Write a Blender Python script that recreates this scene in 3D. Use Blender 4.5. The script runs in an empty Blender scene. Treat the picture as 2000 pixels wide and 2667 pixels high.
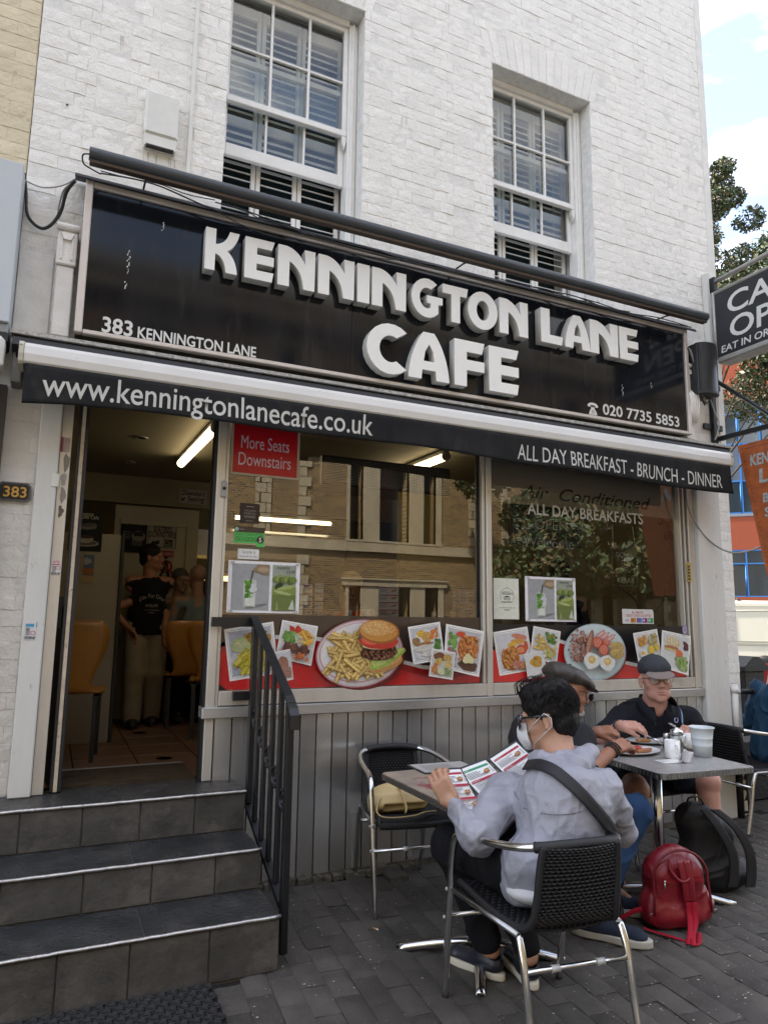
import bpy, math, random
import numpy as np
from mathutils import Vector, Matrix, Euler

S = bpy.context.scene
COL = S.collection
rnd = random.Random(7)
R = math.radians

# ------------------------------------------------------------------ camera
FPX = 1837.7                       # focal length in pixels of a 2000 x 2667 picture
YAW, PITCH, ROLL = R(24.9), R(8.68), R(0.767)
CAM = Vector((0, 0, 1.5))
_f = Vector((math.sin(YAW) * math.cos(PITCH), math.cos(YAW) * math.cos(PITCH), math.sin(PITCH)))
_r = Vector((math.cos(YAW), -math.sin(YAW), 0))
_u = _r.cross(_f)
_c, _s = math.cos(ROLL), math.sin(ROLL)
_r2 = _c * _r + _s * _u
_u2 = -_s * _r + _c * _u
cam_d = bpy.data.cameras.new('camera')
cam_d.sensor_fit = 'HORIZONTAL'; cam_d.sensor_width = 36
cam_d.lens = 36 * FPX / 2000
cam_d.clip_start = 0.05; cam_d.clip_end = 3000
cam = bpy.data.objects.new('camera', cam_d); COL.objects.link(cam)
m = Matrix.Identity(4)
for i in range(3):
 m[i][0] = _r2[i]; m[i][1] = _u2[i]; m[i][2] = -_f[i]; m[i][3] = CAM[i]
cam.matrix_world = m
S.camera = cam

# ------------------------------------------------------------------ light
SUN_EL, SUN_AZ = R(50), R(312)     # azimuth from +Y, clockwise: the sun stands behind the cafe, so its front is in open shade
world = bpy.data.worlds.new('World'); S.world = world; world.use_nodes = True
nt = world.node_tree; nt.nodes.clear()
def N(t, typ, **kw):
 n = t.nodes.new(typ)
 for k, v in kw.items():
  if k in n.inputs: n.inputs[k].default_value = v
  else: setattr(n, k, v)
 return n
out = N(nt, 'ShaderNodeOutputWorld')
sky = N(nt, 'ShaderNodeTexSky'); sky.sky_type = 'NISHITA'; sky.sun_disc = False
sky.sun_elevation = SUN_EL; sky.sun_rotation = SUN_AZ; sky.air_density = 1.0; sky.dust_density = 1.0; sky.ozone_density = 1.0
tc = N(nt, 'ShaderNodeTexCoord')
mp = N(nt, 'ShaderNodeMapping'); mp.inputs['Scale'].default_value = (1, 1, 2.6); mp.inputs['Location'].default_value = (5.2, 5.2, 0.0)  # offset puts bright cloud out of view, leaving the framed sky bluer
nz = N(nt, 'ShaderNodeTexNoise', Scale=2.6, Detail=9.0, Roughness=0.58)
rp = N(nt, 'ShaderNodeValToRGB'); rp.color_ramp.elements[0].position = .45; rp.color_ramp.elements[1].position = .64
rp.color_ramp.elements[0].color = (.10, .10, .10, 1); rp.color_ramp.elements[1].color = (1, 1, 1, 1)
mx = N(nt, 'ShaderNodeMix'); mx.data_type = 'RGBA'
mx.inputs[7].default_value = (6.9, 6.45, 5.95, 1)        # sunlit cloud set bright to light the wall, on the sky texture's own scale
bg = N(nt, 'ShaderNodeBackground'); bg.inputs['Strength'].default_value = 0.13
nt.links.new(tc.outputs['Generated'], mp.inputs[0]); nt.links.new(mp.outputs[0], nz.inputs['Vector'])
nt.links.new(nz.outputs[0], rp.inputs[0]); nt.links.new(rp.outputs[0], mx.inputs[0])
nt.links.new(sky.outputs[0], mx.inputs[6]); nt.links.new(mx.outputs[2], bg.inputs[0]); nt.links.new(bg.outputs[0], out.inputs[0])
sun_d = bpy.data.lights.new('sun', 'SUN'); sun_d.energy = 4.8; sun_d.angle = R(1.5); sun_d.color = (1, .92, .80)
sun = bpy.data.objects.new('sun', sun_d); COL.objects.link(sun)
_sd = Vector((math.sin(SUN_AZ) * math.cos(SUN_EL), math.cos(SUN_AZ) * math.cos(SUN_EL), math.sin(SUN_EL)))
sun.rotation_euler = _sd.to_track_quat('Z', 'Y').to_euler()
sun.location = _sd * 30
S.view_settings.view_transform = 'Standard'; S.view_settings.look = 'None'
S.view_settings.exposure = 1.95; S.view_settings.gamma = 1.0
S.view_settings.use_curve_mapping = False
S.render.engine = 'CYCLES'
S.cycles.max_bounces = 8; S.cycles.diffuse_bounces = 4; S.cycles.glossy_bounces = 4; S.cycles.transparent_max_bounces = 12
S.cycles.transmission_bounces = 6
S.cycles.use_denoising = True
S.cycles.caustics_reflective = False; S.cycles.caustics_refractive = False
S.cycles.sample_clamp_indirect = 6

# ------------------------------------------------------------------ places: a ray of the survey camera met with a real plane
def ray(px, py):
 a, b = (px - 1000) / FPX, -(py - 1333.5) / FPX
 return a * _r2 + b * _u2 + _f
def aty(px, py, y):
 d = ray(px, py); return CAM + d * ((y - CAM.y) / d.y)
def atz(px, py, z):
 d = ray(px, py); return CAM + d * ((z - CAM.z) / d.z)
def atx(px, py, x):
 d = ray(px, py); return CAM + d * ((x - CAM.x) / d.x)
def atd(px, py, dist):
 return CAM + ray(px, py) * dist

# ------------------------------------------------------------------ materials
MATS = {}
def mat(name, col=(.5, .5, .5), rough=.5, metal=0., var=0., vscale=8., bump=0., bscale=60., spec=.5, coat=0., emit=None,
  col2=None, streak=None, rand=0., dirt=None, dscale=6., dlo=.5, dhi=.7, aniso=0., detail=5., rvar=0., sheen=0., sss=0., stops=None):
 """one procedural principled material; world-position noise drives colour, wear and relief"""
 if name in MATS: return MATS[name]
 m = bpy.data.materials.new(name); m.use_nodes = True; t = m.node_tree; t.nodes.clear()
 o = N(t, 'ShaderNodeOutputMaterial'); p = N(t, 'ShaderNodeBsdfPrincipled')
 if rough >= .75 and spec == .5: spec = .18
 p.inputs['Roughness'].default_value = rough; p.inputs['Metallic'].default_value = metal
 p.inputs['Specular IOR Level'].default_value = spec; p.inputs['Coat Weight'].default_value = coat
 p.inputs['Coat Roughness'].default_value = .08
 if sheen: p.inputs['Sheen Weight'].default_value = sheen
 if sss:
  p.inputs['Subsurface Weight'].default_value = sss; p.inputs['Subsurface Radius'].default_value = (.012, .005, .003); p.inputs['Subsurface Scale'].default_value = 1
 if aniso: p.inputs['Anisotropic'].default_value = aniso
 t.links.new(p.outputs[0], o.inputs[0])
 g = N(t, 'ShaderNodeNewGeometry'); vec = g.outputs['Position']
 if streak:
  mpn = N(t, 'ShaderNodeMapping'); mpn.inputs['Scale'].default_value = streak; t.links.new(vec, mpn.inputs[0]); svec = mpn.outputs[0]
 else: svec = vec
 c = (*col, 1); cur = None
 base = N(t, 'ShaderNodeRGB'); base.outputs[0].default_value = c; cur = base.outputs[0]
 if var or col2:
  n1 = N(t, 'ShaderNodeTexNoise', Scale=vscale, Detail=detail, Roughness=.6); t.links.new(svec, n1.inputs['Vector'])
  r1 = N(t, 'ShaderNodeValToRGB'); r1.color_ramp.elements[0].position = .32; r1.color_ramp.elements[1].position = .68
  c2 = (*col2, 1) if col2 else (col[0] * (1 - var), col[1] * (1 - var), col[2] * (1 - var), 1)
  r1.color_ramp.elements[0].color = c2; r1.color_ramp.elements[1].color = c
  if stops:
   for pos, cc in stops: e = r1.color_ramp.elements.new(pos); e.color = (*cc, 1)
  t.links.new(n1.outputs[0], r1.inputs[0]); cur = r1.outputs[0]
  if rvar:
   mr = N(t, 'ShaderNodeMapRange'); mr.inputs[3].default_value = rough - rvar; mr.inputs[4].default_value = rough + rvar
   t.links.new(n1.outputs[0], mr.inputs[0]); t.links.new(mr.outputs[0], p.inputs['Roughness'])
 if rand:
  oi = N(t, 'ShaderNodeObjectInfo'); hs = N(t, 'ShaderNodeHueSaturation')
  mr = N(t, 'ShaderNodeMapRange'); mr.inputs[3].default_value = 1 - rand; mr.inputs[4].default_value = 1 + rand
  t.links.new(oi.outputs['Random'], mr.inputs[0]); t.links.new(mr.outputs[0], hs.inputs['Value'])
  t.links.new(cur, hs.inputs['Color']); cur = hs.outputs[0]
 if dirt:
  n2 = N(t, 'ShaderNodeTexNoise', Scale=dscale, Detail=8., Roughness=.7); t.links.new(svec, n2.inputs['Vector'])
  r2 = N(t, 'ShaderNodeMapRange'); r2.inputs[1].default_value = dlo; r2.inputs[2].default_value = dhi; t.links.new(n2.outputs[0], r2.inputs[0])
  mm = N(t, 'ShaderNodeMix'); mm.data_type = 'RGBA'; mm.inputs[7].default_value = (*dirt, 1)
  t.links.new(r2.outputs[0], mm.inputs[0]); t.links.new(cur, mm.inputs[6]); cur = mm.outputs[2]
 t.links.new(cur, p.inputs['Base Color'])
 if bump:
  n3 = N(t, 'ShaderNodeTexNoise', Scale=bscale, Detail=6., Roughness=.6); t.links.new(svec, n3.inputs['Vector'])
  bn = N(t, 'ShaderNodeBump'); bn.inputs['Strength'].default_value = min(1, bump); bn.inputs['Distance'].default_value = .004 * max(1, bump)
  t.links.new(n3.outputs[0], bn.inputs['Height']); t.links.new(bn.outputs[0], p.inputs['Normal'])
 if emit:
  p.inputs['Emission Color'].default_value = (*emit[0], 1); p.inputs['Emission Strength'].default_value = emit[1]
 MATS[name] = m; return m
def printmat(name, rough=.5, spec=.5, coat=0., metal=0., bump=0., bscale=80.):
 """flat print: the colour of each printed shape is stored on its faces"""
 if name in MATS: return MATS[name]
 m = bpy.data.materials.new(name); m.use_nodes = True; t = m.node_tree; p = t.nodes['Principled BSDF']
 a = N(t, 'ShaderNodeAttribute'); a.attribute_name = 'ink'
 n1 = N(t, 'ShaderNodeTexNoise', Scale=40., Detail=4.); g = N(t, 'ShaderNodeNewGeometry'); t.links.new(g.outputs['Position'], n1.inputs['Vector'])
 hs = N(t, 'ShaderNodeHueSaturation'); mr = N(t, 'ShaderNodeMapRange'); mr.inputs[3].default_value = .84; mr.inputs[4].default_value = 1.14
 n2 = N(t, 'ShaderNodeTexNoise', Scale=210., Detail=3.); t.links.new(g.outputs['Position'], n2.inputs['Vector']); m2 = N(t, 'ShaderNodeMapRange'); m2.inputs[1].default_value = .3; m2.inputs[2].default_value = .7; m2.inputs[3].default_value = .52; m2.inputs[4].default_value = 1.35; t.links.new(n2.outputs[0], m2.inputs[0])
 mxx = N(t, 'ShaderNodeMix'); t.links.new(a.outputs['Alpha'], mxx.inputs[0]); mxx.inputs[2].default_value = 1.; t.links.new(m2.outputs[0], mxx.inputs[3]); mm = N(t, 'ShaderNodeMath'); mm.operation = 'MULTIPLY'
 t.links.new(n1.outputs[0], mr.inputs[0]); t.links.new(mr.outputs[0], mm.inputs[0]); t.links.new(mxx.outputs[0], mm.inputs[1]); t.links.new(mm.outputs[0], hs.inputs['Value']); t.links.new(a.outputs['Color'], hs.inputs['Color'])
 t.links.new(hs.outputs[0], p.inputs['Base Color'])
 p.inputs['Roughness'].default_value = rough; p.inputs['Specular IOR Level'].default_value = spec; p.inputs['Coat Weight'].default_value = coat
 p.inputs['Metallic'].default_value = metal
 MATS[name] = m; return m
def glassmat(name, refl=.22, tint=(1, 1, 1), rough=.0, extra=.9):
 """thin window glass: part of the light passes, part is mirrored, more so at grazing angles"""
 if name in MATS: return MATS[name]
 m = bpy.data.materials.new(name); m.use_nodes = True; t = m.node_tree; t.nodes.clear()
 o = N(t, 'ShaderNodeOutputMaterial'); tr = N(t, 'ShaderNodeBsdfTransparent'); tr.inputs[0].default_value = (*tint, 1)
 gl = N(t, 'ShaderNodeBsdfGlossy'); gl.inputs['Roughness'].default_value = rough
 fr = N(t, 'ShaderNodeFresnel'); fr.inputs[0].default_value = 1.45
 ad = N(t, 'ShaderNodeMath'); ad.operation = 'MULTIPLY_ADD'; ad.inputs[1].default_value = extra; ad.inputs[2].default_value = refl; ad.use_clamp = True
 g = N(t, 'ShaderNodeNewGeometry'); nn = N(t, 'ShaderNodeTexNoise', Scale=1.3, Detail=1.); t.links.new(g.outputs['Position'], nn.inputs['Vector'])
 bn = N(t, 'ShaderNodeBump'); bn.inputs['Strength'].default_value = .02; bn.inputs['Distance'].default_value = .02
 t.links.new(nn.outputs[0], bn.inputs['Height']); t.links.new(bn.outputs[0], gl.inputs['Normal'])
 mx = N(t, 'ShaderNodeMixShader'); t.links.new(fr.outputs[0], ad.inputs[0]); t.links.new(ad.outputs[0], mx.inputs[0])
 t.links.new(tr.outputs[0], mx.inputs[1]); t.links.new(gl.outputs[0], mx.inputs[2]); t.links.new(mx.outputs[0], o.inputs[0])
 MATS[name] = m; return m

# ------------------------------------------------------------------ objects
def link(o, parent=None, **tags):
 COL.objects.link(o)
 if parent is not None: o.parent = parent
 for k, v in tags.items():
  if v: o[k] = v
 return o
def thing(name, label, cat, loc=(0, 0, 0), rz=0., group=None, kind=None):
 o = bpy.data.objects.new(name, None); o.empty_display_size = .1
 o.location = loc; o.rotation_euler = (0, 0, rz)
 return link(o, None, label=label, category=cat, group=group, kind=kind)
def tag(o, label, cat, group=None, kind=None):
 o['label'] = label
 if cat: o['category'] = cat
 if group: o['group'] = group
 if kind: o['kind'] = kind
 return o
class MB:
 """collects boxes, tubes, lathes and polygons, then links them as one mesh object"""
 def __init__(s): s.v = []; s.f = []; s.sm = []; s.c = []; s.mi = []; s.col = (1, 1, 1); s.m = 0
 def add(s, vs, fs, smooth=False):
  b = len(s.v); s.v += [tuple(v) for v in vs]
  for f in fs: s.f.append([i + b for i in f]); s.sm.append(smooth); s.c.append(s.col); s.mi.append(s.m)
  return s
 def box(s, a, b, bev=0.):
  x0, y0, z0 = [min(a[i], b[i]) for i in range(3)]; x1, y1, z1 = [max(a[i], b[i]) for i in range(3)]
  if bev <= 0:
   return s.add([(x0, y0, z0), (x1, y0, z0), (x1, y1, z0), (x0, y1, z0), (x0, y0, z1), (x1, y0, z1), (x1, y1, z1), (x0, y1, z1)],
       [(0, 3, 2, 1), (4, 5, 6, 7), (0, 1, 5, 4), (1, 2, 6, 5), (2, 3, 7, 6), (3, 0, 4, 7)])
  bev = min(bev, (x1 - x0) * .45, (y1 - y0) * .45, (z1 - z0) * .45)
  vs = []; idx = {}
  for ix, X in enumerate((x0, x1)):
   for iy, Y in enumerate((y0, y1)):
    for iz, Z in enumerate((z0, z1)):
     sx, sy, sz = (1 if ix == 0 else -1), (1 if iy == 0 else -1), (1 if iz == 0 else -1)
     idx[ix, iy, iz] = len(vs)
     vs += [(X, Y + sy * bev, Z + sz * bev), (X + sx * bev, Y, Z + sz * bev), (X + sx * bev, Y + sy * bev, Z)]
  fs = []
  for ax in range(3):
   for sd in range(2):
    o = [a for a in range(3) if a != ax]
    q = []
    for u, v in ((0, 0), (1, 0), (1, 1), (0, 1)):
     k = [0, 0, 0]; k[ax] = sd; k[o[0]] = u; k[o[1]] = v; q.append(idx[tuple(k)] + ax)
    fl = (ax != 1)
    fs.append(q if (sd == 1) == fl else q[::-1])
  for ax in range(3):      # edges along ax
   o = [a for a in range(3) if a != ax]
   for u in range(2):
    for v in range(2):
     k0 = [0, 0, 0]; k0[o[0]] = u; k0[o[1]] = v; k1 = list(k0); k1[ax] = 1
     a0, b0 = idx[tuple(k0)], idx[tuple(k1)]
     q = [a0 + o[0], b0 + o[0], b0 + o[1], a0 + o[1]]
     fs.append(q)
  for k, i in idx.items(): fs.append([i, i + 1, i + 2])
  n0 = len(s.f); s.add(vs, fs)
  cx, cy, cz = (x0 + x1) / 2, (y0 + y1) / 2, (z0 + z1) / 2
  for i in range(n0, len(s.f)):      # face outwards
   P = [Vector(s.v[j]) for j in s.f[i]]
   n = (P[1] - P[0]).cross(P[2] - P[0]); c = sum(P, Vector()) / len(P) - Vector((cx, cy, cz))
   if n.dot(c) < 0: s.f[i] = s.f[i][::-1]
  return s
 def tube(s, pts, r, n=10, closed=False, cap=True, smooth=True, flat=1.):
  pts = [Vector(p) for p in pts]; k = len(pts)
  rs = r if isinstance(r, (list, tuple)) else [r] * k
  vs = []; up = None
  for i, p in enumerate(pts):
   if closed: t = pts[(i + 1) % k] - pts[i - 1]
   else: t = pts[min(i + 1, k - 1)] - pts[max(i - 1, 0)]
   t = t.normalized() if t.length > 1e-9 else Vector((0, 0, 1))
   if up is None:
    up = Vector((0, 0, 1)) if abs(t.z) < .9 else Vector((0, 1, 0))
   a = up - t * up.dot(t)
   if a.length < 1e-6: a = Vector((1, 0, 0)) - t * t.x
   a.normalize(); up = a; b = t.cross(a)
   for j in range(n):
    w = 2 * math.pi * j / n
    vs.append(p + (a * math.cos(w) + b * math.sin(w) * flat) * rs[i])
  fs = []
  for i in range(k if closed else k - 1):
   for j in range(n):
    A = i * n + j; B = i * n + (j + 1) % n; C = ((i + 1) % k) * n + (j + 1) % n; D = ((i + 1) % k) * n + j
    fs.append((A, B, C, D))
  s.add(vs, fs, smooth)
  if cap and not closed:
   b = len(s.v) - len(vs)
   s.f.append([b + j for j in range(n)][::-1]); s.sm.append(False); s.c.append(s.col); s.mi.append(s.m)
   s.f.append([b + (k - 1) * n + j for j in range(n)]); s.sm.append(False); s.c.append(s.col); s.mi.append(s.m)
  return s
 def lathe(s, prof, c=(0, 0, 0), n=24, smooth=True, sx=1., sy=1.):
  vs = []; k = len(prof)
  for r, z in prof:
   for j in range(n):
    w = 2 * math.pi * j / n; vs.append((c[0] + r * math.cos(w) * sx, c[1] + r * math.sin(w) * sy, c[2] + z))
  fs = [(i * n + j, i * n + (j + 1) % n, (i + 1) * n + (j + 1) % n, (i + 1) * n + j) for i in range(k - 1) for j in range(n)]
  s.add(vs, fs, smooth)
  b = len(s.v) - len(vs)
  if prof[0][0] > 1e-5: s.f.append([b + j for j in range(n)][::-1]); s.sm.append(False); s.c.append(s.col); s.mi.append(s.m)
  if prof[-1][0] > 1e-5: s.f.append([b + (k - 1) * n + j for j in range(n)]); s.sm.append(False); s.c.append(s.col); s.mi.append(s.m)
  return s
 def ell(s, c, r, n=16, k=10, rot=None):
  vs = []
  for i in range(k + 1):
   a = math.pi * i / k
   for j in range(n):
    w = 2 * math.pi * j / n
    v = Vector((math.sin(a) * math.cos(w) * r[0], math.sin(a) * math.sin(w) * r[1], -math.cos(a) * r[2]))
    if rot is not None: v = rot @ v
    vs.append(v + Vector(c))
  fs = [(i * n + j, i * n + (j + 1) % n, (i + 1) * n + (j + 1) % n, (i + 1) * n + j) for i in range(k) for j in range(n)]
  return s.add(vs, fs, True)
 def sheet(s, fn, nu, nv, smooth=True):
  vs = [fn(i / nu, j / nv) for i in range(nu + 1) for j in range(nv + 1)]
  w = nv + 1
  return s.add(vs, [(i * w + j, (i + 1) * w + j, (i + 1) * w + j + 1, i * w + j + 1) for i in range(nu) for j in range(nv)], smooth)
 def prism(s, poly, y0, y1, axis='y', smooth=False):
  """polygon in the plane across `axis`, run from y0 to y1"""
  def P(a, b, t): return {'y': (a, t, b), 'x': (t, a, b), 'z': (a, b, t)}[axis]
  n = len(poly); vs = [P(a, b, y0) for a, b in poly] + [P(a, b, y1) for a, b in poly]
  ar = sum(poly[i][0] * poly[(i + 1) % n][1] - poly[(i + 1) % n][0] * poly[i][1] for i in range(n))
  fl = (ar > 0) == (axis != 'y') if y1 > y0 else (ar > 0) != (axis != 'y')
  fs = [[i, (i + 1) % n, n + (i + 1) % n, n + i] for i in range(n)] + [list(range(n))[::-1], list(range(n, 2 * n))]
  if not fl: fs = [f[::-1] for f in fs]
  return s.add(vs, fs, smooth)
 def mesh(s, name, mats, attr=False):
  me = bpy.data.meshes.new(name); me.from_pydata(s.v, [], s.f)
  if not isinstance(mats, (list, tuple)): mats = [mats]
  for q in mats: me.materials.append(q)
  me.polygons.foreach_set('use_smooth', s.sm)
  if len(mats) > 1: me.polygons.foreach_set('material_index', s.mi)
  if attr:
   at = me.attributes.new('ink', 'FLOAT_COLOR', 'CORNER')
   buf = []
   for f, c in zip(s.f, s.c): buf += [c[0], c[1], c[2], c[3] if len(c) > 3 else 0.] * len(f)
   at.data.foreach_set('color', buf)
  me.update(); return me
 def build(s, name, mats, parent=None, attr=False, loc=None, **tags):
  o = bpy.data.objects.new(name, s.mesh(name, mats, attr))
  if loc is not None: o.location = loc
  return link(o, parent, **tags)
def inst(me, name, loc, parent, rot=(0, 0, 0), sc=(1, 1, 1)):
 o = bpy.data.objects.new(name, me); o.location = loc; o.rotation_euler = rot; o.scale = sc
 return link(o, parent)
def copy_tree(o, parent=None):
 c = o.copy(); COL.objects.link(c)
 if parent is not None: c.parent = parent
 for ch in list(o.children): copy_tree(ch, c)
 return c

# ------------------------------------------------------------------ lettering
def text_mesh(txt, size=1., extrude=.002, xs=1., shear=0., bold=0., space=1., align='LEFT'):
 cu = bpy.data.curves.new('lettering', 'FONT'); cu.body = txt; cu.size = 1.; cu.extrude = extrude / size; cu.offset = bold
 cu.shear = shear; cu.space_character = space; cu.align_x = align; cu.resolution_u = 4
 o = bpy.data.objects.new('lettering', cu); COL.objects.link(o)
 dg = bpy.context.evaluated_depsgraph_get(); dg.update()
 me = bpy.data.meshes.new_from_object(o.evaluated_get(dg))
 bpy.data.objects.remove(o); bpy.data.curves.remove(cu)
 for v in me.vertices: v.co = (v.co.x * size * xs, v.co.y * size, v.co.z * size)
 return me
def frame_of(o, x, up):
 """matrix whose X runs along x, Y along up, Z out of the face"""
 x = Vector(x).normalized(); up = Vector(up); up = (up - x * up.dot(x)).normalized(); z = x.cross(up)
 m = Matrix.Identity(4)
 for i in range(3): m[i][0] = x[i]; m[i][1] = up[i]; m[i][2] = z[i]; m[i][3] = o[i]
 return m
def text(name, txt, mt, parent, o, x=(1, 0, 0), up=(0, 0, 1), width=None, curve=None, **kw):
 me = text_mesh(txt, **kw)
 if width:
  xs = [v.co.x for v in me.vertices]; w = max(xs) - min(xs); k = width / w
  for v in me.vertices: v.co.x *= k
 if curve:
  for v in me.vertices: v.co.y += curve(v.co.x)
 me.transform(frame_of(o, x, up)); me.materials.clear(); me.materials.append(mt)
 if parent is not None:
  pass
 ob = bpy.data.objects.new(name, me); return link(ob, parent)
class Decal:
 """a flat print: shapes laid over each other in one face, each layer a hair proud of the last"""
 def __init__(s, o, x=(1, 0, 0), up=(0, 0, 1), step=.00012):
  s.m = frame_of(o, x, up); s.mb = MB(); s.z = 0.; s.step = step; s.a = 0.
 def poly(s, pts, col, dz=None):
  s.z += s.step if dz is None else dz
  s.mb.col = (*col[:3], s.a)
  ar = sum(pts[i][0] * pts[(i + 1) % len(pts)][1] - pts[(i + 1) % len(pts)][0] * pts[i][1] for i in range(len(pts)))
  if ar < 0: pts = pts[::-1]
  s.mb.add([s.m @ Vector((a, b, s.z)) for a, b in pts], [list(range(len(pts)))]); return s
 def rect(s, x0, y0, x1, y1, col): return s.poly([(x0, y0), (x1, y0), (x1, y1), (x0, y1)], col)
 def quad(s, c, w, h, a, col):
  ca, sa = math.cos(a), math.sin(a)
  return s.poly([(c[0] + ca * u - sa * v, c[1] + sa * u + ca * v) for u, v in ((-w/2, -h/2), (w/2, -h/2), (w/2, h/2), (-w/2, h/2))], col)
 def oval(s, c, rx, ry, col, n=20, a=0., wob=0., seed=0):
  rr = random.Random(seed); ca, sa = math.cos(a), math.sin(a); P = []
  ph = [rr.random() * 6.28 for _ in range(4)]
  for i in range(n):
   w = 2 * math.pi * i / n; k = 1 + wob * (math.sin(3 * w + ph[0]) * .5 + math.sin(5 * w + ph[1]) * .3 + math.sin(8 * w + ph[2]) * .2)
   u, v = rx * k * math.cos(w), ry * k * math.sin(w); P.append((c[0] + ca * u - sa * v, c[1] + sa * u + ca * v))
  return s.poly(P, col)
 def line(s, a, b, w, col):
  d = Vector((b[0] - a[0], b[1] - a[1])); L = d.length; ang = math.atan2(d.y, d.x)
  return s.quad(((a[0] + b[0]) / 2, (a[1] + b[1]) / 2), L, w, ang, col)
 def ring(s, c, r, w, col, n=28, a0=0., a1=2*math.pi, ry=None):
  ry = ry or r; s.z += s.step; s.mb.col = col; vs = []
  for i in range(n + 1):
   t = a0 + (a1 - a0) * i / n
   for k in (r - w/2, r + w/2): vs.append(s.m @ Vector((c[0] + k * math.cos(t), c[1] + k * ry / r * math.sin(t), s.z)))
  s.mb.add(vs, [(2*i, 2*i+1, 2*i+3, 2*i+2) for i in range(n)]); return s
 def text(s, txt, c, h, col, width=None, align='LEFT', **kw):
  s.z += s.step; me = text_mesh(txt, size=h, extrude=0, align=align, **kw)
  xs = [v.co.x for v in me.vertices]
  if not xs: return s
  k = width / (max(xs) - min(xs)) if width else 1
  s.mb.col = col
  s.mb.add([s.m @ Vector((c[0] + v.co.x * k, c[1] + v.co.y, s.z)) for v in me.vertices], [list(p.vertices) for p in me.polygons])
  bpy.data.meshes.remove(me); return s
 def build(s, name, mt, parent=None, **tags): return s.mb.build(name, mt, parent, attr=True, **tags)

# ------------------------------------------------------------------ soft solids: a smooth field, skinned
def smin(a, b, k):
 h = np.clip(.5 + .5 * (b - a) / k, 0, 1); return b * (1 - h) + a * h - k * h * (1 - h)
def rotm(e): return np.array(Euler([R(q) for q in e]).to_matrix())
def sd(p, P):
 t = p[0]
 if t == 'c':
  a, b = np.array(p[1], float), np.array(p[2], float); ra, rb = p[3], p[4]
  ab = b - a; L = ab @ ab + 1e-12
  h = np.clip(((P - a) @ ab) / L, 0, 1)
  return np.linalg.norm(P - a - h[:, None] * ab, axis=1) - (ra + (rb - ra) * h)
 if t == 'e':
  q = P - np.array(p[1], float); r = np.array(p[2], float)
  if len(p) > 3 and p[3] is not None: q = q @ (rotm(p[3]) if not isinstance(p[3], np.ndarray) else p[3])
  k0 = np.linalg.norm(q / r, axis=1); k1 = np.linalg.norm(q / (r * r), axis=1) + 1e-9
  return np.where(k0 < .02, -r.min(), k0 * (k0 - 1) / k1)
 if t == 'b':
  q = P - np.array(p[1], float)
  if len(p) > 3 and p[3] is not None: q = q @ (rotm(p[3]) if not isinstance(p[3], np.ndarray) else p[3])
  rr = p[4] if len(p) > 4 else .01
  q = np.abs(q) - (np.array(p[2], float) - rr)
  return np.linalg.norm(np.maximum(q, 0), axis=1) + np.minimum(q.max(axis=1), 0) - rr
 if t == 'f': return p[1](P)
def field(prims, P, K):
 """prims: (prim, k) joined smoothly; ('-', prim, k) carved out"""
 d = None
 for q in prims:
  if q[0] == '-':
   s_ = sd(q[1], P); k = q[2]; d = -smin(-d, s_, k)
  elif q[0] == '^':
   s_ = sd(q[1], P); d = -smin(-d, -s_, q[2])
  else:
   p, k = (q, K) if isinstance(q[0], str) else q
   s_ = sd(p, P); d = s_ if d is None else smin(d, s_, k)
 return d
def vnoise(P, seed=0):
 P = np.asarray(P, float); i = np.floor(P).astype(np.int64); f = P - i; f = f * f * (3 - 2 * f)
 def h(x, y, z):
  n = (x * 374761393 + y * 668265263 + z * 2147483647 + seed * 144665) & 0xffffffff
  n = ((n ^ (n >> 13)) * 1274126177) & 0xffffffff
  return ((n ^ (n >> 16)) & 0xffff) / 65535.
 x, y, z = i.T; u, v, w = f.T
 L = lambda a, b, t: a + (b - a) * t
 return L(L(L(h(x, y, z), h(x+1, y, z), u), L(h(x, y+1, z), h(x+1, y+1, z), u), v),
    L(L(h(x, y, z+1), h(x+1, y, z+1), u), L(h(x, y+1, z+1), h(x+1, y+1, z+1), u), v), w) * 2 - 1
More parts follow.
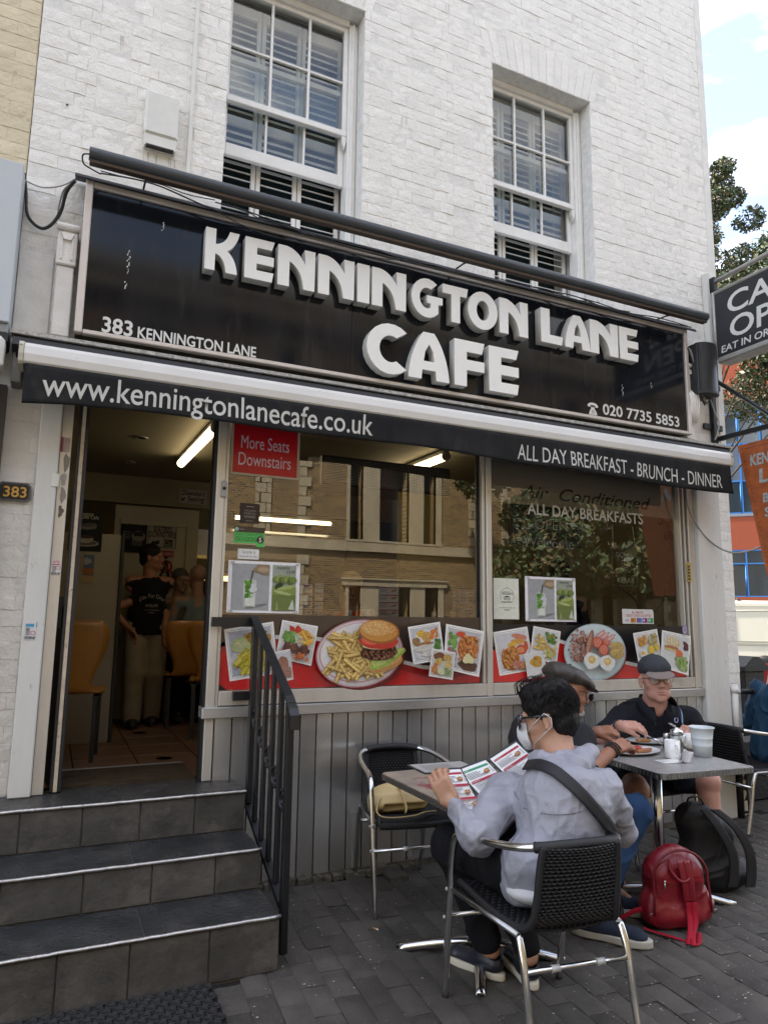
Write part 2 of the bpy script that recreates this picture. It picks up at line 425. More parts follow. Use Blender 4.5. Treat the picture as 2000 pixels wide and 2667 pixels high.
def skin_field(prims, h, K=.02, lo=None, hi=None):
 los, his = [], []
 for q in prims:
  p = q if isinstance(q[0], str) and q[0] not in '-^' else (q[0] if not isinstance(q[0], str) else None)
  if p is None: continue
  if p[0] == 'c':
   r = max(p[3], p[4]); a, b = np.array(p[1]), np.array(p[2]); los.append(np.minimum(a, b) - r); his.append(np.maximum(a, b) + r)
  elif p[0] in 'eb':
   r = np.linalg.norm(p[2]) if (len(p) > 3 and p[3] is not None) else np.array(p[2]); los.append(np.array(p[1]) - r); his.append(np.array(p[1]) + r)
 lo = np.min(los, axis=0) - 3 * h if lo is None else np.array(lo, float)
 hi = np.max(his, axis=0) + 3 * h if hi is None else np.array(hi, float)
 B = 5
 nb = np.ceil((hi - lo) / (h * B)).astype(int) + 1
 cs = np.stack(np.meshgrid(*[np.arange(k) for k in nb], indexing='ij'), -1).reshape(-1, 3)
 cen = lo + (cs + .5) * h * B
 d = field(prims, cen, K)
 act = np.abs(d) < h * B * 1.1
 V = np.full(nb * B + 1, 1.0, np.float32)
 sg = np.where(d < 0, -1., 1.).reshape(nb)
 V[:-1, :-1, :-1] = np.repeat(np.repeat(np.repeat(sg, B, 0), B, 1), B, 2)
 ca = cs[act]
 off = np.stack(np.meshgrid(*[np.arange(B + 1)] * 3, indexing='ij'), -1).reshape(-1, 3)
 for s0 in range(0, len(ca), 4000):
  I = (ca[s0:s0+4000, None, :] * B + off[None]).reshape(-1, 3)
  V[I[:, 0], I[:, 1], I[:, 2]] = field(prims, lo + I * h, K)
 neg = V < 0
 c = np.zeros(np.array(V.shape) - 1, np.int8)
 for dx in (0, 1):
  for dy in (0, 1):
   for dz in (0, 1):
    c += neg[dx:V.shape[0]-1+dx, dy:V.shape[1]-1+dy, dz:V.shape[2]-1+dz]
 A = np.argwhere((c > 0) & (c < 8)); idx = np.full(c.shape, -1, np.int32); idx[A[:, 0], A[:, 1], A[:, 2]] = np.arange(len(A))
 cor = [(0,0,0),(1,0,0),(0,1,0),(1,1,0),(0,0,1),(1,0,1),(0,1,1),(1,1,1)]
 val = [V[A[:, 0]+a, A[:, 1]+b, A[:, 2]+e_] for a, b, e_ in cor]
 acc = np.zeros((len(A), 3)); cnt = np.zeros(len(A))
 for a, b in [(0,1),(2,3),(4,5),(6,7),(0,2),(1,3),(4,6),(5,7),(0,4),(1,5),(2,6),(3,7)]:
  m_ = (val[a] < 0) != (val[b] < 0); t = np.where(m_, val[a] / (val[a] - val[b] + 1e-12), 0)
  pa, pb = np.array(cor[a], float), np.array(cor[b], float)
  acc += m_[:, None] * (pa + t[:, None] * (pb - pa)); cnt += m_
 pts = lo + (A + acc / cnt[:, None]) * h
 F = []
 for ax in range(3):
  sl0 = [slice(None)] * 3; sl1 = [slice(None)] * 3; sl0[ax] = slice(0, -1); sl1[ax] = slice(1, None)
  E = np.argwhere(neg[tuple(sl0)] != neg[tuple(sl1)])
  u, v = (ax + 1) % 3, (ax + 2) % 3
  E = E[(E[:, u] > 0) & (E[:, v] > 0) & (E[:, u] < c.shape[u]) & (E[:, v] < c.shape[v])]
  def g(du, dv):
   q = E.copy(); q[:, u] -= du; q[:, v] -= dv; return idx[q[:, 0], q[:, 1], q[:, 2]]
  Q = np.stack([g(1, 1), g(0, 1), g(0, 0), g(1, 0)], 1)
  fl = ~neg[E[:, 0], E[:, 1], E[:, 2]]; Q[fl] = Q[fl][:, ::-1]
  F.append(Q[(Q >= 0).all(1)])
 return pts, np.concatenate(F)
def vnorm(P, F):
 n = np.cross(P[F[:, 2]] - P[F[:, 0]], P[F[:, 3]] - P[F[:, 1]]); o = np.zeros_like(P)
 for k in range(4): np.add.at(o, F[:, k], n)
 return o / (np.linalg.norm(o, axis=1)[:, None] + 1e-12)
def soft(name, prims, h, mats, parent=None, K=.02, disp=None, pick=None, lo=None, hi=None, xf=None, **tags):
 P, F = skin_field(prims, h, K, lo, hi)
 if disp is not None:
  Nn = vnorm(P, F); P = P + Nn * disp(P, Nn)[:, None]
 if xf is not None: P = xf(P)
 me = bpy.data.meshes.new(name)
 me.vertices.add(len(P)); me.vertices.foreach_set('co', P.astype(np.float32).ravel())
 me.loops.add(len(F) * 4); me.polygons.add(len(F))
 me.loops.foreach_set('vertex_index', F.astype(np.int32).ravel())
 me.polygons.foreach_set('loop_start', np.arange(0, len(F) * 4, 4, dtype=np.int32))
 me.polygons.foreach_set('use_smooth', np.ones(len(F), bool))
 if not isinstance(mats, (list, tuple)): mats = [mats]
 for q in mats: me.materials.append(q)
 if pick is not None:
  me.polygons.foreach_set('material_index', pick(P[F].mean(1)).astype(np.int32))
 me.update(calc_edges=True)
 return link(bpy.data.objects.new(name, me), parent, **tags)
def folds(amp, scale, dirs=((1, .3, .2), (.2, 1, -.3)), seed=0, sharp=1.):
 """cloth folds: ridged noise stretched along each direction"""
 def f(P, Nn):
  o = np.zeros(len(P))
  for i, d in enumerate(dirs):
   d = np.array(d, float); d /= np.linalg.norm(d)
   w = P + .03 * np.stack([vnoise(P * 9, seed + i), vnoise(P * 9, seed + i + 7), vnoise(P * 9, seed + i + 13)], 1)
   q = (w - np.outer(w @ d, d) * .72) * scale
   o += (np.maximum(0, 1 - np.abs(vnoise(q, seed + 31 * i)) * 2.6) ** 1.6 * 1.5 - .5) * amp / len(dirs)
   o += vnoise(q * 2.3, seed + 5 + 31 * i) * amp * .3 / len(dirs)
  return o
 return f
# ================================================================== ground, pavement, steps
FY = 4.15                                # face of the brickwork
M_conc = mat('asphalt', (.13, .13, .125), .85, var=.3, vscale=3, bump=.6, bscale=120)
g = MB().add([(-200, -200, -.03), (400, -200, -.03), (400, 400, -.03), (-200, 400, -.03)], [(0, 1, 2, 3)])
g.build('road', M_conc, kind='structure', label='dark asphalt road and side street beyond the pavement')
M_mort = mat('paving_sand', (.035, .033, .03), .95, var=.5, vscale=60)
pave = MB().box((-3, -1.5, -.1), (9.5, 4.2, -.012)).build('pavement', M_mort, kind='structure', label='dark block paved pavement in front of the cafe')
MB().box((5.2, 4.2, -.1), (9.5, 9, -.006)).build('side_pavement', mat('side_paving', (.06, .056, .052), .8, var=.4, vscale=9, bump=1, bscale=60), kind='structure')
M_pav = mat('paver', (.096, .086, .075), .72, var=.45, vscale=5, bump=1., bscale=170, rand=.24, dirt=(.13, .12, .11), dscale=80, dlo=.59, dhi=.66, rvar=.12)
def speck(m):
 return m
pmesh = []
for k in range(8):
 rr = random.Random(k); L, W, H = .2205, .1105, .03
 q = MB()
 nx, ny = 4, 6; e = .004
 vs = []; top = {}
 for i in range(nx + 1):
  for j in range(ny + 1):
   edge = i in (0, nx) or j in (0, ny)
   x = (i / nx - .5) * W; y = (j / ny - .5) * L
   z = -.0045 * (1 + rr.random() * .8) if edge else rr.uniform(-.0012, .0012)
   if edge: x *= 1 - rr.random() * .025; y *= 1 - rr.random() * .015
   if not edge: x *= .99
   vs.append((x, y, z))
 w = ny + 1
 q.add(vs, [(i * w + j, (i + 1) * w + j, (i + 1) * w + j + 1, i * w + j + 1) for i in range(nx) for j in range(ny)], True)
 q.box((-W/2, -L/2, -H), (W/2, L/2, -.0065))
 pmesh.append(q.mesh('paver', M_pav))
cells = []
ANG = R(-4.5)
for i in range(-14, 76):
 for j in range(-14, 24):
  u = i * .1115; v = j * .2215 + (.11 if i % 2 else 0)
  x = .9 + u * math.cos(ANG) - (v) * math.sin(ANG); y = 1.9 + u * math.sin(ANG) + v * math.cos(ANG)
  if y > 4.155 or x > 7.2 or y < .6 or x < -.6: continue
  if x < .98 and y > 3.19: continue
  c = _r2.dot(Vector((x, y, 0)) - CAM), _u2.dot(Vector((x, y, 0)) - CAM), _f.dot(Vector((x, y, 0)) - CAM)
  if c[2] < .3: px = py = 1e9
  else: px, py = 1000 + FPX * c[0] / c[2], 1333.5 - FPX * c[1] / c[2]
  vis = -60 < px < 2060 and 0 < py < 2730
  cells.append(((0 if vis else 1, x * x + y * y), x, y))
cells.sort()
stuff = MB()
for n, (k, x, y) in enumerate(cells):
 rr = random.Random(int(x * 977 + y * 7919))
 dz = rr.gauss(0, .0016); tx, ty = rr.gauss(0, .004), rr.gauss(0, .004)
 if abs(x - 1.98) < .07 and abs(y - 4.03) < .12: dz += .02; ty = -.05
 if n < 300:
  inst(pmesh[rr.randrange(8)], 'paver', (x, y, dz), pave, (tx, ty, ANG + rr.gauss(0, .006)))
 else:
  me = pmesh[rr.randrange(8)]; mm = Matrix.Translation((x, y, dz)) @ Euler((tx, ty, ANG)).to_matrix().to_4x4()
  stuff.add([mm @ v.co for v in me.vertices], [list(p.vertices) for p in me.polygons], True)
stuff.build('pavers', M_pav, pave, kind='stuff')
# rubble along the foot of the shopfront
rb = MB()
rr = random.Random(5)
for i in range(26):
 x = 1.06 + i * .041 + rr.uniform(-.01, .01); w = rr.uniform(.03, .055)
 rb.box((x, 4.075 + rr.uniform(-.012, .01), -.01), (x + w, 4.13, .028 + rr.uniform(-.008, .012)), .006)
tag(rb.build('mortar_fillet', mat('old_mortar', (.17, .16, .13), .95, var=.5, vscale=30, bump=1, bscale=90)), 'crumbling strip of old mortar along the foot of the metal boards', 'mortar strip')

# steps
M_tile = mat('slate_tile', (.044, .047, .050), .25, var=.45, vscale=5, bump=3.0, bscale=48, rand=.16, dirt=(.085, .08, .075), dscale=4, dlo=.5, dhi=.8, rvar=.14, spec=.55)
M_riser = mat('slate_riser', (.085, .080, .072), .62, var=.5, vscale=6, bump=2.0, bscale=16, rand=.14, dirt=(.16, .145, .13), dscale=5, dlo=.52, dhi=.85)
M_nose = mat('worn_metal_nosing', (.62, .62, .62), .33, 1., var=.35, vscale=25, dirt=(.03, .03, .03), dscale=34, dlo=.60, dhi=.66, bump=.5, bscale=160)
M_grout = mat('step_grout', (.17, .16, .14), .9, var=.3)
steps = thing('entrance_steps', 'three dark slate tiled steps with worn metal nosings under the cafe door', 'steps')
TR = [(.225, 3.17), (.405, 3.505), (.60, 3.84)]        # height and front of each tread
XR, XL = 1.0, -.9
body = MB()
yb = 4.21
for k, (z, y) in enumerate(TR):
 z0 = 0 if k == 0 else TR[k-1][0]
 body.box((XL, y + .012, z0 - .02), (XR - .006, yb, z - .008))
body.build('step_core', M_grout, steps)
def tile(name, a, b, m_, seed, par, ax):
 """one split-faced tile with its own uneven edge"""
 rr = random.Random(seed); q = MB(); x0, y0, z0 = a; x1, y1, z1 = b
 q.box(a, b, .0025); o = q.build(name, m_, par)
 return o
sd_ = 0
for k, (z, y) in enumerate(TR):
 z0 = 0 if k == 0 else TR[k-1][0]
 yn = TR[k+1][1] if k < 2 else yb
 jx = [[-.9, -.42, -.2, .12, .385, .70, XR], [-.9, -.4, -.105, .215, .50, .785, XR], [-.9, -.32, -.06, .21, .475, .74, XR]][k]
 for i in range(len(jx) - 1):
  sd_ += 1
  tile('riser_tile', (jx[i] + .003, y, z0 + .002), (jx[i+1] - .003, y + .013, z - .014), M_riser, sd_, steps, 'y')
 tx = [[-.9, -.13, .44, XR], [-.9, -.18, .425, XR], [-.9, -.25, .40, XR]][k]
 for i in range(len(tx) - 1):
  tile('tread_tile', (tx[i] + .003, y + .004, z - .012), (tx[i+1] - .003, yn - .001, z), M_tile, sd_, steps, 'z')
 n = 60; pts = [(XL + (XR + .002 - XL) * i / n, y - .004 + .0012 * vnoise([[i * .7, k, 0]])[0], z - .0045 + .0012 * vnoise([[i * .9, k, 5]])[0]) for i in range(n + 1)]
 MB().tube(pts, .0085, 8).build('nosing', M_nose, steps)
MB().box((XR - .006, 3.18, 0), (XR, 4.2, .21)).box((XR - .006, 3.515, .21), (XR, 4.2, .392)).box((XR - .006, 3.85, .392), (XR, 4.2, .586)).build('side_render', M_riser, steps)
# rubber ring mat
mt_ = thing('rubber_mat', 'black rubber ring mat lying at the foot of the steps', 'mat', (0, 0, 0))
M_rub = mat('mat_rubber', (.018, .018, .019), .7, var=.3, vscale=20, bump=.3)
q = MB(); a0 = R(-1.5)
for i in range(-22, 24):
 for j in range(0, 18):
  x = .0 + i * .046 + (.023 if j % 2 else 0); y = 3.135 - j * .040
  if x > .69 or x < -.5 or y < 2.45: continue
  pr = [(.0225, 0), (.0225, .013), (.0195, .0155), (.0165, .013), (.0165, 0)]
  q.lathe(pr, (x, y, .001), 12)
q.build('ring_mesh', M_rub, mt_, kind='stuff')
MB().box((-.6, 2.4, .0005), (.71, 3.155, .0035)).build('mat_backing', mat('mat_back', (.012, .012, .012), .8), mt_)
# cigarette ends
M_cf, M_cp = mat('cigarette_filter', (.55, .25, .08), .8), mat('cigarette_paper', (.75, .74, .7), .8)
def butt(px, py, a, lab):
 p = atz(px, py, .006); t = thing('cigarette_end', lab, 'cigarette end', p, a, 'cigarette ends on the paving')
 MB().tube([(-.02, 0, 0), (.0, 0, 0)], .0042, 8).build('filter', M_cf, t); MB().tube([(0, 0, 0), (.012, 0, 0)], .0041, 8).build('paper', M_cp, t)
butt(980, 2421, R(-60), 'stubbed cigarette end on the paving in front of the empty wicker chair')
butt(1294, 2438, R(-80), "cigarette end standing among the blocks beside the seated man's black trousers")
# crumbs and specks trodden into the blocks
rr = random.Random(11); q = MB()
for i in range(3200):
 x, y = rr.uniform(.8, 5.3), rr.uniform(.9, 4.1)
 if x < 1.02 and y > 3.1: continue
 if vnoise([[x * 2.2, y * 2.2, 3]])[0] < rr.uniform(-.9, .5): continue
 r_ = rr.choice([.0022, .0028, .0036, .0055]) * rr.uniform(.7, 1.3); a = rr.random() * 6
 q.add([(x + r_ * math.cos(a + t), y + r_ * math.sin(a + t) * .7, .003 + rr.random() * .001) for t in (0, 1.3, 2.6, 4.4)], [(0, 1, 2, 3)])
q.build('gravel_specks', mat('speck', (.55, .50, .42), .8), kind='stuff', label='pale specks and crumbs trodden into the paving')
# black iron handrail on the open side of the steps
M_iron = mat('black_iron_paint', (.014, .015, .018), .34, .1, var=.3, vscale=14, dirt=(.20, .08, .035), dscale=34, dlo=.70, dhi=.73, bump=.5, bscale=90, spec=.55)
hr_ = thing('handrail', 'black painted iron handrail with flat bars and rings beside the steps', 'handrail'); XH = 1.068
def rz_(y): return 1.503 + (y - 4.06) * .535
def bz_(y): return .50 + (y - 4.06) * .42
q = MB(); P = [(XH, 4.10, 1.492), (XH, 4.07, 1.507), (XH, 4.0, rz_(4.0)), (XH, 3.36, rz_(3.36)), (XH, 3.285, rz_(3.285) - .012), (XH, 3.262, 1.05), (XH, 3.257, .985)]
q.sheet(lambda u, v: Vector(P[min(6, int(v * 6 + .5))]) + Vector(((u - .5) * .048, 0, 0)), 1, 6, False); o = q.build('top_rail', M_iron, hr_); md = o.modifiers.new('thickness', 'SOLIDIFY'); md.thickness = .011; md.offset = 0; bv = o.modifiers.new('bevel', 'BEVEL'); bv.width = .003; bv.segments = 2
for k, y in enumerate((4.035, 3.895, 3.755, 3.615, 3.475, 3.335)):
 e = k in (0, 5); w = .020 if not e else .024
 MB().box((XH - .010 - .006 * e, y - w, (bz_(y) if k < 5 else -.005)), (XH + .010 + .006 * e, y + w, rz_(y) - .006), .002).build('baluster', M_iron, hr_)
q = MB(); q.prism([(4.06, bz_(4.06)), (3.36, bz_(3.36)), (3.36, bz_(3.36) - .03), (4.06, bz_(4.06) - .03)], XH - .02, XH + .02, 'x'); q.build('bottom_rail', M_iron, hr_)
for y, z in ((3.965, .945), (3.825, .87), (3.685, .79), (3.545, .72), (3.405, .64)):
 MB().tube([(XH, y + .048 * math.cos(a), z + .048 * math.sin(a)) for a in [2 * math.pi * i / 20 for i in range(20)]], .0085, 6, closed=True).tube([(XH, y + .022 * math.cos(a), z + .022 * math.sin(a)) for a in [2 * math.pi * i / 14 for i in range(14)]], .006, 6, closed=True).build('ring', M_iron, hr_)
MB().box((.826, 4.078, 1.448), (XH, 4.088, 1.502), .002).build('wall_strap', M_iron, hr_); MB().box((.965, 4.07, 1.035), (XH, 4.104, 1.085), .003).build('fixing_plate', M_iron, hr_)
# ================================================================== the cafe building: painted brick, sash windows
M_brick = mat('painted_brick', (.85, .84, .80), .60, var=.10, vscale=7, bump=2.2, bscale=30, rand=.035, dirt=(.40, .38, .33), dscale=9, dlo=.66, dhi=.82)
M_paintwall = mat('painted_wall', (.80, .79, .765), .65, var=.14, vscale=9, bump=1.2, bscale=45)
M_joint = mat('painted_joint', (.82, .815, .79), .75, var=.18, vscale=20, bump=1., bscale=80)
M_cream = mat('cream_brick', (.70, .62, .44), .65, var=.14, vscale=6, bump=1.6, bscale=38, rand=.05, dirt=(.36, .28, .2), dscale=8, dlo=.62, dhi=.75)
M_whitewood = mat('white_gloss_wood', (.84, .84, .825), .38, var=.08, vscale=14, dirt=(.45, .43, .39), dscale=30, dlo=.64, dhi=.78, bump=.3, bscale=70)
bld = thing('cafe_building', 'white painted brick terrace house with two sash windows above the cafe', 'building', (0, 0, 0))
XW0, XW1 = -.312, 5.18
ZT = 11.0  # raised past the view so the building's shadow covers the street
W = [(.772, 1.724), (2.816, 3.787)]; WZ0, WZ1 = 3.96, 5.845
# openings in the front: shopfront below, windows above
core = MB(); yf = FY + .0030
core.box((XW0, yf, 2.9), (XW1, yf + .30, WZ0)); core.box((XW0, yf, WZ1), (XW1, yf + .30, ZT))
xs = [XW0, W[0][0] - .003, W[0][1] + .003, W[1][0] - .003, W[1][1] + .003, XW1]
for a, b in ((0, 1), (2, 3), (4, 5)): core.box((xs[a], yf, WZ0), (xs[b], yf + .30, WZ1))
core.box((4.985, yf, -.02), (XW1, yf + .3, 2.9)); core.box((-1.2, yf, -.02), (-.128, yf + .3, 2.9))
core.build('wall', M_joint, bld)
MB().box((4.9, FY + .306, 0), (XW1, 12.5, ZT)).box((-.5, 12.3, 0), (4.895, 12.5, ZT)).build('side_wall', M_paintwall, bld)
MB().box((-1.2, FY + .31, 10.9), (4.89, 12.29, 11.0)).build('roof', mat('roof_slate', (.1, .1, .11), .7), bld)
# bricks
def brick_mesh(L, H, seed, m_):
 rr = random.Random(seed); q = MB(); nx, nz = (6, 2) if L > .15 else (3, 2); vs = []; w = nz + 1
 for i in range(nx + 1):
  for j in range(nz + 1):
   x = (i / nx - .5) * L; z = (j / nz - .5) * H; e = i in (0, nx) or j in (0, nz)
   y = rr.uniform(-.0012, .0010) + (.0012 if e else 0)
   if e: x += rr.uniform(-.0025, .0025); z += rr.uniform(-.0022, .0022)
   vs.append((x, y, z))
 q.add(vs, [(i * w + j, (i + 1) * w + j, (i + 1) * w + j + 1, i * w + j + 1) for i in range(nx) for j in range(nz)], False)
 ring = [i * w for i in range(nx + 1)] + [nx * w + j for j in range(1, nz + 1)] + [i * w + nz for i in range(nx - 1, -1, -1)] + [j for j in range(nz - 1, 0, -1)]
 b = len(q.v); back = [(vs[i][0] * 1.012, .008, vs[i][2] * 1.03) for i in ring]
 n = len(ring); q.v += back
 for i in range(n): q.f.append([ring[i], b + i, b + (i + 1) % n, ring[(i + 1) % n]]); q.sm.append(False); q.c.append((1, 1, 1)); q.mi.append(0)
 return q.mesh('brick', m_)
CH = .0835; SL, HL, JT = .232, .112, .0025
bm_s = [brick_mesh(SL - JT, CH - .0045, k, M_brick) for k in range(7)]; bm_h = [brick_mesh(HL - JT, CH - .0045, 20 + k, M_brick) for k in range(5)]
bm_sc = [brick_mesh(SL - JT, CH - .0045, 40 + k, M_cream) for k in range(4)]; bm_hc = [brick_mesh(HL - JT, CH - .0045, 50 + k, M_cream) for k in range(3)]
bricks = []
def arch(x, z):           # the flat arches over the windows keep their own bricks
 for a, b in W:
  if a - .06 - (z - WZ1) * .25 < x < b + .06 + (z - WZ1) * .25 and WZ1 < z < WZ1 + .30: return True
 return False
def course(x0, x1, z, row, off, cream=False):
 x = x0 - off; k = row % 2; i = 0; segs = []
 while x < x1:
  L = SL if (i + k) % 2 == 0 else HL
  a, b = max(x, x0), min(x + L, x1)
  if b - a > .03: segs.append((a, b))
  x += L; i += 1
 for a, b in segs: bricks.append((a, b, z, cream))
row = 0; z = 0.02
while z < 8.4:
 rr = random.Random(row); off = .058 * (row % 2) + .0
 spans = []
 if z + CH < 2.9: spans = [(-.75, -.134), (4.99, XW1 - .002)]
 elif z > 2.9 and z + CH < WZ0 + .03: spans = [(XW0 + .18 if z < 3.50 else XW0, .0), (4.70, 5.105)] + ([(0, 4.7)] if z > 3.72 else [])
 elif WZ0 + .02 <= z < WZ1 - .02: spans = [(XW0, W[0][0]), (W[0][1], W[1][0]), (W[1][1], 5.105)]
 elif z >= WZ1 - .02: spans = [(XW0, 5.105)]
 for a, b in spans:
  if z < 2.9 and a < 0: course(a, b, z, row, off)
  else: course(a, b, z, row, (a * 7 % 1) * .1 + off)
 row += 1; z += CH
bricks = [b for b in bricks if not arch((b[0] + b[1]) / 2, b[2] + CH / 2)]
def seen(x, y, z):
 c = Vector((x, y, z)) - CAM; d = _f.dot(c)
 if d < .1: return 0
 px, py = 1000 + FPX * _r2.dot(c) / d, 1333.5 - FPX * _u2.dot(c) / d
 if not (-40 < px < 2040 and -60 < py < 2700): return 0
 return (FPX / d) ** 2
order = sorted(bricks, key=lambda b: -seen((b[0] + b[1]) / 2, FY, b[2]) * (b[1] - b[0]))
rest = MB()
vss = {}
for n, (a, b, z, cr) in enumerate(order):
 rr = random.Random(int(a * 9973 + z * 7877)); L = b - a - JT; h = L > .15
 ms = bm_s if h else bm_h; me = ms[rr.randrange(len(ms))]; sx = L / ((SL if h else HL) - JT)
 loc = ((a + b) / 2, FY + rr.gauss(0, .0012), z + CH / 2); rot = (rr.gauss(0, .012), 0, rr.gauss(0, .006)); fl = -1 if rr.random() < .0 else 1
 if n < 300: inst(me, 'brick', loc, bld, rot, (sx, 1, 1))
 else:
  if seen(loc[0], FY, loc[2]) == 0 and rr.random() < 0: continue
  mm = Matrix.Translation(loc) @ Euler(rot).to_matrix().to_4x4() @ Matrix.Diagonal((sx, 1, 1, 1))
  rest.add([mm @ v.co for v in me.vertices], [list(p.vertices) for p in me.polygons])
rest.build('bricks', M_brick, bld, kind='stuff')
# flat arches of upright bricks
for a, b in W:
 n = 15; c = (a + b) / 2
 for i in range(n):
  t0, t1 = (i / n - .5), ((i + 1) / n - .5); wb, wt = b - a + .10, b - a + .26
  z0, z1 = WZ1 + .004, WZ1 + .295
  P = [(c + t0 * wb + .003, z0), (c + t1 * wb - .003, z0), (c + t1 * wt - .003, z1), (c + t0 * wt + .003, z1)]
  MB().prism(P, FY + random.Random(i).uniform(-.0015, .0015), FY + .012).build('arch_brick', M_brick, bld)
# rendered strip up the corner
MB().box((5.108, FY - .006, 2.9), (XW1 + .004, FY + .05, ZT), .006).build('corner_render', M_paintwall, bld)
MB().box((4.985, FY + .001, .0), (XW1 + .012, FY + .02, .50), .004).box((XW1 + .001, FY, 0), (XW1 + .014, 12.4, .50)).build('black_plinth', mat('black_masonry_paint', (.018, .018, .02), .6, var=.3, bump=1, bscale=40), bld)

M_pane = glassmat('upper_glass', .07, (.90, .95, .93), 0, 1.0)
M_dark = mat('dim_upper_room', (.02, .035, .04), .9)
slat_m = None
M_shut = mat('shutter_paint', (.82, .82, .80), .5, var=.06)
for wi, (x0, x1) in enumerate(W):
 f = MB()
 yr = FY + .125
 # reveal lining, soffit and sill
 f.box((x0 - .002, yf + .301, WZ0), (x0 + .03, 4.62, WZ1)); f.box((x1 - .03, yf + .301, WZ0), (x1 + .002, 4.62, WZ1))
 f.box((x0, yr, WZ0 + .03), (x0 + .022, yr + .11, WZ1 - .03)); f.box((x1 - .066, yr, WZ0 + .03), (x1 - .001, yr + .11, WZ1 - .03), .004)
 f.box((x1 - .046, yr - .012, WZ0 + .03), (x1 - .028, yr - .001, WZ1 - .03), .003)
 f.box((x0 + .023, yr, WZ1 - .045), (x1 - .067, yr + .11, WZ1 - .001), .004)
 f.box((x0 + .001, FY - .02, WZ0), (x1 - .001, yr + .12, WZ0 + .028), .006)
 sw = f.build('sash_window', M_whitewood, bld)
 # top sash
 sx0, sx1 = x0 + .024, x1 - .068; ys = yr + .022; zt, zm = WZ1 - .048, 4.935
 u = MB(); yb2 = ys + .034
 u.box((sx0, ys, zm - .005), (sx0 + .016, yb2, zt), .003); u.box((sx1 - .032, ys, zm - .005), (sx1, yb2, zt), .003)
 u.box((sx0 + .017, ys, zt - .036), (sx1 - .033, yb2, zt), .003); u.box((sx0 + .001, ys - .008, zm - .02), (sx1, yb2 - .001, zm + .026), .004)
 u.build('upper_sash', M_whitewood, sw)
 gx = [x0 + (x1 - x0) * q for q in (.335, .622)] if wi == 0 else [3.125, 3.42]
 g0, g1, gz0, gz1 = sx0 + .016, sx1 - .032, zm + .026, zt - .036
 for gxx in gx: MB().box((gxx - .009, ys + .001, gz0), (gxx + .009, yb2 - .006, gz1), .003).build('glazing_bar', M_whitewood, sw)
 MB().box((g0, ys + .003, 5.335), (g1, yb2 - .008, 5.352), .003).build('glazing_bar', M_whitewood, sw)
 cols = [g0, gx[0], gx[1], g1]
 for i in range(3):
  for a_, b_ in ((gz0, 5.335), (5.352, gz1)):
   MB().add([(cols[i] + .005, yb2 - .012, a_), (cols[i+1] - .005, yb2 - .012, a_), (cols[i+1] - .005, yb2 - .012, b_), (cols[i] + .005, yb2 - .012, b_)], [(0, 1, 2, 3)]).build('pane', M_pane, sw)
 # bottom sash, pushed up behind it
 y2 = ys + .044; l = MB(); zb = 4.552
 l.box((sx0, y2, zb), (sx0 + .02, y2 + .034, 5.3), .003); l.box((sx1 - .04, y2, zb), (sx1, y2 + .034, 5.3), .003)
 l.box((sx0 + .021, y2 - .001, zb), (sx1 - .041, y2 + .033, zb + .09), .004); l.box((sx0 + .021, y2, 5.262), (sx1 - .041, y2 + .032, 5.3))
 l.build('lower_sash', M_whitewood, sw)
 hx = [gx[0] - .005, gx[1] - .005]
 for gxx in hx: MB().box((gxx - .008, y2 + .001, zb + .09), (gxx + .008, y2 + .028, 5.262), .003).build('glazing_bar', M_whitewood, sw)
 MB().add([(sx0 + .02, y2 + .02, zb + .09), (sx1 - .04, y2 + .02, zb + .09), (sx1 - .04, y2 + .02, 5.262), (sx0 + .02, y2 + .02, 5.262)], [(0, 1, 2, 3)]).build('pane', M_pane, sw)
 hn = MB().prism([(0, 0), (.032, 0), (.032, -.04), (.020, -.10), (.012, -.075), (.0, -.05)], ys - .004, ys + .03)
 hn.v = [(v[0] + sx1 - .034, v[1], v[2] + zm - .019) for v in hn.v]; hn.build('sash_horn', M_whitewood, sw)
 # inside shutters: three leaves of louvres
 ysn = y2 + .10; leaf = [sx0 - .01, gx[0] - .04, gx[1] - .015, sx1 + .012]
 for i in range(3):
  a, b = leaf[i] + .003, leaf[i+1] - .003; s_ = MB(); st = .030
  s_.box((a, ysn, 3.97), (a + st, ysn + .026, 5.80), .003); s_.box((b - st, ysn, 3.97), (b, ysn + .026, 5.80), .003)
  for za, zc in ((3.975, 4.04), (4.86, 4.93), (5.72, 5.795)): s_.box((a + st + .001, ysn + .001, za), (b - st - .001, ysn + .025, zc), .002)
  s_.build('shutter_leaf', M_shut, sw)
  wv = b - a - 2 * st - .004
  if slat_m is None:
   slat_m = MB().prism([(-.021, -.002), (-.016, -.0035), (.016, -.0035), (.021, -.002), (.021, .001), (.016, .0025), (-.016, .0025), (-.021, .001)], -.5, .5, 'x').mesh('slat', M_shut)
  zz = 4.075
  while zz < 5.69:
   if not (4.83 < zz < 4.96): inst(slat_m, 'slat', ((a + b) / 2, ysn + .013, zz), sw, (R(24 if zz < 4.57 else 56), 0, 0), (wv, 1, 1))
   zz += .0565
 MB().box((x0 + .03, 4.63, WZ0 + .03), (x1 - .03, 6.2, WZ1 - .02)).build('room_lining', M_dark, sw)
 o = sw.children[-1]; o.data.flip_normals()

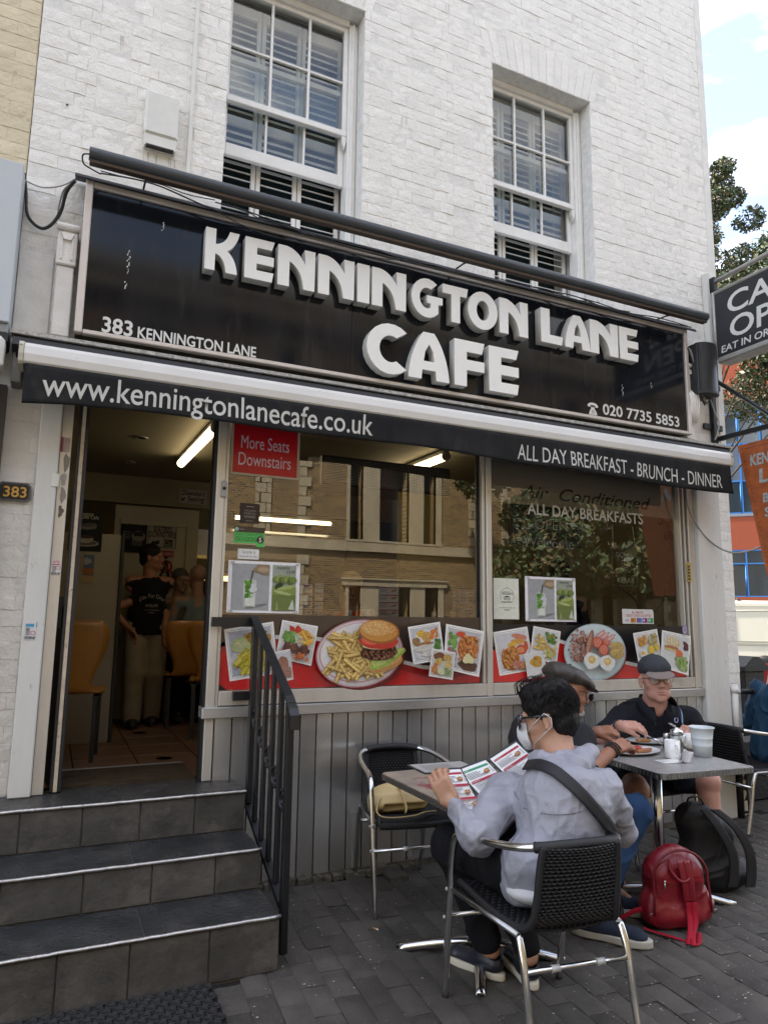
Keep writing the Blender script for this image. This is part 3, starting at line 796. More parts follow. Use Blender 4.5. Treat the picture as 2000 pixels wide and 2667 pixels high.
# little fittings on the painted wall
al = thing('alarm_box', 'white plastic alarm sounder box with a grilled foot on the painted brickwork', 'alarm box', (.38, FY - .004, 4.47))
M_pl = mat('white_plastic', (.74, .74, .70), .45, var=.08, vscale=8)
q = MB().box((-.098, -.062, -.10), (.098, 0, .185), .012).build('cover', M_pl, al)
q = MB(); q.prism([(-.095, -.102), (.095, -.102), (.09, -.175), (-.09, -.175)], -.052, 0); q.build('foot', M_pl, al)
MB().box((-.08, -.055, -.176), (.08, -.02, -.168)).build('grille', mat('dirty_dark_grille', (.10, .10, .095), .8, var=.5, vscale=40), al)
tag(MB().box((.545, FY - .022, 4.0), (.568, FY - .006, 5.9), .002).build('cable_trunking', M_pl), 'white plastic cable trunking running up the painted wall left of the window', 'trunking')
tag(MB().lathe([(0, 0), (.006, .001), (.008, .004)], (0, 0, 0), 10).build('wall_plug', mat('rust', (.12, .09, .08), .8), loc=(.0, 0, 0)), 'small dark plug hole in the painted brickwork above the sign', 'wall plug').matrix_world = Matrix.Translation(aty(175, 273, FY - .006)) @ Euler((R(90), 0, 0)).to_matrix().to_4x4()

# ------------------------------------------------------------------ pilasters and brackets
def bracket(name, x0, x1, zt, lab, roll=False):
 t = thing(name, lab, 'bracket', (0, 0, 0), group='plaster brackets beside the sign')
 xm = (x0 + x1) / 2; w = x1 - x0
 b = MB(); b.box((x0 + .008, 4.05, 3.0), (x1 - .008, FY - .004, zt - .23), .006); b.build('pilaster_shaft', M_paintwall, t)
 c = MB(); c.box((x0 + .002, 4.035, zt - .228), (x1 - .002, FY - .004, zt - .03), .006)
 c.tube([(x0 - .004, 4.03, zt - .012), (x1 + .004, 4.03, zt - .012)], .021, 12); c.box((x0, 4.04, zt - .029), (x1, FY - .003, zt + .006), .004)
 c.build('bracket_head', M_paintwall, t)
 d = MB(); d.prism([(x0 + .02, zt - .05), (x1 - .02, zt - .05), (xm + .018, zt - .088), (xm - .018, zt - .088)], 4.018, 4.034); d.box((x0 + .022, 4.026, zt - .20), (x0 + .03, 4.036, zt - .075)); d.box((x1 - .03, 4.026, zt - .20), (x1 - .022, 4.036, zt - .075)); d.build('moulding', M_paintwall, t)
 if roll:
  s_ = MB()
  for k in range(5):
   xx = x0 + .012 + k * (w - .024) / 4
   s_.tube([(xx, 4.04, zt - .22), (xx, 4.0, zt - .27), (xx, 3.99, zt - .34), (xx, 4.005, zt - .42), (xx, 4.035, zt - .50)], .0105, 8)
  s_.build('scroll', M_paintwall, t)
bracket('plaster_bracket', -.128, -.022, 3.635, 'white painted plaster bracket at the left end of the black fascia sign')
bracket('plaster_bracket', 4.60, 4.708, 3.635, 'white scrolled plaster bracket right of the black fascia sign beside loose cables', True)
tag(MB().box((XW0, FY - .008, 2.99), (-.135, FY + .004, 3.49), .004).build('render_patch', M_paintwall), 'smooth grey white render patch between the neighbour sign and the plaster bracket', 'render patch')
M_pil = mat('white_painted_timber', (.70, .70, .67), .5, var=.12, vscale=5, bump=.8, bscale=24, streak=(1, 1, .25), dirt=(.3, .28, .25), dscale=26, dlo=.62, dhi=.72)
tag(MB().box((-.130, 4.078, .60), (-.026, FY + .02, 2.9), .006).build('door_pilaster', M_pil), 'white painted pilaster between the brick pier and the cafe door frame', 'pilaster')
tp = thing('timber_post', 'white painted timber post at the right end of the shopfront beside the brick pier', 'post')
MB().box((4.700, 4.07, .0), (4.84, FY + .02, 2.9), .008).build('post', M_pil, tp); MB().box((4.843, 4.09, .0), (4.99, FY + .02, 2.9), .008).build('backing_board', M_pil, tp)
# cream neighbour
nb = thing('neighbouring_house', 'cream painted brick house joining the cafe building on its left', 'building')
MB().box((-22, yf, 2.9), (XW0 - .004, yf + .3, ZT)).box((-22, yf + .301, 0), (-1.3, 12, ZT)).box((-22, yf, 0), (-1.21, yf + .3, 2.89)).build('wall', mat('cream_joint', (.6, .53, .38), .75, var=.15), nb)  # run on unseen to the left, added length keeps sun off the street
q = MB(); z = 2.95; r_ = 0
while z < 6.3:
 x = XW0 - .004 - (.1 if r_ % 2 else 0); i = 0
 first = True
 while x > -.85:
  L = SL if (i + r_) % 2 else HL
  a, b = x - L, x if not first else XW0 - .008
  if b - a > .03 and a > -1.2:
   rr = random.Random(int(a * 991 + z * 773)); me = (bm_sc if L > .15 else bm_hc)[rr.randrange(3)]
   sx = (b - a - JT) / ((SL if L > .15 else HL) - JT)
   loc = ((a + b) / 2, FY + rr.gauss(0, .0012), z + CH / 2)
   o = inst(me, 'brick', loc, nb, (rr.gauss(0, .01), 0, 0), (sx, 1, 1))
  x -= L; i += 1; first = False
 z += CH; r_ += 1
# rust and soot runs on the painted brickwork
M_stain = mat('wall_stain', (.52, .49, .43), .7, var=.4, vscale=30)
rr = random.Random(21); q = MB()
for x, z, n in ((.34, 4.28, 3), (.46, 4.28, 3), (4.30, 3.97, 3), (1.78, 4.2, 3), (2.05, 5.1, 2), (4.9, 5.6, 3), (3.95, 4.2, 2), (.12, 5.0, 2), (4.4, 6.4, 2), (2.4, 6.2, 2)):
 for k in range(n):
  xx = x + rr.uniform(-.03, .03); L = rr.uniform(.05, .16); w = rr.uniform(.0012, .0028); y = FY - .0032; P = [(xx + rr.uniform(-.003, .003), z - L * i / 5) for i in range(6)]
  q.add([(a - w * (1 - i / 6), y, b) for i, (a, b) in enumerate(P)] + [(a + w * (1 - i / 6), y, b) for i, (a, b) in enumerate(P)], [(i, i + 6, i + 7, i + 1) for i in range(5)])
q.build('stain_runs', M_stain, bld, kind='stuff')
# ================================================================== shopfront
M_alu = mat('aluminium_frame', (.66, .63, .57), .42, .45, var=.12, vscale=10, streak=(1, 1, .2), dirt=(.22, .2, .17), dscale=50, dlo=.66, dhi=.72, bump=.2, bscale=60)
M_board = mat('brushed_steel_board', (.62, .62, .61), .27, .80, var=.10, vscale=2, streak=(3, 3, .8), rand=.20, bump=.08, bscale=3)
M_ledge = mat('satin_steel_ledge', (.58, .58, .57), .34, .7, var=.2, vscale=9, streak=(.4, 1, 1), dirt=(.25, .24, .22), dscale=30, dlo=.62, dhi=.75)
M_blk = mat('black_rubber', (.012, .012, .013), .5)
M_glass = glassmat('shop_glass', .17, (.97, .97, .96), 0, .9)
sf = thing('shopfront', 'aluminium framed cafe shopfront with two big panes over steel boarding', 'shopfront', (0, 0, 0))
YG = 4.165
fr = MB()
fr.box((-.0245, 4.105, .602), (.030, 4.17, 2.9), .003)
fr.box((.822, 4.112, .602), (.872, 4.20, 2.9), .003); fr.box((.874, 4.122, .936), (.893, 4.19, 2.9), .002)
fr.box((2.665, 4.118, 1.086), (2.684, 4.19, 2.9), .002); fr.box((2.686, 4.128, 1.086), (2.694, 4.19, 2.9)); fr.box((2.696, 4.110, 1.0), (2.740, 4.20, 2.9), .004)
fr.box((4.560, 4.128, 1.086), (4.575, 4.19, 2.9), .002); fr.box((4.592, 4.118, 1.086), (4.610, 4.19, 2.9), .002); fr.box((4.630, 4.108, 1.0), (4.697, 4.20, 2.9), .004)
fr.box((.895, 4.112, 1.004), (2.694, 4.19, 1.084), .003); fr.box((2.742, 4.112, 1.004), (4.628, 4.19, 1.084), .003)
fr.box((.80, 4.24, 2.74), (4.7, 4.28, 2.9))
fr.build('frame', M_alu, sf)
for a, b in (((.805, 4.13, .602), (.820, 4.20, 2.9)), ((2.657, 4.150, 1.086), (2.663, 4.19, 2.9)), ((4.577, 4.145, 1.086), (4.590, 4.19, 2.9)), ((4.612, 4.14, 1.086), (4.628, 4.18, 2.9)), ((2.742, 4.150, 1.086), (2.748, 4.19, 2.9))): MB().box(a, b).build('gasket', M_blk, sf)
MB().box((.80, 4.088, .938), (4.700, 4.20, 1.000), .005).build('ledge', M_ledge, sf)
for a, b in ((.8955, 2.6555), (2.7495, 4.5585)):
 MB().add([(a, YG, 1.086), (b, YG, 1.086), (b, YG, 2.74), (a, YG, 2.74)], [(0, 1, 2, 3)]).build('pane', M_glass, sf)
x = .876; k = 0
while x < 4.69:
 w = .1015; x1 = min(x + w, 4.697)
 rr = random.Random(k); y = 4.118 + rr.uniform(-.0015, .0015)
 q = MB(); n = 10; zs = [.035 + (.936 - .035) * i / n for i in range(n + 1)]
 if x < 1.0: zs = [.30 + (.936 - .30) * i / n for i in range(n + 1)]
 P = []
 zs = zs[::5]; n = 2
 for zz in zs:
  bow = .0012 * vnoise([[x * 9, zz * 3, 1]])[0]
  P.append([(x + .0025, y + .008, zz), (x + .0045, y, zz), (x + w * .5, y, zz), (x1 - .0045, y, zz), (x1 - .0025, y + .008, zz)])
 q.add([p for r_ in P for p in r_], [(i * 5 + j, i * 5 + j + 1, (i + 1) * 5 + j + 1, (i + 1) * 5 + j) for i in range(n) for j in range(4)], False)
 q.build('board', M_board, sf); x += w; k += 1
MB().box((.876, 4.128, .02), (4.697, 4.20, .936)).build('backing', mat('dark_gap', (.03, .03, .03), .8), sf)
MB().box((1.0, 4.116, -.01), (4.70, 4.127, .034)).build('kick_strip', mat('stained_base', (.17, .15, .12), .9, var=.6, vscale=20, bump=1, bscale=60), sf)
# threshold: brown ribbed mat on the landing, worn strip
M_bmat = mat('worn_brown_matting', (.085, .062, .036), .9, var=.7, vscale=10, streak=(1, 9, 9), bump=1.2, bscale=60)
ds = thing('door_mat', 'worn brown ribbed door mat set in the threshold of the open door', 'mat')
MB().box((.065, 4.215, .585), (.80, 4.62, .612)).build('matting', M_bmat, ds)
q = MB()
for i in range(20): q.box((.07, 4.22 + i * .02, .612), (.798, 4.23 + i * .02, .616))
q.build('ribs', M_bmat, ds); MB().box((.065, 4.622, .55), (.80, 4.645, .617)).build('trim', M_ledge, ds)
# the folded door leaf
dl = thing('glazed_door', 'black edged glazed door folded back against the left door jamb', 'door', (0, 0, 0))
M_bdoor = mat('worn_black_door', (.016, .018, .022), .42, var=.3, dirt=(.35, .3, .24), dscale=60, dlo=.66, dhi=.70)
M_seal = mat('cream_door_edge', (.62, .52, .40), .6, var=.25, vscale=20, dirt=(.02, .02, .02), dscale=30, dlo=.62, dhi=.68)
MB().box((.058, 4.125, .606), (.074, 4.165, 2.86), .002).box((.094, 4.127, .606), (.112, 4.165, 2.86), .002).build('stile', M_bdoor, dl)
MB().box((.0745, 4.123, .606), (.0935, 4.165, 2.86), .002).build('edge_strip', M_seal, dl)
q = MB()
def leafq(t0, t1, z0, z1, off=0):
 A, B = Vector((.004, 4.46, 0)), Vector((.060, 4.168, 0))
 a, b = A.lerp(B, t0), A.lerp(B, t1); nrm = Vector((B.y - A.y, -(B.x - A.x), 0)).normalized() * off
 return [(a + nrm) + Vector((0, 0, z0)), (b + nrm) + Vector((0, 0, z0)), (b + nrm) + Vector((0, 0, z1)), (a + nrm) + Vector((0, 0, z1))]
q.add(leafq(0, 1, .62, 1.40), [(0, 1, 2, 3)]); q.add(leafq(0, 1, 1.40, 1.55, .0), [(0, 1, 2, 3)]); q.add(leafq(.0, .2, 1.55, 2.86), [(0, 1, 2, 3)])
q.build('leaf_panel', M_bdoor, dl)
for k in range(4):
 MB().add(leafq(.15 + k * .2, .27 + k * .2, .80, 1.38, -.004), [(0, 1, 2, 3)]).build('kick_slat', M_ledge, dl)
MB().add(leafq(.2, 1, 1.55, 2.86), [(0, 1, 2, 3)]).build('pane', M_glass, dl)
MB().box((.001, 4.19, 1.43), (.055, 4.215, 1.60), .004).build('lock_box', M_blk, dl)

# ------------------------------------------------------------------ printed window panels
PR = printmat('vinyl_print', .32, .5, coat=.35)
PP = printmat('paper_print', .75, .3)
PG = printmat('glossy_print', .3, .5)
def fp(px, py, y=4.15):
 p = aty(px, py, y); return (p.x, p.z)
WHT, RED, BRN, BLK = (.84, .84, .82), (.55, .018, .02), (.055, .036, .028), (.012, .012, .014)
YEL, ORG, TOM, GRN, LGR = (.72, .48, .10), (.62, .17, .03), (.58, .06, .03), (.08, .22, .03), (.30, .42, .06)
CHIP, BUN, MEAT, BEAN, EGGW, YOLK = (.70, .46, .12), (.48, .20, .05), (.10, .035, .02), (.55, .20, .05), (.70, .70, .66), (.75, .46, .06)
class Card:
 """a photo card printed at a slant: unit coordinates mapped into its four corners (TL, TR, BR, BL pixels)"""
 def __init__(s, D, cor, y, seed=0, bg=(.45, .46, .5)):
  s.D = D; s.c = [fp(*p, y) for p in cor]; s.r = random.Random(seed)
  s.full([(0, 0), (1, 0), (1, 1), (0, 1)], (.86, .86, .84)); s.full([(.07, .07), (.93, .07), (.93, .93), (.07, .93)], bg)
  t = .012
  for a, b in (((.10, .045), (.90, .045)), ((.90, .955), (.10, .955)), ((.045, .1), (.045, .9)), ((.955, .1), (.955, .9))):
   p, q = s.P(*a), s.P(*b); D.line(p, q, .0016, (.03, .03, .03))
  for u, v in ((.065, .065), (.935, .065), (.935, .935), (.065, .935)): D.ring(s.P(u, v), .004, .0013, (.03, .03, .03), n=8)
  s.ok = 1
 def P(s, u, v):
  TL, TR, BR, BL = s.c
  return ((TL[0] * (1-u) + TR[0] * u) * (1-v) + (BL[0] * (1-u) + BR[0] * u) * v, (TL[1] * (1-u) + TR[1] * u) * (1-v) + (BL[1] * (1-u) + BR[1] * u) * v)
 def full(s, pts, col): s.D.a = getattr(s, 'ok', 0); s.D.poly([s.P(*p) for p in pts], col); s.D.a = 0.; return s
 def blob(s, u, v, ru, rv, col, wob=.12, n=16, a=0.):
  ph = [s.r.random() * 6.3 for _ in range(3)]; pts = []
  for i in range(n):
   w = 2 * math.pi * i / n; k = 1 + wob * (math.sin(2 * w + ph[0]) * .5 + math.sin(3 * w + ph[1]) * .5 + math.sin(5 * w + ph[2]) * .4)
   x, y = ru * k * math.cos(w), rv * k * math.sin(w); x, y = x * math.cos(a) - y * math.sin(a), x * math.sin(a) + y * math.cos(a)
   pts.append((min(.93, max(.07, u + x)), min(.93, max(.07, v + y))))
  return s.full(pts, col)
 def scatter(s, n, u0, v0, u1, v1, ru, rv, cols, wob=.2, aa=True, nn=8):
  for _ in range(n):
   c = s.r.choice(cols); k = s.r.uniform(.75, 1.25); sh = s.r.uniform(.75, 1.12)
   s.blob(s.r.uniform(u0, u1), s.r.uniform(v0, v1), ru * k, rv * k, tuple(q * sh for q in c), wob, nn, s.r.uniform(0, 3) if aa else 0)
  return s
 def chips(s, n, u0, v0, u1, v1, L=.3, w=.07, cols=(CHIP,), a0=-.9, a1=.9):
  for _ in range(n):
   c = s.r.choice(cols); sh = s.r.uniform(.72, 1.12); a = s.r.uniform(a0, a1); u, v = s.r.uniform(u0, u1), s.r.uniform(v0, v1); l = L * s.r.uniform(.7, 1.1) / 2; ww = w * s.r.uniform(.8, 1.2) / 2
   for k, f_ in ((1., .78), (.62, 1.12)):
    pts = [(u + x * math.cos(a) - y * math.sin(a), v + x * math.sin(a) + y * math.cos(a)) for x, y in ((-l, -ww * k), (l, -ww * k), (l, ww * k), (-l, ww * k))]
    s.full([(min(.93, max(.07, p)), min(.93, max(.07, q))) for p, q in pts], tuple(min(.85, q * sh * f_) for q in c))
  return s
def chips_on(D, c, rx, ry, n, L, w, seed):
 rr = random.Random(seed); D.a = 1.
 for _ in range(n):
  a = rr.random() * 6.28; r_ = rr.random() ** .5; p = (c[0] + rx * r_ * math.cos(a), c[1] + ry * r_ * math.sin(a)); an = rr.uniform(-1.3, 1.3); sh = rr.uniform(.7, 1.1)
  l = L * rr.uniform(.6, 1.1)
  D.quad(p, l, w * 1.25, an, tuple(q * sh * .7 for q in (.62, .36, .07))); D.quad((p[0], p[1] + w * .1), l * .97, w * .8, an, tuple(min(.9, q * sh) for q in (.80, .58, .20)))
def beans_on(D, c, rx, ry, n, r_, col, seed):
 rr = random.Random(seed)
 for _ in range(n):
  a = rr.random() * 6.28; t = rr.random() ** .5; sh = rr.uniform(.7, 1.25); k = rr.uniform(.8, 1.2)
  p = (c[0] + rx * t * math.cos(a), c[1] + ry * t * math.sin(a)); D.oval(p, r_ * k * 1.1, r_ * k * .85, tuple(q * sh * .6 for q in col), 7, rr.random() * 3)
  D.oval((p[0], p[1] + r_ * .15), r_ * k * .8, r_ * k * .55, tuple(min(.9, q * sh * 1.1) for q in col), 7, rr.random() * 3)
yp = 4.1445
wp = thing('printed_food_panel', 'printed vinyl panel of a burger and chips along the foot of the left shop window', 'window graphic')
D = Decal((0, yp, 0))
x0, x1, z0, z1 = .8965, 2.6545, 1.089, 1.520
D.rect(x0, z0, x1, z1, BRN)
wave = [(568, 1676), (583, 1672), (640, 1658), (718, 1654), (790, 1655), (855, 1663), (930, 1683), (1029, 1714), (1101, 1733), (1165, 1738), (1234, 1718), (1256, 1704)]
wp_ = [fp(*p, yp) for p in wave]; wp_[0] = (x0, wp_[0][1]); wp_[-1] = (x1, wp_[-1][1])
def under(off, col, D, pts, x0, x1, z0):
 for i in range(len(pts) - 1):
  a, b = pts[i], pts[i+1]
  D.z -= D.step * .999; D.poly([(a[0], z0), (b[0], z0), (b[0], b[1] - off), (a[0], a[1] - off)], col)
 D.z += D.step
under(0, WHT, D, wp_, x0, x1, z0); under(.024, (.36, .012, .014), D, wp_, x0, x1, z0)
under(.024, RED, D, [(a, b - .035 - .03 * math.sin((a - x0) * 3) ** 2) for a, b in wp_], x0, x1, z0)
D.poly([(x0, z0), (x0 + .05, z0), (x0, z0 + .035)], (.02, .015, .015))
# fish and chips
c = Card(D, [(583.4, 1639.7), (711.9, 1619), (724, 1754), (598, 1775.3)], yp, 1, (.42, .44, .52))
c.blob(.52, .62, .42, .36, (.60, .60, .62)); c.blob(.62, .32, .30, .17, (.40, .22, .05)); c.scatter(26, .38, .16, .86, .50, .055, .045, [(.50, .28, .06), (.60, .36, .09), (.34, .18, .04)])
c.blob(.30, .36, .20, .15, (.42, .50, .16)); c.blob(.29, .36, .165, .12, (.50, .52, .26)); c.scatter(10, .2, .28, .42, .44, .02, .02, [(.6, .6, .36)])
c.chips(30, .2, .5, .8, .86, .42, .10, ((.60, .52, .06), (.66, .56, .10), (.50, .40, .05)), -.9, -.1)
# kebab plate
c = Card(D, [(733.6, 1614.7), (826.5, 1631.6), (808.5, 1734.5), (716, 1712)], yp, 2, (.62, .62, .64))
c.scatter(12, .25, .15, .6, .24, .09, .05, [(.60, .03, .02), (.70, .08, .05)]); c.scatter(45, .12, .28, .42, .52, .055, .04, [(.10, .30, .05), (.25, .45, .12), (.16, .38, .08)])
c.chips(16, .62, .2, .88, .5, .28, .065, ((.70, .36, .05), (.76, .44, .08)))
for k in range(5): D.ring(c.P(.46 + k * .02, .34 + k * .03), .014 + .002 * k, .003, (.60, .64, .46), n=16)
c.scatter(30, .15, .56, .85, .74, .08, .05, [(.11, .03, .03), (.16, .06, .04), (.08, .03, .025)]); c.scatter(22, .15, .78, .88, .9, .055, .045, [(.60, .18, .06), (.46, .12, .05), (.66, .30, .12)])
# burger plate
D.a = 0.; pc = fp(934, 1701, yp); D.oval((pc[0] + .006, pc[1] - .016), .30, .208, (.12, .005, .006), 40); D.oval(pc, .295, .207, (.50, .22, .25), 44, .10); D.oval(pc, .286, .199, (.60, .57, .58), 44, .10); D.oval((pc[0], pc[1] + .006), .272, .182, (.55, .13, .17), 44, .10); D.oval((pc[0], pc[1] + .007), .267, .178, (.70, .69, .68), 44, .10); D.oval((pc[0] + .01, pc[1] + .002), .235, .145, (.62, .61, .60), 40, .1)
chips_on(D, (pc[0] - .095, pc[1] - .01), .125, .115, 54, .15, .019, 5); chips_on(D, (pc[0] + .03, pc[1] - .095), .12, .035, 16, .13, .019, 6)
bc = fp(820 + 585 / 3.77, 1580 + 300 / 3.77, yp)
D.oval((bc[0] + .055, bc[1] - .165), .125, .045, (.50, .24, .07), 26, .25); D.oval((bc[0] + .05, bc[1] - .15), .12, .035, (.62, .36, .14), 26, .25)
D.oval((bc[0] + .06, bc[1] - .135), .135, .040, (.34, .46, .07), 26, .42, .16, 3); D.oval((bc[0] + .065, bc[1] - .125), .12, .028, (.48, .58, .16), 26, .42, .2, 4)
D.oval((bc[0] + .012, bc[1] - .092), .125, .052, (.07, .02, .012), 26, .06, .05); beans_on(D, (bc[0] + .012, bc[1] - .092), .112, .042, 90, .009, (.22, .085, .045), 8)
D.oval((bc[0] - .025, bc[1] - .056), .09, .018, (.62, .58, .36), 24, -.05); D.oval((bc[0] + .0, bc[1] - .03), .135, .042, (.50, .03, .02), 26, -.02, .06, 2); D.oval((bc[0] - .06, bc[1] - .02), .06, .025, (.68, .12, .06), 18, -.1)
D.oval((bc[0] + .002, bc[1] + .035), .140, .074, (.34, .11, .02), 36, -.08, .02); D.oval((bc[0] - .004, bc[1] + .041), .131, .066, (.56, .25, .055), 36, -.08); D.oval((bc[0] - .022, bc[1] + .054), .10, .045, (.66, .36, .11), 30, -.05)
rr = random.Random(3)
for _ in range(90):
 a = rr.random() * 6.28; t = rr.random() ** .5; D.oval((bc[0] - .004 + .115 * t * math.cos(a), bc[1] + .058 + .04 * t * math.sin(a)), .0038, .0022, (.82, .70, .42), 6, rr.random() * 3)
D.a = 0.
# roast dinner, jacket potato, veg
c = Card(D, [(1046.8, 1633), (1129, 1619.3), (1142, 1716), (1061.4, 1729)], yp, 4, (.50, .51, .54)); c.blob(.5, .55, .42, .42, (.66, .66, .67))
c.blob(.38, .24, .15, .10, (.68, .42, .05)); c.blob(.52, .34, .16, .14, (.56, .33, .10)); c.blob(.18, .42, .12, .12, (.28, .17, .07)); c.scatter(12, .6, .18, .86, .38, .05, .04, [(.70, .20, .03)]); c.scatter(20, .74, .45, .9, .68, .05, .06, [(.05, .16, .03), (.09, .26, .05)])
c.blob(.42, .5, .3, .04, (.34, .16, .06)); c.blob(.36, .62, .28, .09, (.62, .60, .56), .08); c.blob(.52, .78, .24, .07, (.66, .64, .60), .08)
c = Card(D, [(1144, 1624.6), (1242.3, 1644), (1228.5, 1761), (1137, 1739)], yp, 5, (.46, .47, .50)); c.blob(.55, .55, .4, .42, (.62, .62, .64))
c.scatter(16, .1, .2, .3, .7, .07, .06, [(.10, .28, .05), (.5, .16, .22), (.2, .4, .1)]); c.blob(.4, .17, .12, .07, (.62, .08, .04)); c.blob(.65, .82, .28, .11, (.10, .04, .02)); c.blob(.62, .45, .27, .30, (.50, .16, .04)); c.scatter(110, .38, .18, .86, .72, .033, .025, [(.66, .24, .06), (.72, .32, .10)]); c.blob(.62, .68, .18, .09, (.72, .66, .36), .3); c.scatter(8, .1, .72, .3, .9, .05, .04, [(.12, .3, .05), (.5, .1, .05)])
c = Card(D, [(1105, 1687.4), (1164.8, 1698), (1156.9, 1767.8), (1095.9, 1757.7)], yp, 6, (.50, .48, .45)); c.blob(.35, .25, .26, .15, (.16, .06, .03)); c.blob(.68, .25, .17, .13, (.50, .32, .08)); c.blob(.34, .42, .15, .13, (.58, .42, .12)); c.blob(.75, .48, .15, .12, (.60, .44, .14)); c.scatter(12, .1, .5, .3, .85, .07, .05, [(.64, .22, .05)]); c.scatter(40, .55, .62, .9, .88, .028, .022, [(.30, .42, .10), (.22, .36, .08)]); c.blob(.45, .76, .16, .13, (.58, .60, .36))
c = Card(D, [(700, 1697), (740, 1688.5), (748.8, 1765.5), (712, 1774)], yp, 7, (.55, .56, .60)); c.blob(.45, .33, .30, .15, (.30, .13, .09)); c.full([(.12, .36), (.80, .36), (.74, .66), (.15, .66)], (.33, .15, .11)); c.blob(.58, .64, .33, .12, (.40, .20, .14)); c.full([(.28, .66), (.92, .66), (.88, .92), (.3, .92)], (.36, .17, .12))
D.build('print', PR, wp); MB().box((x0, yp + .002, z0), (x1, yp + .0185, z1)).build('backing', M_blk, wp)

wp2 = thing('printed_food_panel', 'printed vinyl panel with an oval breakfast plate along the foot of the right shop window', 'window graphic')
D = Decal((0, yp, 0)); x0, x1, z0, z1 = 2.7505, 4.5575, 1.089, 1.478
D.rect(x0, z0, x1, z1, (.014, .013, .014))
wave = [(1276, 1686), (1290, 1682), (1350, 1668), (1405, 1662), (1459, 1666), (1520, 1685), (1618, 1719), (1665, 1730), (1710, 1731), (1750, 1722), (1775, 1711), (1784, 1704)]
wp_ = [fp(*p, yp) for p in wave]; wp_[0] = (x0, wp_[0][1]); wp_[-1] = (x1, wp_[-1][1])
under(0, WHT, D, wp_, x0, x1, z0); under(.026, (.62, .02, .018), D, wp_, x0, x1, z0)
c = Card(D, [(1283.6, 1647), (1373, 1632), (1390, 1745), (1301, 1761)], yp, 11, (.62, .63, .66)); c.blob(.72, .2, .22, .07, (.62, .24, .16), .1, a=.3); c.blob(.66, .3, .20, .06, (.70, .36, .08), .1, a=.15); c.blob(.48, .36, .12, .07, YOLK); c.blob(.72, .5, .17, .11, (.62, .10, .04)); c.blob(.70, .5, .11, .07, (.74, .30, .14)); c.blob(.88, .42, .07, .10, (.60, .1, .04)); c.blob(.38, .66, .27, .27, (.46, .15, .03)); c.scatter(100, .15, .42, .62, .88, .036, .028, [(.70, .30, .07), (.62, .22, .05), (.76, .38, .12)]); c.scatter(8, .4, .78, .7, .9, .09, .04, [(.60, .18, .14), (.68, .36, .26)]); c.blob(.76, .82, .15, .07, (.52, .26, .07), .1, a=-.5)
c = Card(D, [(1385.6, 1630.4), (1456.5, 1644.6), (1445.7, 1731), (1376.5, 1711)], yp, 12, (.60, .61, .62)); c.scatter(26, .5, .15, .9, .4, .07, .05, [(.06, .14, .02), (.16, .30, .05), (.10, .2, .04)]); c.blob(.66, .22, .04, .03, (.6, .05, .05)); c.chips(16, .15, .3, .5, .7, .3, .07, ((.72, .52, .16),)); c.scatter(28, .35, .5, .85, .86, .06, .05, [(.70, .66, .42), (.62, .55, .22), (.66, .36, .14), (.50, .52, .14)])
c = Card(D, [(1358.9, 1704), (1408.5, 1694.5), (1420, 1759), (1368.7, 1769)], yp, 13, (.66, .66, .64)); c.blob(.55, .38, .28, .24, (.62, .36, .06), .2); c.scatter(14, .4, .2, .75, .5, .08, .06, [(.72, .48, .12), (.56, .26, .04)])
D.a = 0.; pc = fp(1543.5, 1698, yp); D.oval((pc[0] + .006, pc[1] - .012), .292, .208, (.2, .006, .006), 40); D.oval(pc, .290, .205, (.40, .52, .55), 44); D.oval((pc[0], pc[1] + .003), .278, .194, (.56, .67, .69), 44); D.oval((pc[0], pc[1] + .003), .235, .158, (.60, .70, .72), 44)
def pr(u, v): return fp(1260 + u / 2.9625, 1600 + v / 2.9625, yp)
beans_on(D, pr(700, 240), .10, .115, 170, .0085, (.50, .22, .15), 21)
D.a = 1.; a_ = pr(765, 225); D.oval(a_, .028, .105, (.28, .11, .07), 20, -.30); D.oval((a_[0] - .006, a_[1]), .016, .09, (.48, .24, .16), 20, -.30)
for u, v, r_ in ((825, 215, .046), (895, 205, .038), (872, 270, .048)): p = pr(u, v); D.oval(p, r_, r_ * .92, (.52, .07, .04), 18, 0, .05, u); D.oval(p, r_ * .78, r_ * .7, (.66, .24, .16), 16, 0, .1, v); D.ring(p, r_ * .4, .004, (.56, .10, .06), 12)
for u, v in ((880, 165), (925, 180), (850, 150)): p = pr(u, v); D.oval(p, .05, .018, (.58, .26, .24), 16, .4, .3, u); D.oval(p, .035, .008, (.70, .50, .46), 16, .5, .3, v)
for u, v in ((780, 355), (900, 370)): p = pr(u, v); D.oval(p, .075, .058, (.70, .72, .68), 22, 0, .12, u); D.oval(p, .067, .05, (.76, .77, .73), 22, 0, .12, u); D.oval((p[0], p[1] + .008), .033, .028, (.68, .42, .10), 18); D.oval((p[0] - .004, p[1] + .013), .02, .016, (.80, .60, .28), 14)
for u, v in ((972, 250), (968, 300)): p = pr(u, v); D.oval(p, .068, .038, (.46, .30, .09), 20, -.1, .08, u); D.oval((p[0], p[1] + .004), .060, .031, (.60, .43, .16), 20, -.1, .08, u); beans_on(D, p, .05, .024, 26, .005, (.66, .46, .18), u)
D.a = 0.
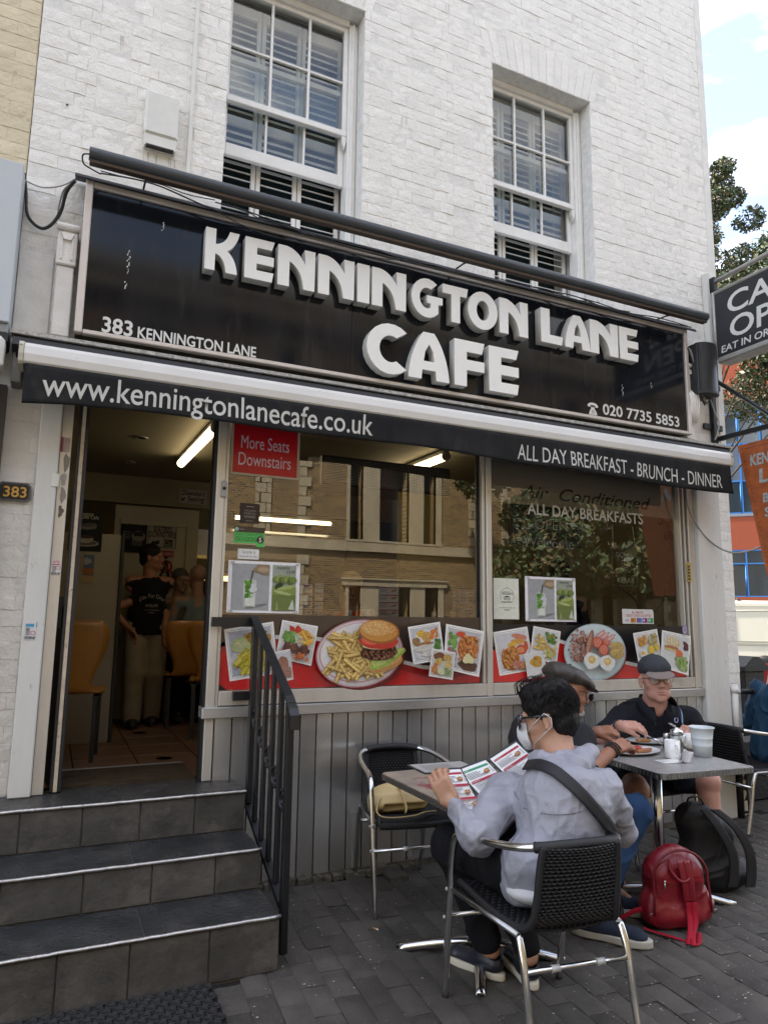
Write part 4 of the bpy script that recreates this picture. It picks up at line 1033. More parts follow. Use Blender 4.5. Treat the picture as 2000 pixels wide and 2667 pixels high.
c = Card(D, [(1626, 1649), (1688, 1637.8), (1702, 1718), (1641.5, 1731.6)], yp, 14, (.64, .65, .66)); c.scatter(60, .14, .15, .45, .42, .035, .028, [(.70, .34, .06)]); c.scatter(24, .5, .14, .86, .5, .06, .05, [(.50, .42, .14), (.34, .26, .08), (.60, .55, .3)]); c.blob(.25, .68, .16, .12, EGGW); c.blob(.22, .66, .08, .06, YOLK); c.blob(.58, .6, .14, .13, (.72, .52, .06)); c.blob(.45, .82, .14, .1, (.66, .46, .05)); c.blob(.82, .55, .1, .1, (.7, .5, .08))
c = Card(D, [(1698, 1640.5), (1773, 1656.7), (1765.7, 1757), (1693.8, 1735)], yp, 15, (.60, .62, .62)); c.blob(.38, .25, .27, .13, (.66, .54, .32), .1); c.blob(.36, .22, .24, .10, (.74, .66, .46), .1)
for k in range(5): p, q = c.P(.18 + k * .09, .14), c.P(.22 + k * .09, .30); D.line(p, q, .005, (.42, .28, .12))
c.blob(.36, .42, .26, .06, (.44, .18, .08)); c.blob(.34, .47, .25, .03, (.64, .5, .2)); c.blob(.62, .52, .13, .09, (.70, .16, .05)); c.scatter(8, .78, .2, .9, .36, .06, .05, [(.12, .02, .04)]); c.scatter(30, .5, .58, .9, .9, .07, .05, [(.14, .28, .04), (.26, .40, .10), (.36, .46, .18)])
D.oval(fp(1755, 1640, yp), .026, .042, (.30, .26, .42), 16); D.ring(fp(1755, 1640, yp), .02, .004, (.55, .5, .6), 12)
D.build('print', PR, wp2); MB().box((x0, yp + .002, z0), (x1, yp + .0185, z1)).build('backing', M_blk, wp2)

# ------------------------------------------------------------------ posters and stickers on the glass (stuck inside)
yi = YG - .004
def sheetp(px, y=yi):
 """decal whose unit square spans four pixel corners (TL TR BR BL) taken as an upright rectangle"""
 c = [fp(*p, y) for p in px]; xa, xb = (c[0][0] + c[3][0]) / 2, (c[1][0] + c[2][0]) / 2; za, zb = (c[3][1] + c[2][1]) / 2, (c[0][1] + c[1][1]) / 2
 return Decal((xa, y, za)), xb - xa, zb - za
def poster(name, lab, cat, px, y=yi, group=None, mt=PP):
 D, w, h = sheetp(px, y); return D, w, h, lambda: tag(D.build(name, mt), lab, cat, group)
D, w, h, fin = poster('seating_poster', 'red More Seats Downstairs notice at the top of the left window', 'notice', [(603, 1108), (783, 1119), (777, 1249.5), (600, 1236)], mt=PG)
D.rect(0, 0, w, h + .2, (.45, .43, .38)); D.rect(.014, .014, w - .014, h + .2, (.50, .006, .016)); D.text('More Seats', (w * .13, h * .54), .115, (.62, .55, .70), width=w * .70); D.text('Downstairs', (w * .10, h * .20), .115, (.62, .55, .70), width=w * .76); fin()
def matcha(px, lab):
 D, w, h, fin = poster('drink_poster', lab, 'poster', px, group='matcha drink posters in the windows')
 D.rect(0, 0, w, h, (.84, .84, .87)); D.rect(w * .055, h * .045, w * .57, h * .945, (.36, .37, .38)); D.rect(w * .61, h * .05, w * .945, h * .945, (.33, .36, .30))
 D.oval((w * .40, h * .13), w * .16, h * .03, (.20, .20, .21), 16, .2)
 D.poly([(w * .22, h * .11), (w * .385, h * .11), (w * .392, h * .62), (w * .215, h * .62)], (.55, .58, .54)); D.oval((w * .303, h * .62), w * .088, h * .028, (.50, .54, .48), 18)
 rr = random.Random(len(lab))
 for _ in range(26): D.oval((w * rr.uniform(.24, .33), h * rr.uniform(.26, .6)), w * .03, h * .035, rr.choice([(.08, .22, .03), (.14, .33, .05), (.22, .40, .10)]), 8, rr.random() * 3, .2)
 for _ in range(8): D.oval((w * rr.uniform(.32, .38), h * rr.uniform(.35, .58)), w * .03, h * .05, (.62, .64, .64), 8, rr.random() * 3)
 D.poly([(w * .24, h * .13), (w * .37, h * .13), (w * .37, h * .3), (w * .24, h * .28)], (.66, .70, .62))
 D.poly([(w * .30, h * .60), (w * .315, h * .60), (w * .345, h * .80), (w * .33, h * .82)], (.06, .05, .03)); D.poly([(w * .33, h * .82), (w * .40, h * .94), (w * .56, h * .94), (w * .56, h * .76), (w * .50, h * .74)], (.30, .22, .13)); D.oval((w * .48, h * .84), w * .08, h * .05, (.42, .33, .22), 14)
 D.rect(w * .61, h * .05, w * .945, h * .36, (.16, .20, .06)); D.rect(w * .61, h * .36, w * .945, h * .52, (.22, .29, .07))
 for k in range(7): D.oval((w * (.66 + .04 * k), h * (.66 + .03 * math.sin(k * 2.1))), w * .055, h * .06, [(.16, .22, .05), (.26, .32, .09), (.10, .14, .04)][k % 3], 12, k)
 D.oval((w * .70, h * .53), w * .06, h * .06, (.04, .06, .02), 12, .5); D.oval((w * .80, h * .50), w * .13, h * .04, (.36, .42, .14), 14, .2); D.oval((w * .75, h * .40), w * .13, h * .03, (.42, .48, .2), 14, -.2)
 D.poly([(w * .84, h * .08), (w * .93, h * .07), (w * .90, h * .28)], (.55, .60, .50)); D.poly([(w * .66, h * .06), (w * .70, h * .06), (w * .68, h * .25)], (.30, .36, .14))
 D.text('matcha', (w * .66, h * .87), .026, (.04, .04, .03), width=w * .18, shear=.2); D.text('£3.99', (w * .80, h * .79), .024, (.04, .04, .03), width=w * .12, shear=.2)
 for u in (.03, .93):
  for v in (.015, .945): D.rect(w * u, h * v, w * (u + .05), h * (v + .04), (.50, .50, .48))
 fin()
matcha([(594, 1460), (782, 1466), (778, 1600), (590, 1594)], 'matcha drink poster taped inside the left window above the black handrail')
matcha([(1365, 1500), (1497, 1507), (1502, 1621), (1370, 1617)], 'smaller matcha drink poster taped inside the right window above the breakfast panel')
D, w, h, fin = poster('award_sticker', 'small dark brown award sticker inside the left window', 'sticker', [(626, 1310), (677, 1312), (675, 1364), (624, 1361)])
D.rect(0, 0, w, h, (.055, .035, .025)); G_ = (.30, .27, .22); D.text('LOVE LONDON', (w * .2, h * .58), .016, G_, width=w * .6); D.text('AWARDS 2016', (w * .2, h * .44), .016, G_, width=w * .6); D.text('WINNER', (w * .2, h * .25), .024, G_, width=w * .6); D.rect(w * .3, h * .82, w * .7, h * .85, G_); D.rect(w * .3, h * .10, w * .7, h * .12, G_); fin()
D, w, h, fin = poster('hygiene_sticker', 'green food hygiene rating sticker with a circled 5 in the left window', 'sticker', [(611, 1370), (690, 1375), (688, 1427), (609, 1420)], mt=PG)
D.rect(0, h * .72, w, h, (.05, .035, .03)); D.rect(0, h * .16, w, h * .72, (.10, .50, .12)); D.rect(w * .72, 0, w, h * .17, (.10, .50, .12)); D.rect(0, h * .545, w, h * .555, (.01, .1, .02))
D.text('FOOD HYGIENE RATING', (w * .05, h * .57), .028, (.01, .09, .02), width=w * .9); D.oval((w * .07, h * .86), .012, .012, (.3, .5, .45)); D.text('Food Standards Agency', (w * .13, h * .84), .010, (.4, .4, .4), width=w * .2)
for k in range(5): cx = w * (.11 + .145 * k); D.ring((cx, h * .37), .013, .0026, (.01, .09, .02), 18); D.text(str(k), (cx - .005, h * .37 - .008), .022, (.01, .09, .02))
D.oval((w * .855, h * .36), .022, .022, (.02, .02, .02), 22); D.text('5', (w * .855 - .010, h * .36 - .014), .040, (.75, .78, .72), bold=.01); fin()
D, w, h, fin = poster('payment_sticker', 'white Tap to Pay sticker in the left window above the matcha poster', 'sticker', [(620, 1428), (675, 1432), (674, 1458), (619, 1455)], mt=PG)
D.rect(0, 0, w, h, (.72, .74, .73)); D.text('Tap to Pay', (w * .2, h * .56), .024, (.03, .03, .03), width=w * .46); D.ring((w * .72, h * .66), .007, .0016, (.03, .03, .03), 8, -.9, .9); D.ring((w * .72, h * .66), .012, .0016, (.03, .03, .03), 8, -.9, .9); D.text('Available Buy  Pay  G Pay', (w * .07, h * .2), .013, (.03, .03, .03), width=w * .84); fin()
D, w, h, fin = poster('certificate', 'pale travel award certificate inside the right window beside the mullion', 'certificate', [(1284, 1505), (1350, 1508), (1352, 1614), (1286, 1612)])
D.rect(0, 0, w, h, (.74, .76, .66)); K_ = (.02, .02, .02); D.ring((w * .53, h * .56), w * .27, .0025, K_, 30, -.5, 3.64); D.text('CERTIFICATE of', (w * .36, h * .655), .011, K_, width=w * .34); D.text('EXCELLENCE', (w * .33, h * .60), .02, K_, width=w * .42, bold=.02)
for s_ in (-1, 1): D.ring((w * .53 + s_ * .015, h * .51), .0115, .0035, K_, 16); D.oval((w * .53 + s_ * .015, h * .51), .004, .004, K_, 8)
D.poly([(w * .53 - .02, h * .565), (w * .53 + .02, h * .565), (w * .53, h * .53)], K_); D.text('tripadvisor', (w * .30, h * .40), .022, K_, width=w * .45); D.text('KENNINGTON LANE CAFE', (w * .22, h * .265), .011, (.2, .2, .18), width=w * .62)
for k in range(5): D.oval((w * (.44 + .045 * k), h * .225), .004, .004, (.05, .2, .12), 8)
fin()
D, w, h, fin = poster('card_sticker', 'white credit cards accepted sticker low in the right window', 'sticker', [(1620, 1585), (1701, 1589), (1703, 1627), (1621, 1623)], mt=PG)
D.poly([(0, 0), (w, 0), (w, h * .85), (w * .96, h), (0, h)], (.66, .66, .66)); D.text('ALL MAJOR', (w * .30, h * .70), .026, (.45, .02, .03), width=w * .38, bold=.01); D.text('CREDIT CARDS ACCEPTED', (w * .10, h * .48), .026, (.45, .02, .03), width=w * .82, bold=.01)
D.text('VISA', (w * .08, h * .16), .022, (.02, .05, .3), width=w * .12, shear=.2)
for k, cc in enumerate([(.5, .25, .03), (.05, .2, .5), (.25, .02, .25), (.02, .3, .08)]): D.rect(w * (.26 + .185 * k), h * .08, w * (.42 + .185 * k), h * .40, cc); D.oval((w * (.31 + .185 * k), h * .24), .010, .010, [(.6, .02, .02), (.5, .02, .03), (.6, .6, .6), (.6, .7, .6)][k], 12)
fin()
# lettering on the right pane
LT = thing('window_lettering', 'white ALL DAY BREAKFASTS lettering fixed across the right window', 'lettering')
M_let = mat('white_vinyl', (.55, .55, .52), .5); M_letk = mat('black_vinyl', (.015, .015, .015), .4)
a = fp(1374, 1338, YG - .002); b = fp(1675, 1366, YG - .002)
text('lettering', 'ALL DAY BREAKFASTS', M_let, LT, (a[0], YG - .002, (a[1] + b[1]) / 2), width=b[0] - a[0], size=.118, extrude=.0006, bold=.012)
tp_ = thing('transom_panel', 'beige transom panel behind the top of the right pane with black script lettering', 'panel')
MB().box((2.751, YG + .012, 2.345), (4.557, YG + .02, 2.74)).build('panel', mat('beige_board', (.36, .33, .28), .5, var=.1), tp_)
a = fp(1357, 1290, yi + .006); b = fp(1697, 1318, yi + .006)
text('lettering', 'Air  Conditioned', M_letk, tp_, (a[0], YG + .010, 2.40), width=b[0] - a[0], size=.135, extrude=.0006, shear=.35, bold=.006)
# number plaque, stickers on the jambs, bell push
npq = thing('number_plaque', 'black number plaque with gold 383 on the brick pier beside the door', 'number plaque')
c0 = aty(37, 1280, FY - .02); M_gold = mat('gold_paint', (.60, .36, .08), .4, .3); M_pq = mat('plaque_black', (.012, .012, .012), .45); M_pqr = mat('plaque_rim', (.12, .12, .13), .5)
def octo(w, h, c): return [(-w + c, -h), (w - c, -h), (w, -h + c), (w, h - c), (w - c, h), (-w + c, h), (-w, h - c), (-w, -h + c)]
q = MB().prism([(c0.x + a, c0.z + b) for a, b in octo(.078, .050, .016)], FY - .018, FY - .002); q.build('plate', M_pqr, npq)
MB().prism([(c0.x + a, c0.z + b) for a, b in octo(.070, .042, .014)], FY - .0195, FY - .0182).build('field', M_pq, npq)
text('lettering', '383', M_gold, npq, (c0.x - .054, FY - .021, c0.z - .028), width=.108, size=.078, extrude=.001, bold=.012)
M_stk = PP
D, w, h, fin = poster('locksmith_sticker', 'small phone number sticker on the white pilaster left of the door', 'sticker', [(66, 1625), (94, 1622), (92, 1667), (62, 1667)], y=4.076)
D.rect(0, 0, w, h, (.66, .67, .68)); D.rect(w * .05, h * .78, w * .82, h * .97, (.08, .32, .50)); D.text('1', (w * .84, h * .76), .04, (.08, .32, .50)); [D.rect(w * .1, h * (.28 + .06 * k), w * (.5 - .04 * (k % 3)), h * (.31 + .06 * k), (.05, .05, .05)) for k in range(8)]; D.ring((w * .75, h * .42), .010, .0025, (.5, .03, .1)); D.text('07476 894 469', (w * .02, h * .04), .022, (.03, .03, .03), width=w * .95, bold=.02); fin()
D, w, h, fin = poster('shutter_sticker', 'small red and white sticker on the aluminium door jamb', 'sticker', [(137, 1460), (160, 1460), (154, 1497), (131, 1499)], y=4.1035)
D.rect(0, 0, w, h, (.68, .66, .66)); D.text('SHUTTER', (w * .1, h * .82), .018, (.5, .03, .08), width=w * .8, bold=.02); D.rect(w * .05, h * .70, w * .95, h * .76, (.5, .03, .08)); [D.rect(w * .1, h * (.24 + .07 * k), w * .5, h * (.27 + .07 * k), (.06, .06, .06)) for k in range(6)]; D.ring((w * .75, h * .5), .010, .002, (.5, .03, .1)); D.text('0208 854 7841', (w * .0, h * .03), .018, (.05, .03, .03), width=w, bold=.02); fin()
D, w, h, fin = poster('peeling_sticker', 'worn upright sticker near the top of the door jamb', 'sticker', [(160, 1139), (184, 1139), (182, 1178), (157, 1177)], y=4.1035)
D.rect(0, 0, w, h, (.46, .38, .37)); D.rect(0, 0, w * .25, h, (.30, .10, .16)); D.ring((w * .66, h * .82), .009, .002, (.35, .06, .12)); fin()
D, w, h, fin = poster('torn_sticker', 'torn faded sticker strip on the door jamb below the upright sticker', 'sticker', [(160, 1181), (182, 1181), (171, 1349), (149, 1349)], y=4.1035)
D.oval((w * .6, h * .86), w * .36, h * .14, (.25, .23, .2), 14, 0, .3, 1); D.oval((w * .45, h * .6), w * .36, h * .1, (.40, .37, .33), 14, 0, .3, 2); D.oval((w * .5, h * .35), w * .34, h * .12, (.30, .27, .24), 14, 0, .35, 3); D.oval((w * .4, h * .1), w * .3, h * .09, (.14, .12, .1), 14, 0, .5, 4); fin()
bp = thing('bell_push', 'grey bell push on the aluminium post right of the door', 'bell push'); c0 = aty(583, 1274, 4.11)
MB().box((c0.x - .016, 4.098, c0.z - .05), (c0.x + .016, 4.111, c0.z + .05), .005).build('plate', M_pl if False else mat('grey_plastic', (.35, .35, .34), .5), bp)
q = MB().lathe([(.0, 0), (.010, .0), (.010, .004), (.006, .006), (0, .006)], (0, 0, 0), 14).build('button', M_blk, bp); q.matrix_world = Matrix.Translation((c0.x, 4.098, c0.z + .004)) @ Euler((R(90), 0, 0)).to_matrix().to_4x4()
pk = thing('jamb_plate', 'small metal lock plate on the white pilaster beside the door', 'metal plate'); c0 = aty(144, 1251, 4.076)
MB().box((c0.x - .018, 4.071, c0.z - .035), (c0.x + .018, 4.0775, c0.z + .035), .002).build('plate', M_pl, pk)
# paper labels at the right hand frame
D, w, h, fin = poster('yellow_sticker', 'small yellow and black sticker on the right shopfront frame', 'sticker', [(1788, 1465), (1798, 1465), (1800, 1516), (1790, 1516)], y=4.106)
D.rect(0, 0, w, h, (.45, .36, .06)); [D.rect(w * .2, h * (.1 + .16 * k), w * .8, h * (.2 + .16 * k), (.04, .04, .03)) for k in range(5)]; fin()
# ================================================================== inside the cafe
FZ, CZ = .52, 2.9
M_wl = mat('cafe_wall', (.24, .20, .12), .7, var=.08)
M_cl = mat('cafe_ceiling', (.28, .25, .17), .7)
M_ft = mat('terracotta_tile', (.20, .11, .07), .38, var=.2, vscale=6, rand=.12, bump=.3, bscale=30)
M_fg = mat('floor_grout', (.03, .025, .02), .9)
fl = MB().box((-.4, 4.65, .3), (5.0, 12, FZ - .004)).build('floor', M_fg, kind='structure', label='tiled cafe floor')
fm = MB().box((-.20, -.155, -.006), (.20, .155, 0), .002)
fm = MB().box((-.198, -.198, -.006), (.198, .198, 0), .003).mesh('floor_tile', M_ft)
for i in range(-1, 12):
 for j in range(0, 14):
  inst(fm, 'floor_tile', (.0 + i * .405, 4.86 + j * .405, FZ + .001), fl)
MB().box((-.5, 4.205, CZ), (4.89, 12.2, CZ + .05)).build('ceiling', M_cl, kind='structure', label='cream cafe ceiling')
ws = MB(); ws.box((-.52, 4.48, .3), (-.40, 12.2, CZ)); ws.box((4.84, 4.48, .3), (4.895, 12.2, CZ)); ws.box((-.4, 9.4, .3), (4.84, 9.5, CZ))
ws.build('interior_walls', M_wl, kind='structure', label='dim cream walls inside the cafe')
MB().box((-.399, 7.4, 2.62), (4.83, 7.5, CZ - .001)).build('bulkhead', M_wl, kind='structure', label='cream bulkhead crossing the cafe ceiling')
MB().box((3.1, 6.3, .53), (4.83, 6.36, CZ - .002)).build('partition', mat('ochre_wall', (.24, .19, .07), .6, var=.1), kind='structure', label='ochre partition wall behind the right window')
dd = MB().box((3.1, 6.27, .53), (4.83, 6.298, 1.86)).build('dado', mat('grey_dado', (.14, .135, .12), .5), kind='structure', label='grey dado boarding below the ochre wall')
for k in range(6): MB().box((3.12 + k * .285, 6.262, .55), (3.39 + k * .285, 6.27, 1.85), .002).build('panel', MATS['grey_dado'], dd)
# white cabinet with posters, left of the waitress
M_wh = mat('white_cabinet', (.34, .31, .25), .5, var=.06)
cab = thing('white_partition', 'tall white partition with dark posters inside the doorway on the left', 'partition')
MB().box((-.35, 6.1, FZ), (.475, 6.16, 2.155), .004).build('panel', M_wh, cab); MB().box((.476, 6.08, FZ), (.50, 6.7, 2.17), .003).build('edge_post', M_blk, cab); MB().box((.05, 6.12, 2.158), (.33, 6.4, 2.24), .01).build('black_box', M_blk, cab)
def wallposter(name, lab, px, y, fn, group=None, mt=PP):
 D, w, h = sheetp(px, y); fn(D, w, h); return tag(D.build(name, mt), lab, 'poster', group)
def f_coffee(D, w, h):
 D.rect(-.06, 0, w, h, (.012, .012, .012)); W_ = (.5, .47, .4)
 D.text('Kennington', (w * .0 - .05, h * .88), .05, W_, width=w * .85); D.text('Lane Cafe', (w * .1, h * .81), .04, W_, width=w * .7)
 D.oval((w * .35, h * .20), w * .55, h * .085, (.30, .28, .25), 24); D.oval((w * .35, h * .21), w * .45, h * .06, (.10, .09, .08), 24); D.oval((w * .35, h * .30), w * .32, h * .10, (.34, .31, .28), 24); D.oval((w * .35, h * .36), w * .32, h * .045, (.05, .03, .02), 24); D.oval((w * .45, h * .60), w * .35, h * .06, (.16, .15, .14), 18, .15, .2); D.oval((w * .45, h * .66), w * .3, h * .05, (.08, .08, .08), 18, .1, .2)
wallposter('coffee_poster', 'black coffee cup poster on the white partition inside the doorway', [(200, 1332), (270, 1332), (264, 1436), (200, 1436)], 6.095, f_coffee)
def f_blue(D, w, h): D.rect(0, 0, w, h, (.40, .30, .18)); D.rect(.01, h * .25, w * .92, h * .97, (.10, .17, .30)); D.oval((w * .5, h * .4), w * .4, h * .14, (.35, .14, .05), 16, 0, .3); D.oval((w * .4, h * .75), w * .3, h * .12, (.36, .38, .40), 16, 0, .3, 3)
wallposter('blue_poster', 'small blue and orange picture poster low on the white partition', [(215, 1443), (249, 1443), (243, 1519), (210, 1518)], 6.095, f_blue)
tr = thing('doorway_wall', 'pale inner wall with a moulded frame behind the waitress', 'wall');
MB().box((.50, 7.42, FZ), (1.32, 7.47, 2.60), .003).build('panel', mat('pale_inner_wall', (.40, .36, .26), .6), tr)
MB().box((1.20, 7.395, FZ), (1.25, 7.419, 2.46), .004).box((.55, 7.395, 2.41), (1.199, 7.419, 2.46), .004).build('moulding', mat('pale_inner_wall', (.40, .36, .26), .6), tr)
yy = 7.405
def f_board(D, w, h):
 D.rect(0, 0, w, h, (.010, .010, .010)); W_ = (.22, .21, .19); D.text('Kennington', (w * .35, h * .86), .045, W_, width=w * .58); D.ring((w * .2, h * .9), .02, .004, W_, 10); D.oval((w * .68, h * .5), w * .26, h * .17, W_, 20); D.rect(w * .5, h * .5, w * .86, h * .64, (.02, .02, .02))
 for k in range(5): D.rect(w * .08, h * (.62 - .05 * k), w * (.40 - .03 * (k % 2)), h * (.635 - .05 * k), W_)
 for k in range(4): D.rect(w * (.45 + .1 * k), h * .2, w * (.52 + .1 * k), h * .38, (.12, .11, .10)); D.text('£', (w * .1, h * .08), .04, W_)
wallposter('menu_board', 'black menu board poster on the inner wall behind the waitress', [(316, 1352), (384, 1356), (381, 1440), (312, 1438)], yy, f_board)
def f_more(D, w, h):
 D.rect(0, 0, w, h, (.33, .31, .26)); D.rect(.008, .008, w - .008, h - .008, (.015, .015, .015)); D.rect(.014, .014, w - .014, h - .014, (.33, .31, .26)); K_ = (.015, .015, .015)
 D.text('MORE', (w * .27, h * .77), .085, K_, width=w * .46, bold=.02); D.text('SEATING', (w * .18, h * .59), .085, K_, width=w * .64, bold=.02); D.text('DOWNSTAIRS', (w * .05, h * .41), .085, K_, width=w * .9, bold=.02)
 D.poly([(w * .12, h * .18), (w * .22, h * .31), (w * .22, h * .24), (w * .40, h * .32), (w * .42, h * .16), (w * .24, h * .13), (w * .24, h * .08)], K_); D.rect(w * .56, h * .08, w * .86, h * .34, K_); D.line((w * .6, h * .30), (w * .6, h * .14), .008, (.33, .31, .26)); D.line((w * .6, h * .14), (w * .8, h * .14), .008, (.33, .31, .26)); D.line((w * .66, h * .3), (w * .82, h * .18), .008, (.33, .31, .26))
wallposter('seating_notice', 'white MORE SEATING DOWNSTAIRS notice on the inner wall', [(386, 1357), (463, 1360), (459, 1430), (382, 1428)], yy, f_more)
def f_no(D, w, h):
 D.rect(0, 0, w, h, (.34, .31, .26)); D.rect(w * .02, h * .74, w * .98, h, (.30, .01, .03)); D.text('No entry', (w * .08, h * .80), .075, (.5, .46, .4), width=w * .84); c = (w * .5, h * .37); D.ring(c, w * .38, .022, (.32, .02, .03), 30); D.oval((c[0], c[1] + .09), .018, .018, BLK, 12); D.poly([(c[0] - .02, c[1] + .06), (c[0] + .02, c[1] + .06), (c[0] + .03, c[1] - .02), (c[0] + .05, c[1] - .11), (c[0] + .02, c[1] - .11), (c[0], c[1] - .03), (c[0] - .04, c[1] - .11), (c[0] - .06, c[1] - .10), (c[0] - .02, c[1])], BLK); D.line((c[0] - .1, c[1] + .1), (c[0] + .1, c[1] - .1), .018, (.32, .02, .03))
wallposter('no_entry_sign', 'No entry sign with a red ringed walking figure beside the waitress', [(413, 1434), (453, 1435), (450, 1500), (410, 1500)], yy, f_no)
def f_dn(D, w, h):
 D.rect(0, 0, w, h, (.42, .39, .33)); D.ring((w * .5, h * .5), .0001, .0001, BLK); D.rect(.01, .01, w - .01, .014, BLK); D.rect(.01, h - .014, w - .01, h - .01, BLK); D.rect(.01, .01, .014, h - .01, BLK); D.rect(w - .014, .01, w - .01, h - .01, BLK)
 D.text('Downstairs', (w * .08, h * .58), .075, BLK, width=w * .84, shear=.2, bold=.02); D.text('Seating', (w * .28, h * .18), .075, BLK, width=w * .64, shear=.2, bold=.02); D.poly([(w * .07, h * .16), (w * .2, h * .2), (w * .16, h * .26), (w * .24, h * .36), (w * .18, h * .42), (w * .11, h * .31), (w * .07, h * .36)], BLK)
wallposter('downstairs_sign', 'white Downstairs Seating sign on the bulkhead over the doorway', [(468, 1271), (539, 1281), (537, 1315), (467, 1309)], 7.39, f_dn)
# kitchen hatch glow beyond
kt = thing('kitchen_hatch', 'steel kitchen servery seen past the inner wall', 'servery')
MB().box((1.33, 7.9, FZ), (3.2, 8.5, 1.55), .01).build('counter', M_ledge, kt); MB().box((1.33, 7.95, 2.15), (3.2, 8.4, 2.5), .03).build('hood', M_ledge, kt); MB().box((1.35, 9.3, 1.6), (3.1, 9.38, 2.1)).build('back_shelf', mat('dark_shelf', (.03, .03, .03), .6), kt)
# lights
M_tube = mat('lit_diffuser', (1, .9, .7), .5, emit=((1, .80, .48), 2.2))
M_tube_d = mat('lit_diffuser_far', (1, .9, .7), .5, emit=((1, .84, .5), 1.6))
def tube(lab, a, b, r_, mt, g='fluorescent ceiling lights'):
 a, b = Vector(a), Vector(b); t = thing('ceiling_light', lab, 'ceiling light', (0, 0, 0), group=g)
 MB().tube([a, b], r_, 12).build('diffuser', mt, t); d = (b - a).normalized()
 up = Vector((0, 0, .035)); q = MB(); q.tube([a - d * .02 + up, b + d * .02 + up], r_ * .9, 6); q.tube([a - d * .03, a - d * .001], r_ * 1.08, 10).tube([b + d * .001, b + d * .03], r_ * 1.08, 10); q.build('body', M_pl, t)
tube('lit fluorescent light on the ceiling just inside the open doorway', (.955, 4.93, 2.83), (.93, 6.23, 2.83), .034, M_tube)
tube('lit fluorescent light on the ceiling behind the black display board', (2.83, 4.92, 2.83), (2.80, 6.15, 2.83), .034, M_tube)
tube('lit fluorescent light running across the back of the room', (1.83, 8.0, 2.64), (3.0, 8.0, 2.645), .022, M_tube_d)
tube('lit warm light over the kitchen servery', (1.30, 7.86, 1.93), (1.75, 7.86, 1.93), .03, mat('lit_diffuser_yellow', (1, .9, .6), .5, emit=((1, .62, .16), 1.8)))
for lab, px, y in (('recessed ceiling downlight nearer the doorway', (368, 1140), 5.6), ('recessed ceiling downlight farther inside', (338, 1203), 6.9)):
 p = atz(*px, CZ - .003); t = thing('downlight', lab, 'downlight', p, group='recessed downlights'); MB().lathe([(.055, 0), (.052, -.006), (.035, -.004), (.03, .0)], (0, 0, 0), 20).build('trim', M_ledge, t); MB().lathe([(.0, -.002), (.03, -.002)], (0, 0, 0), 16).build('lamp', M_blk, t)
sd_t = thing('smoke_detector', 'round smoke detector on the ceiling left of the display board', 'smoke detector', atz(820, 1193, CZ - .001)); MB().lathe([(0, -.05), (.045, -.048), (.06, -.03), (.06, 0)], (0, 0, 0), 24).build('body', mat('dim_white_plastic', (.35, .34, .3), .5), sd_t)
# LED boards hanging in the windows
M_led = mat('led_board', (.006, .006, .008), .4); M_dot = mat('led_dot', (.60, .60, .62), .4)
def ledboard(lab, px, y, nx, nz, pat=None):
 c = [fp(*p, y) for p in px]; xa, xb = c[0][0], c[1][0]; za, zb = c[2][1], c[0][1]
 t = thing('led_display', lab, 'display board', (0, 0, 0)); MB().box((xa, y, za), (xb, y + .05, zb), .004).build('case', M_led, t)
 q = MB(); dx, dz = (xb - xa - .04) / nx, (zb - za - .04) / nz
 for i in range(nx + 1):
  for j in range(nz + 1):
   if pat and not pat(i / nx, 1 - j / nz, i, j): continue
   x, z = xa + .02 + i * dx, za + .02 + j * dz; r_ = min(dx, dz) * .17
   q.add([(x - r_, y - .001, z), (x, y - .001, z - r_), (x + r_, y - .001, z), (x, y - .001, z + r_)], [(0, 1, 2, 3)])
 q.build('led_dots', M_dot, t, kind='stuff')
 return t
ledboard('long black LED display board hanging inside the left window', [(840, 1183), (1172, 1222), (1170, 1290)], 4.30, 70, 14)
def f5(u, v, i, j): return i < 3 or i > 33 or j < 2
tl = ledboard('square black OPEN Welcome light board hanging inside the right window', [(1332, 1308), (1514, 1330), (1512, 1427)], 4.26, 36, 20, f5)
cA = fp(1345, 1350, 4.255); cB = fp(1500, 1350, 4.255)
text('lettering', 'OPEN', M_dot, tl, (cA[0] + .16, 4.2575, 2.185), width=.30, size=.11, extrude=.0004, bold=-.02)
text('lettering', 'Welcome', M_dot, tl, (cA[0] + .06, 4.2575, 2.05), width=.46, size=.11, extrude=.0004, bold=-.02)
# doner kebab light sign
kb = thing('kebab_sign', 'clear acrylic DONER KEBAB outline sign hanging on chains in the right window', 'hanging sign')
yk = 4.24; A_, B_ = fp(1593, 1422, yk), fp(1661, 1527, yk); M_acr = glassmat('acrylic', .05, (.93, .95, .95)); M_ln = mat('engraved_line', (.75, .78, .74), .5)
MB().add([(A_[0], yk + .002, B_[1]), (B_[0], yk + .002, B_[1]), (B_[0], yk + .002, A_[1]), (A_[0], yk + .002, A_[1])], [(0, 1, 2, 3)]).build('sheet', M_acr, kb)
xm = (A_[0] + B_[0]) / 2; w = B_[0] - A_[0]
text('lettering', 'DÖNER', M_ln, kb, (xm - .085, yk, A_[1] - .085), width=.17, size=.06, extrude=.0004, bold=-.02); text('lettering', 'KEBAB', M_ln, kb, (xm - .085, yk, B_[1] + .022), width=.17, size=.06, extrude=.0004, bold=-.02)
q = MB(); zt, zb = A_[1] - .11, B_[1] + .085
for p in ([(-.04, zt - .02), (.04, zt - .02), (.026, zb + .02), (-.026, zb + .02), (-.04, zt - .02)], [(0, zt + .01), (0, zt - .02)], [(0, zb + .02), (0, zb)]): q.tube([(xm + a, yk, b) for a, b in p], .0014, 4)
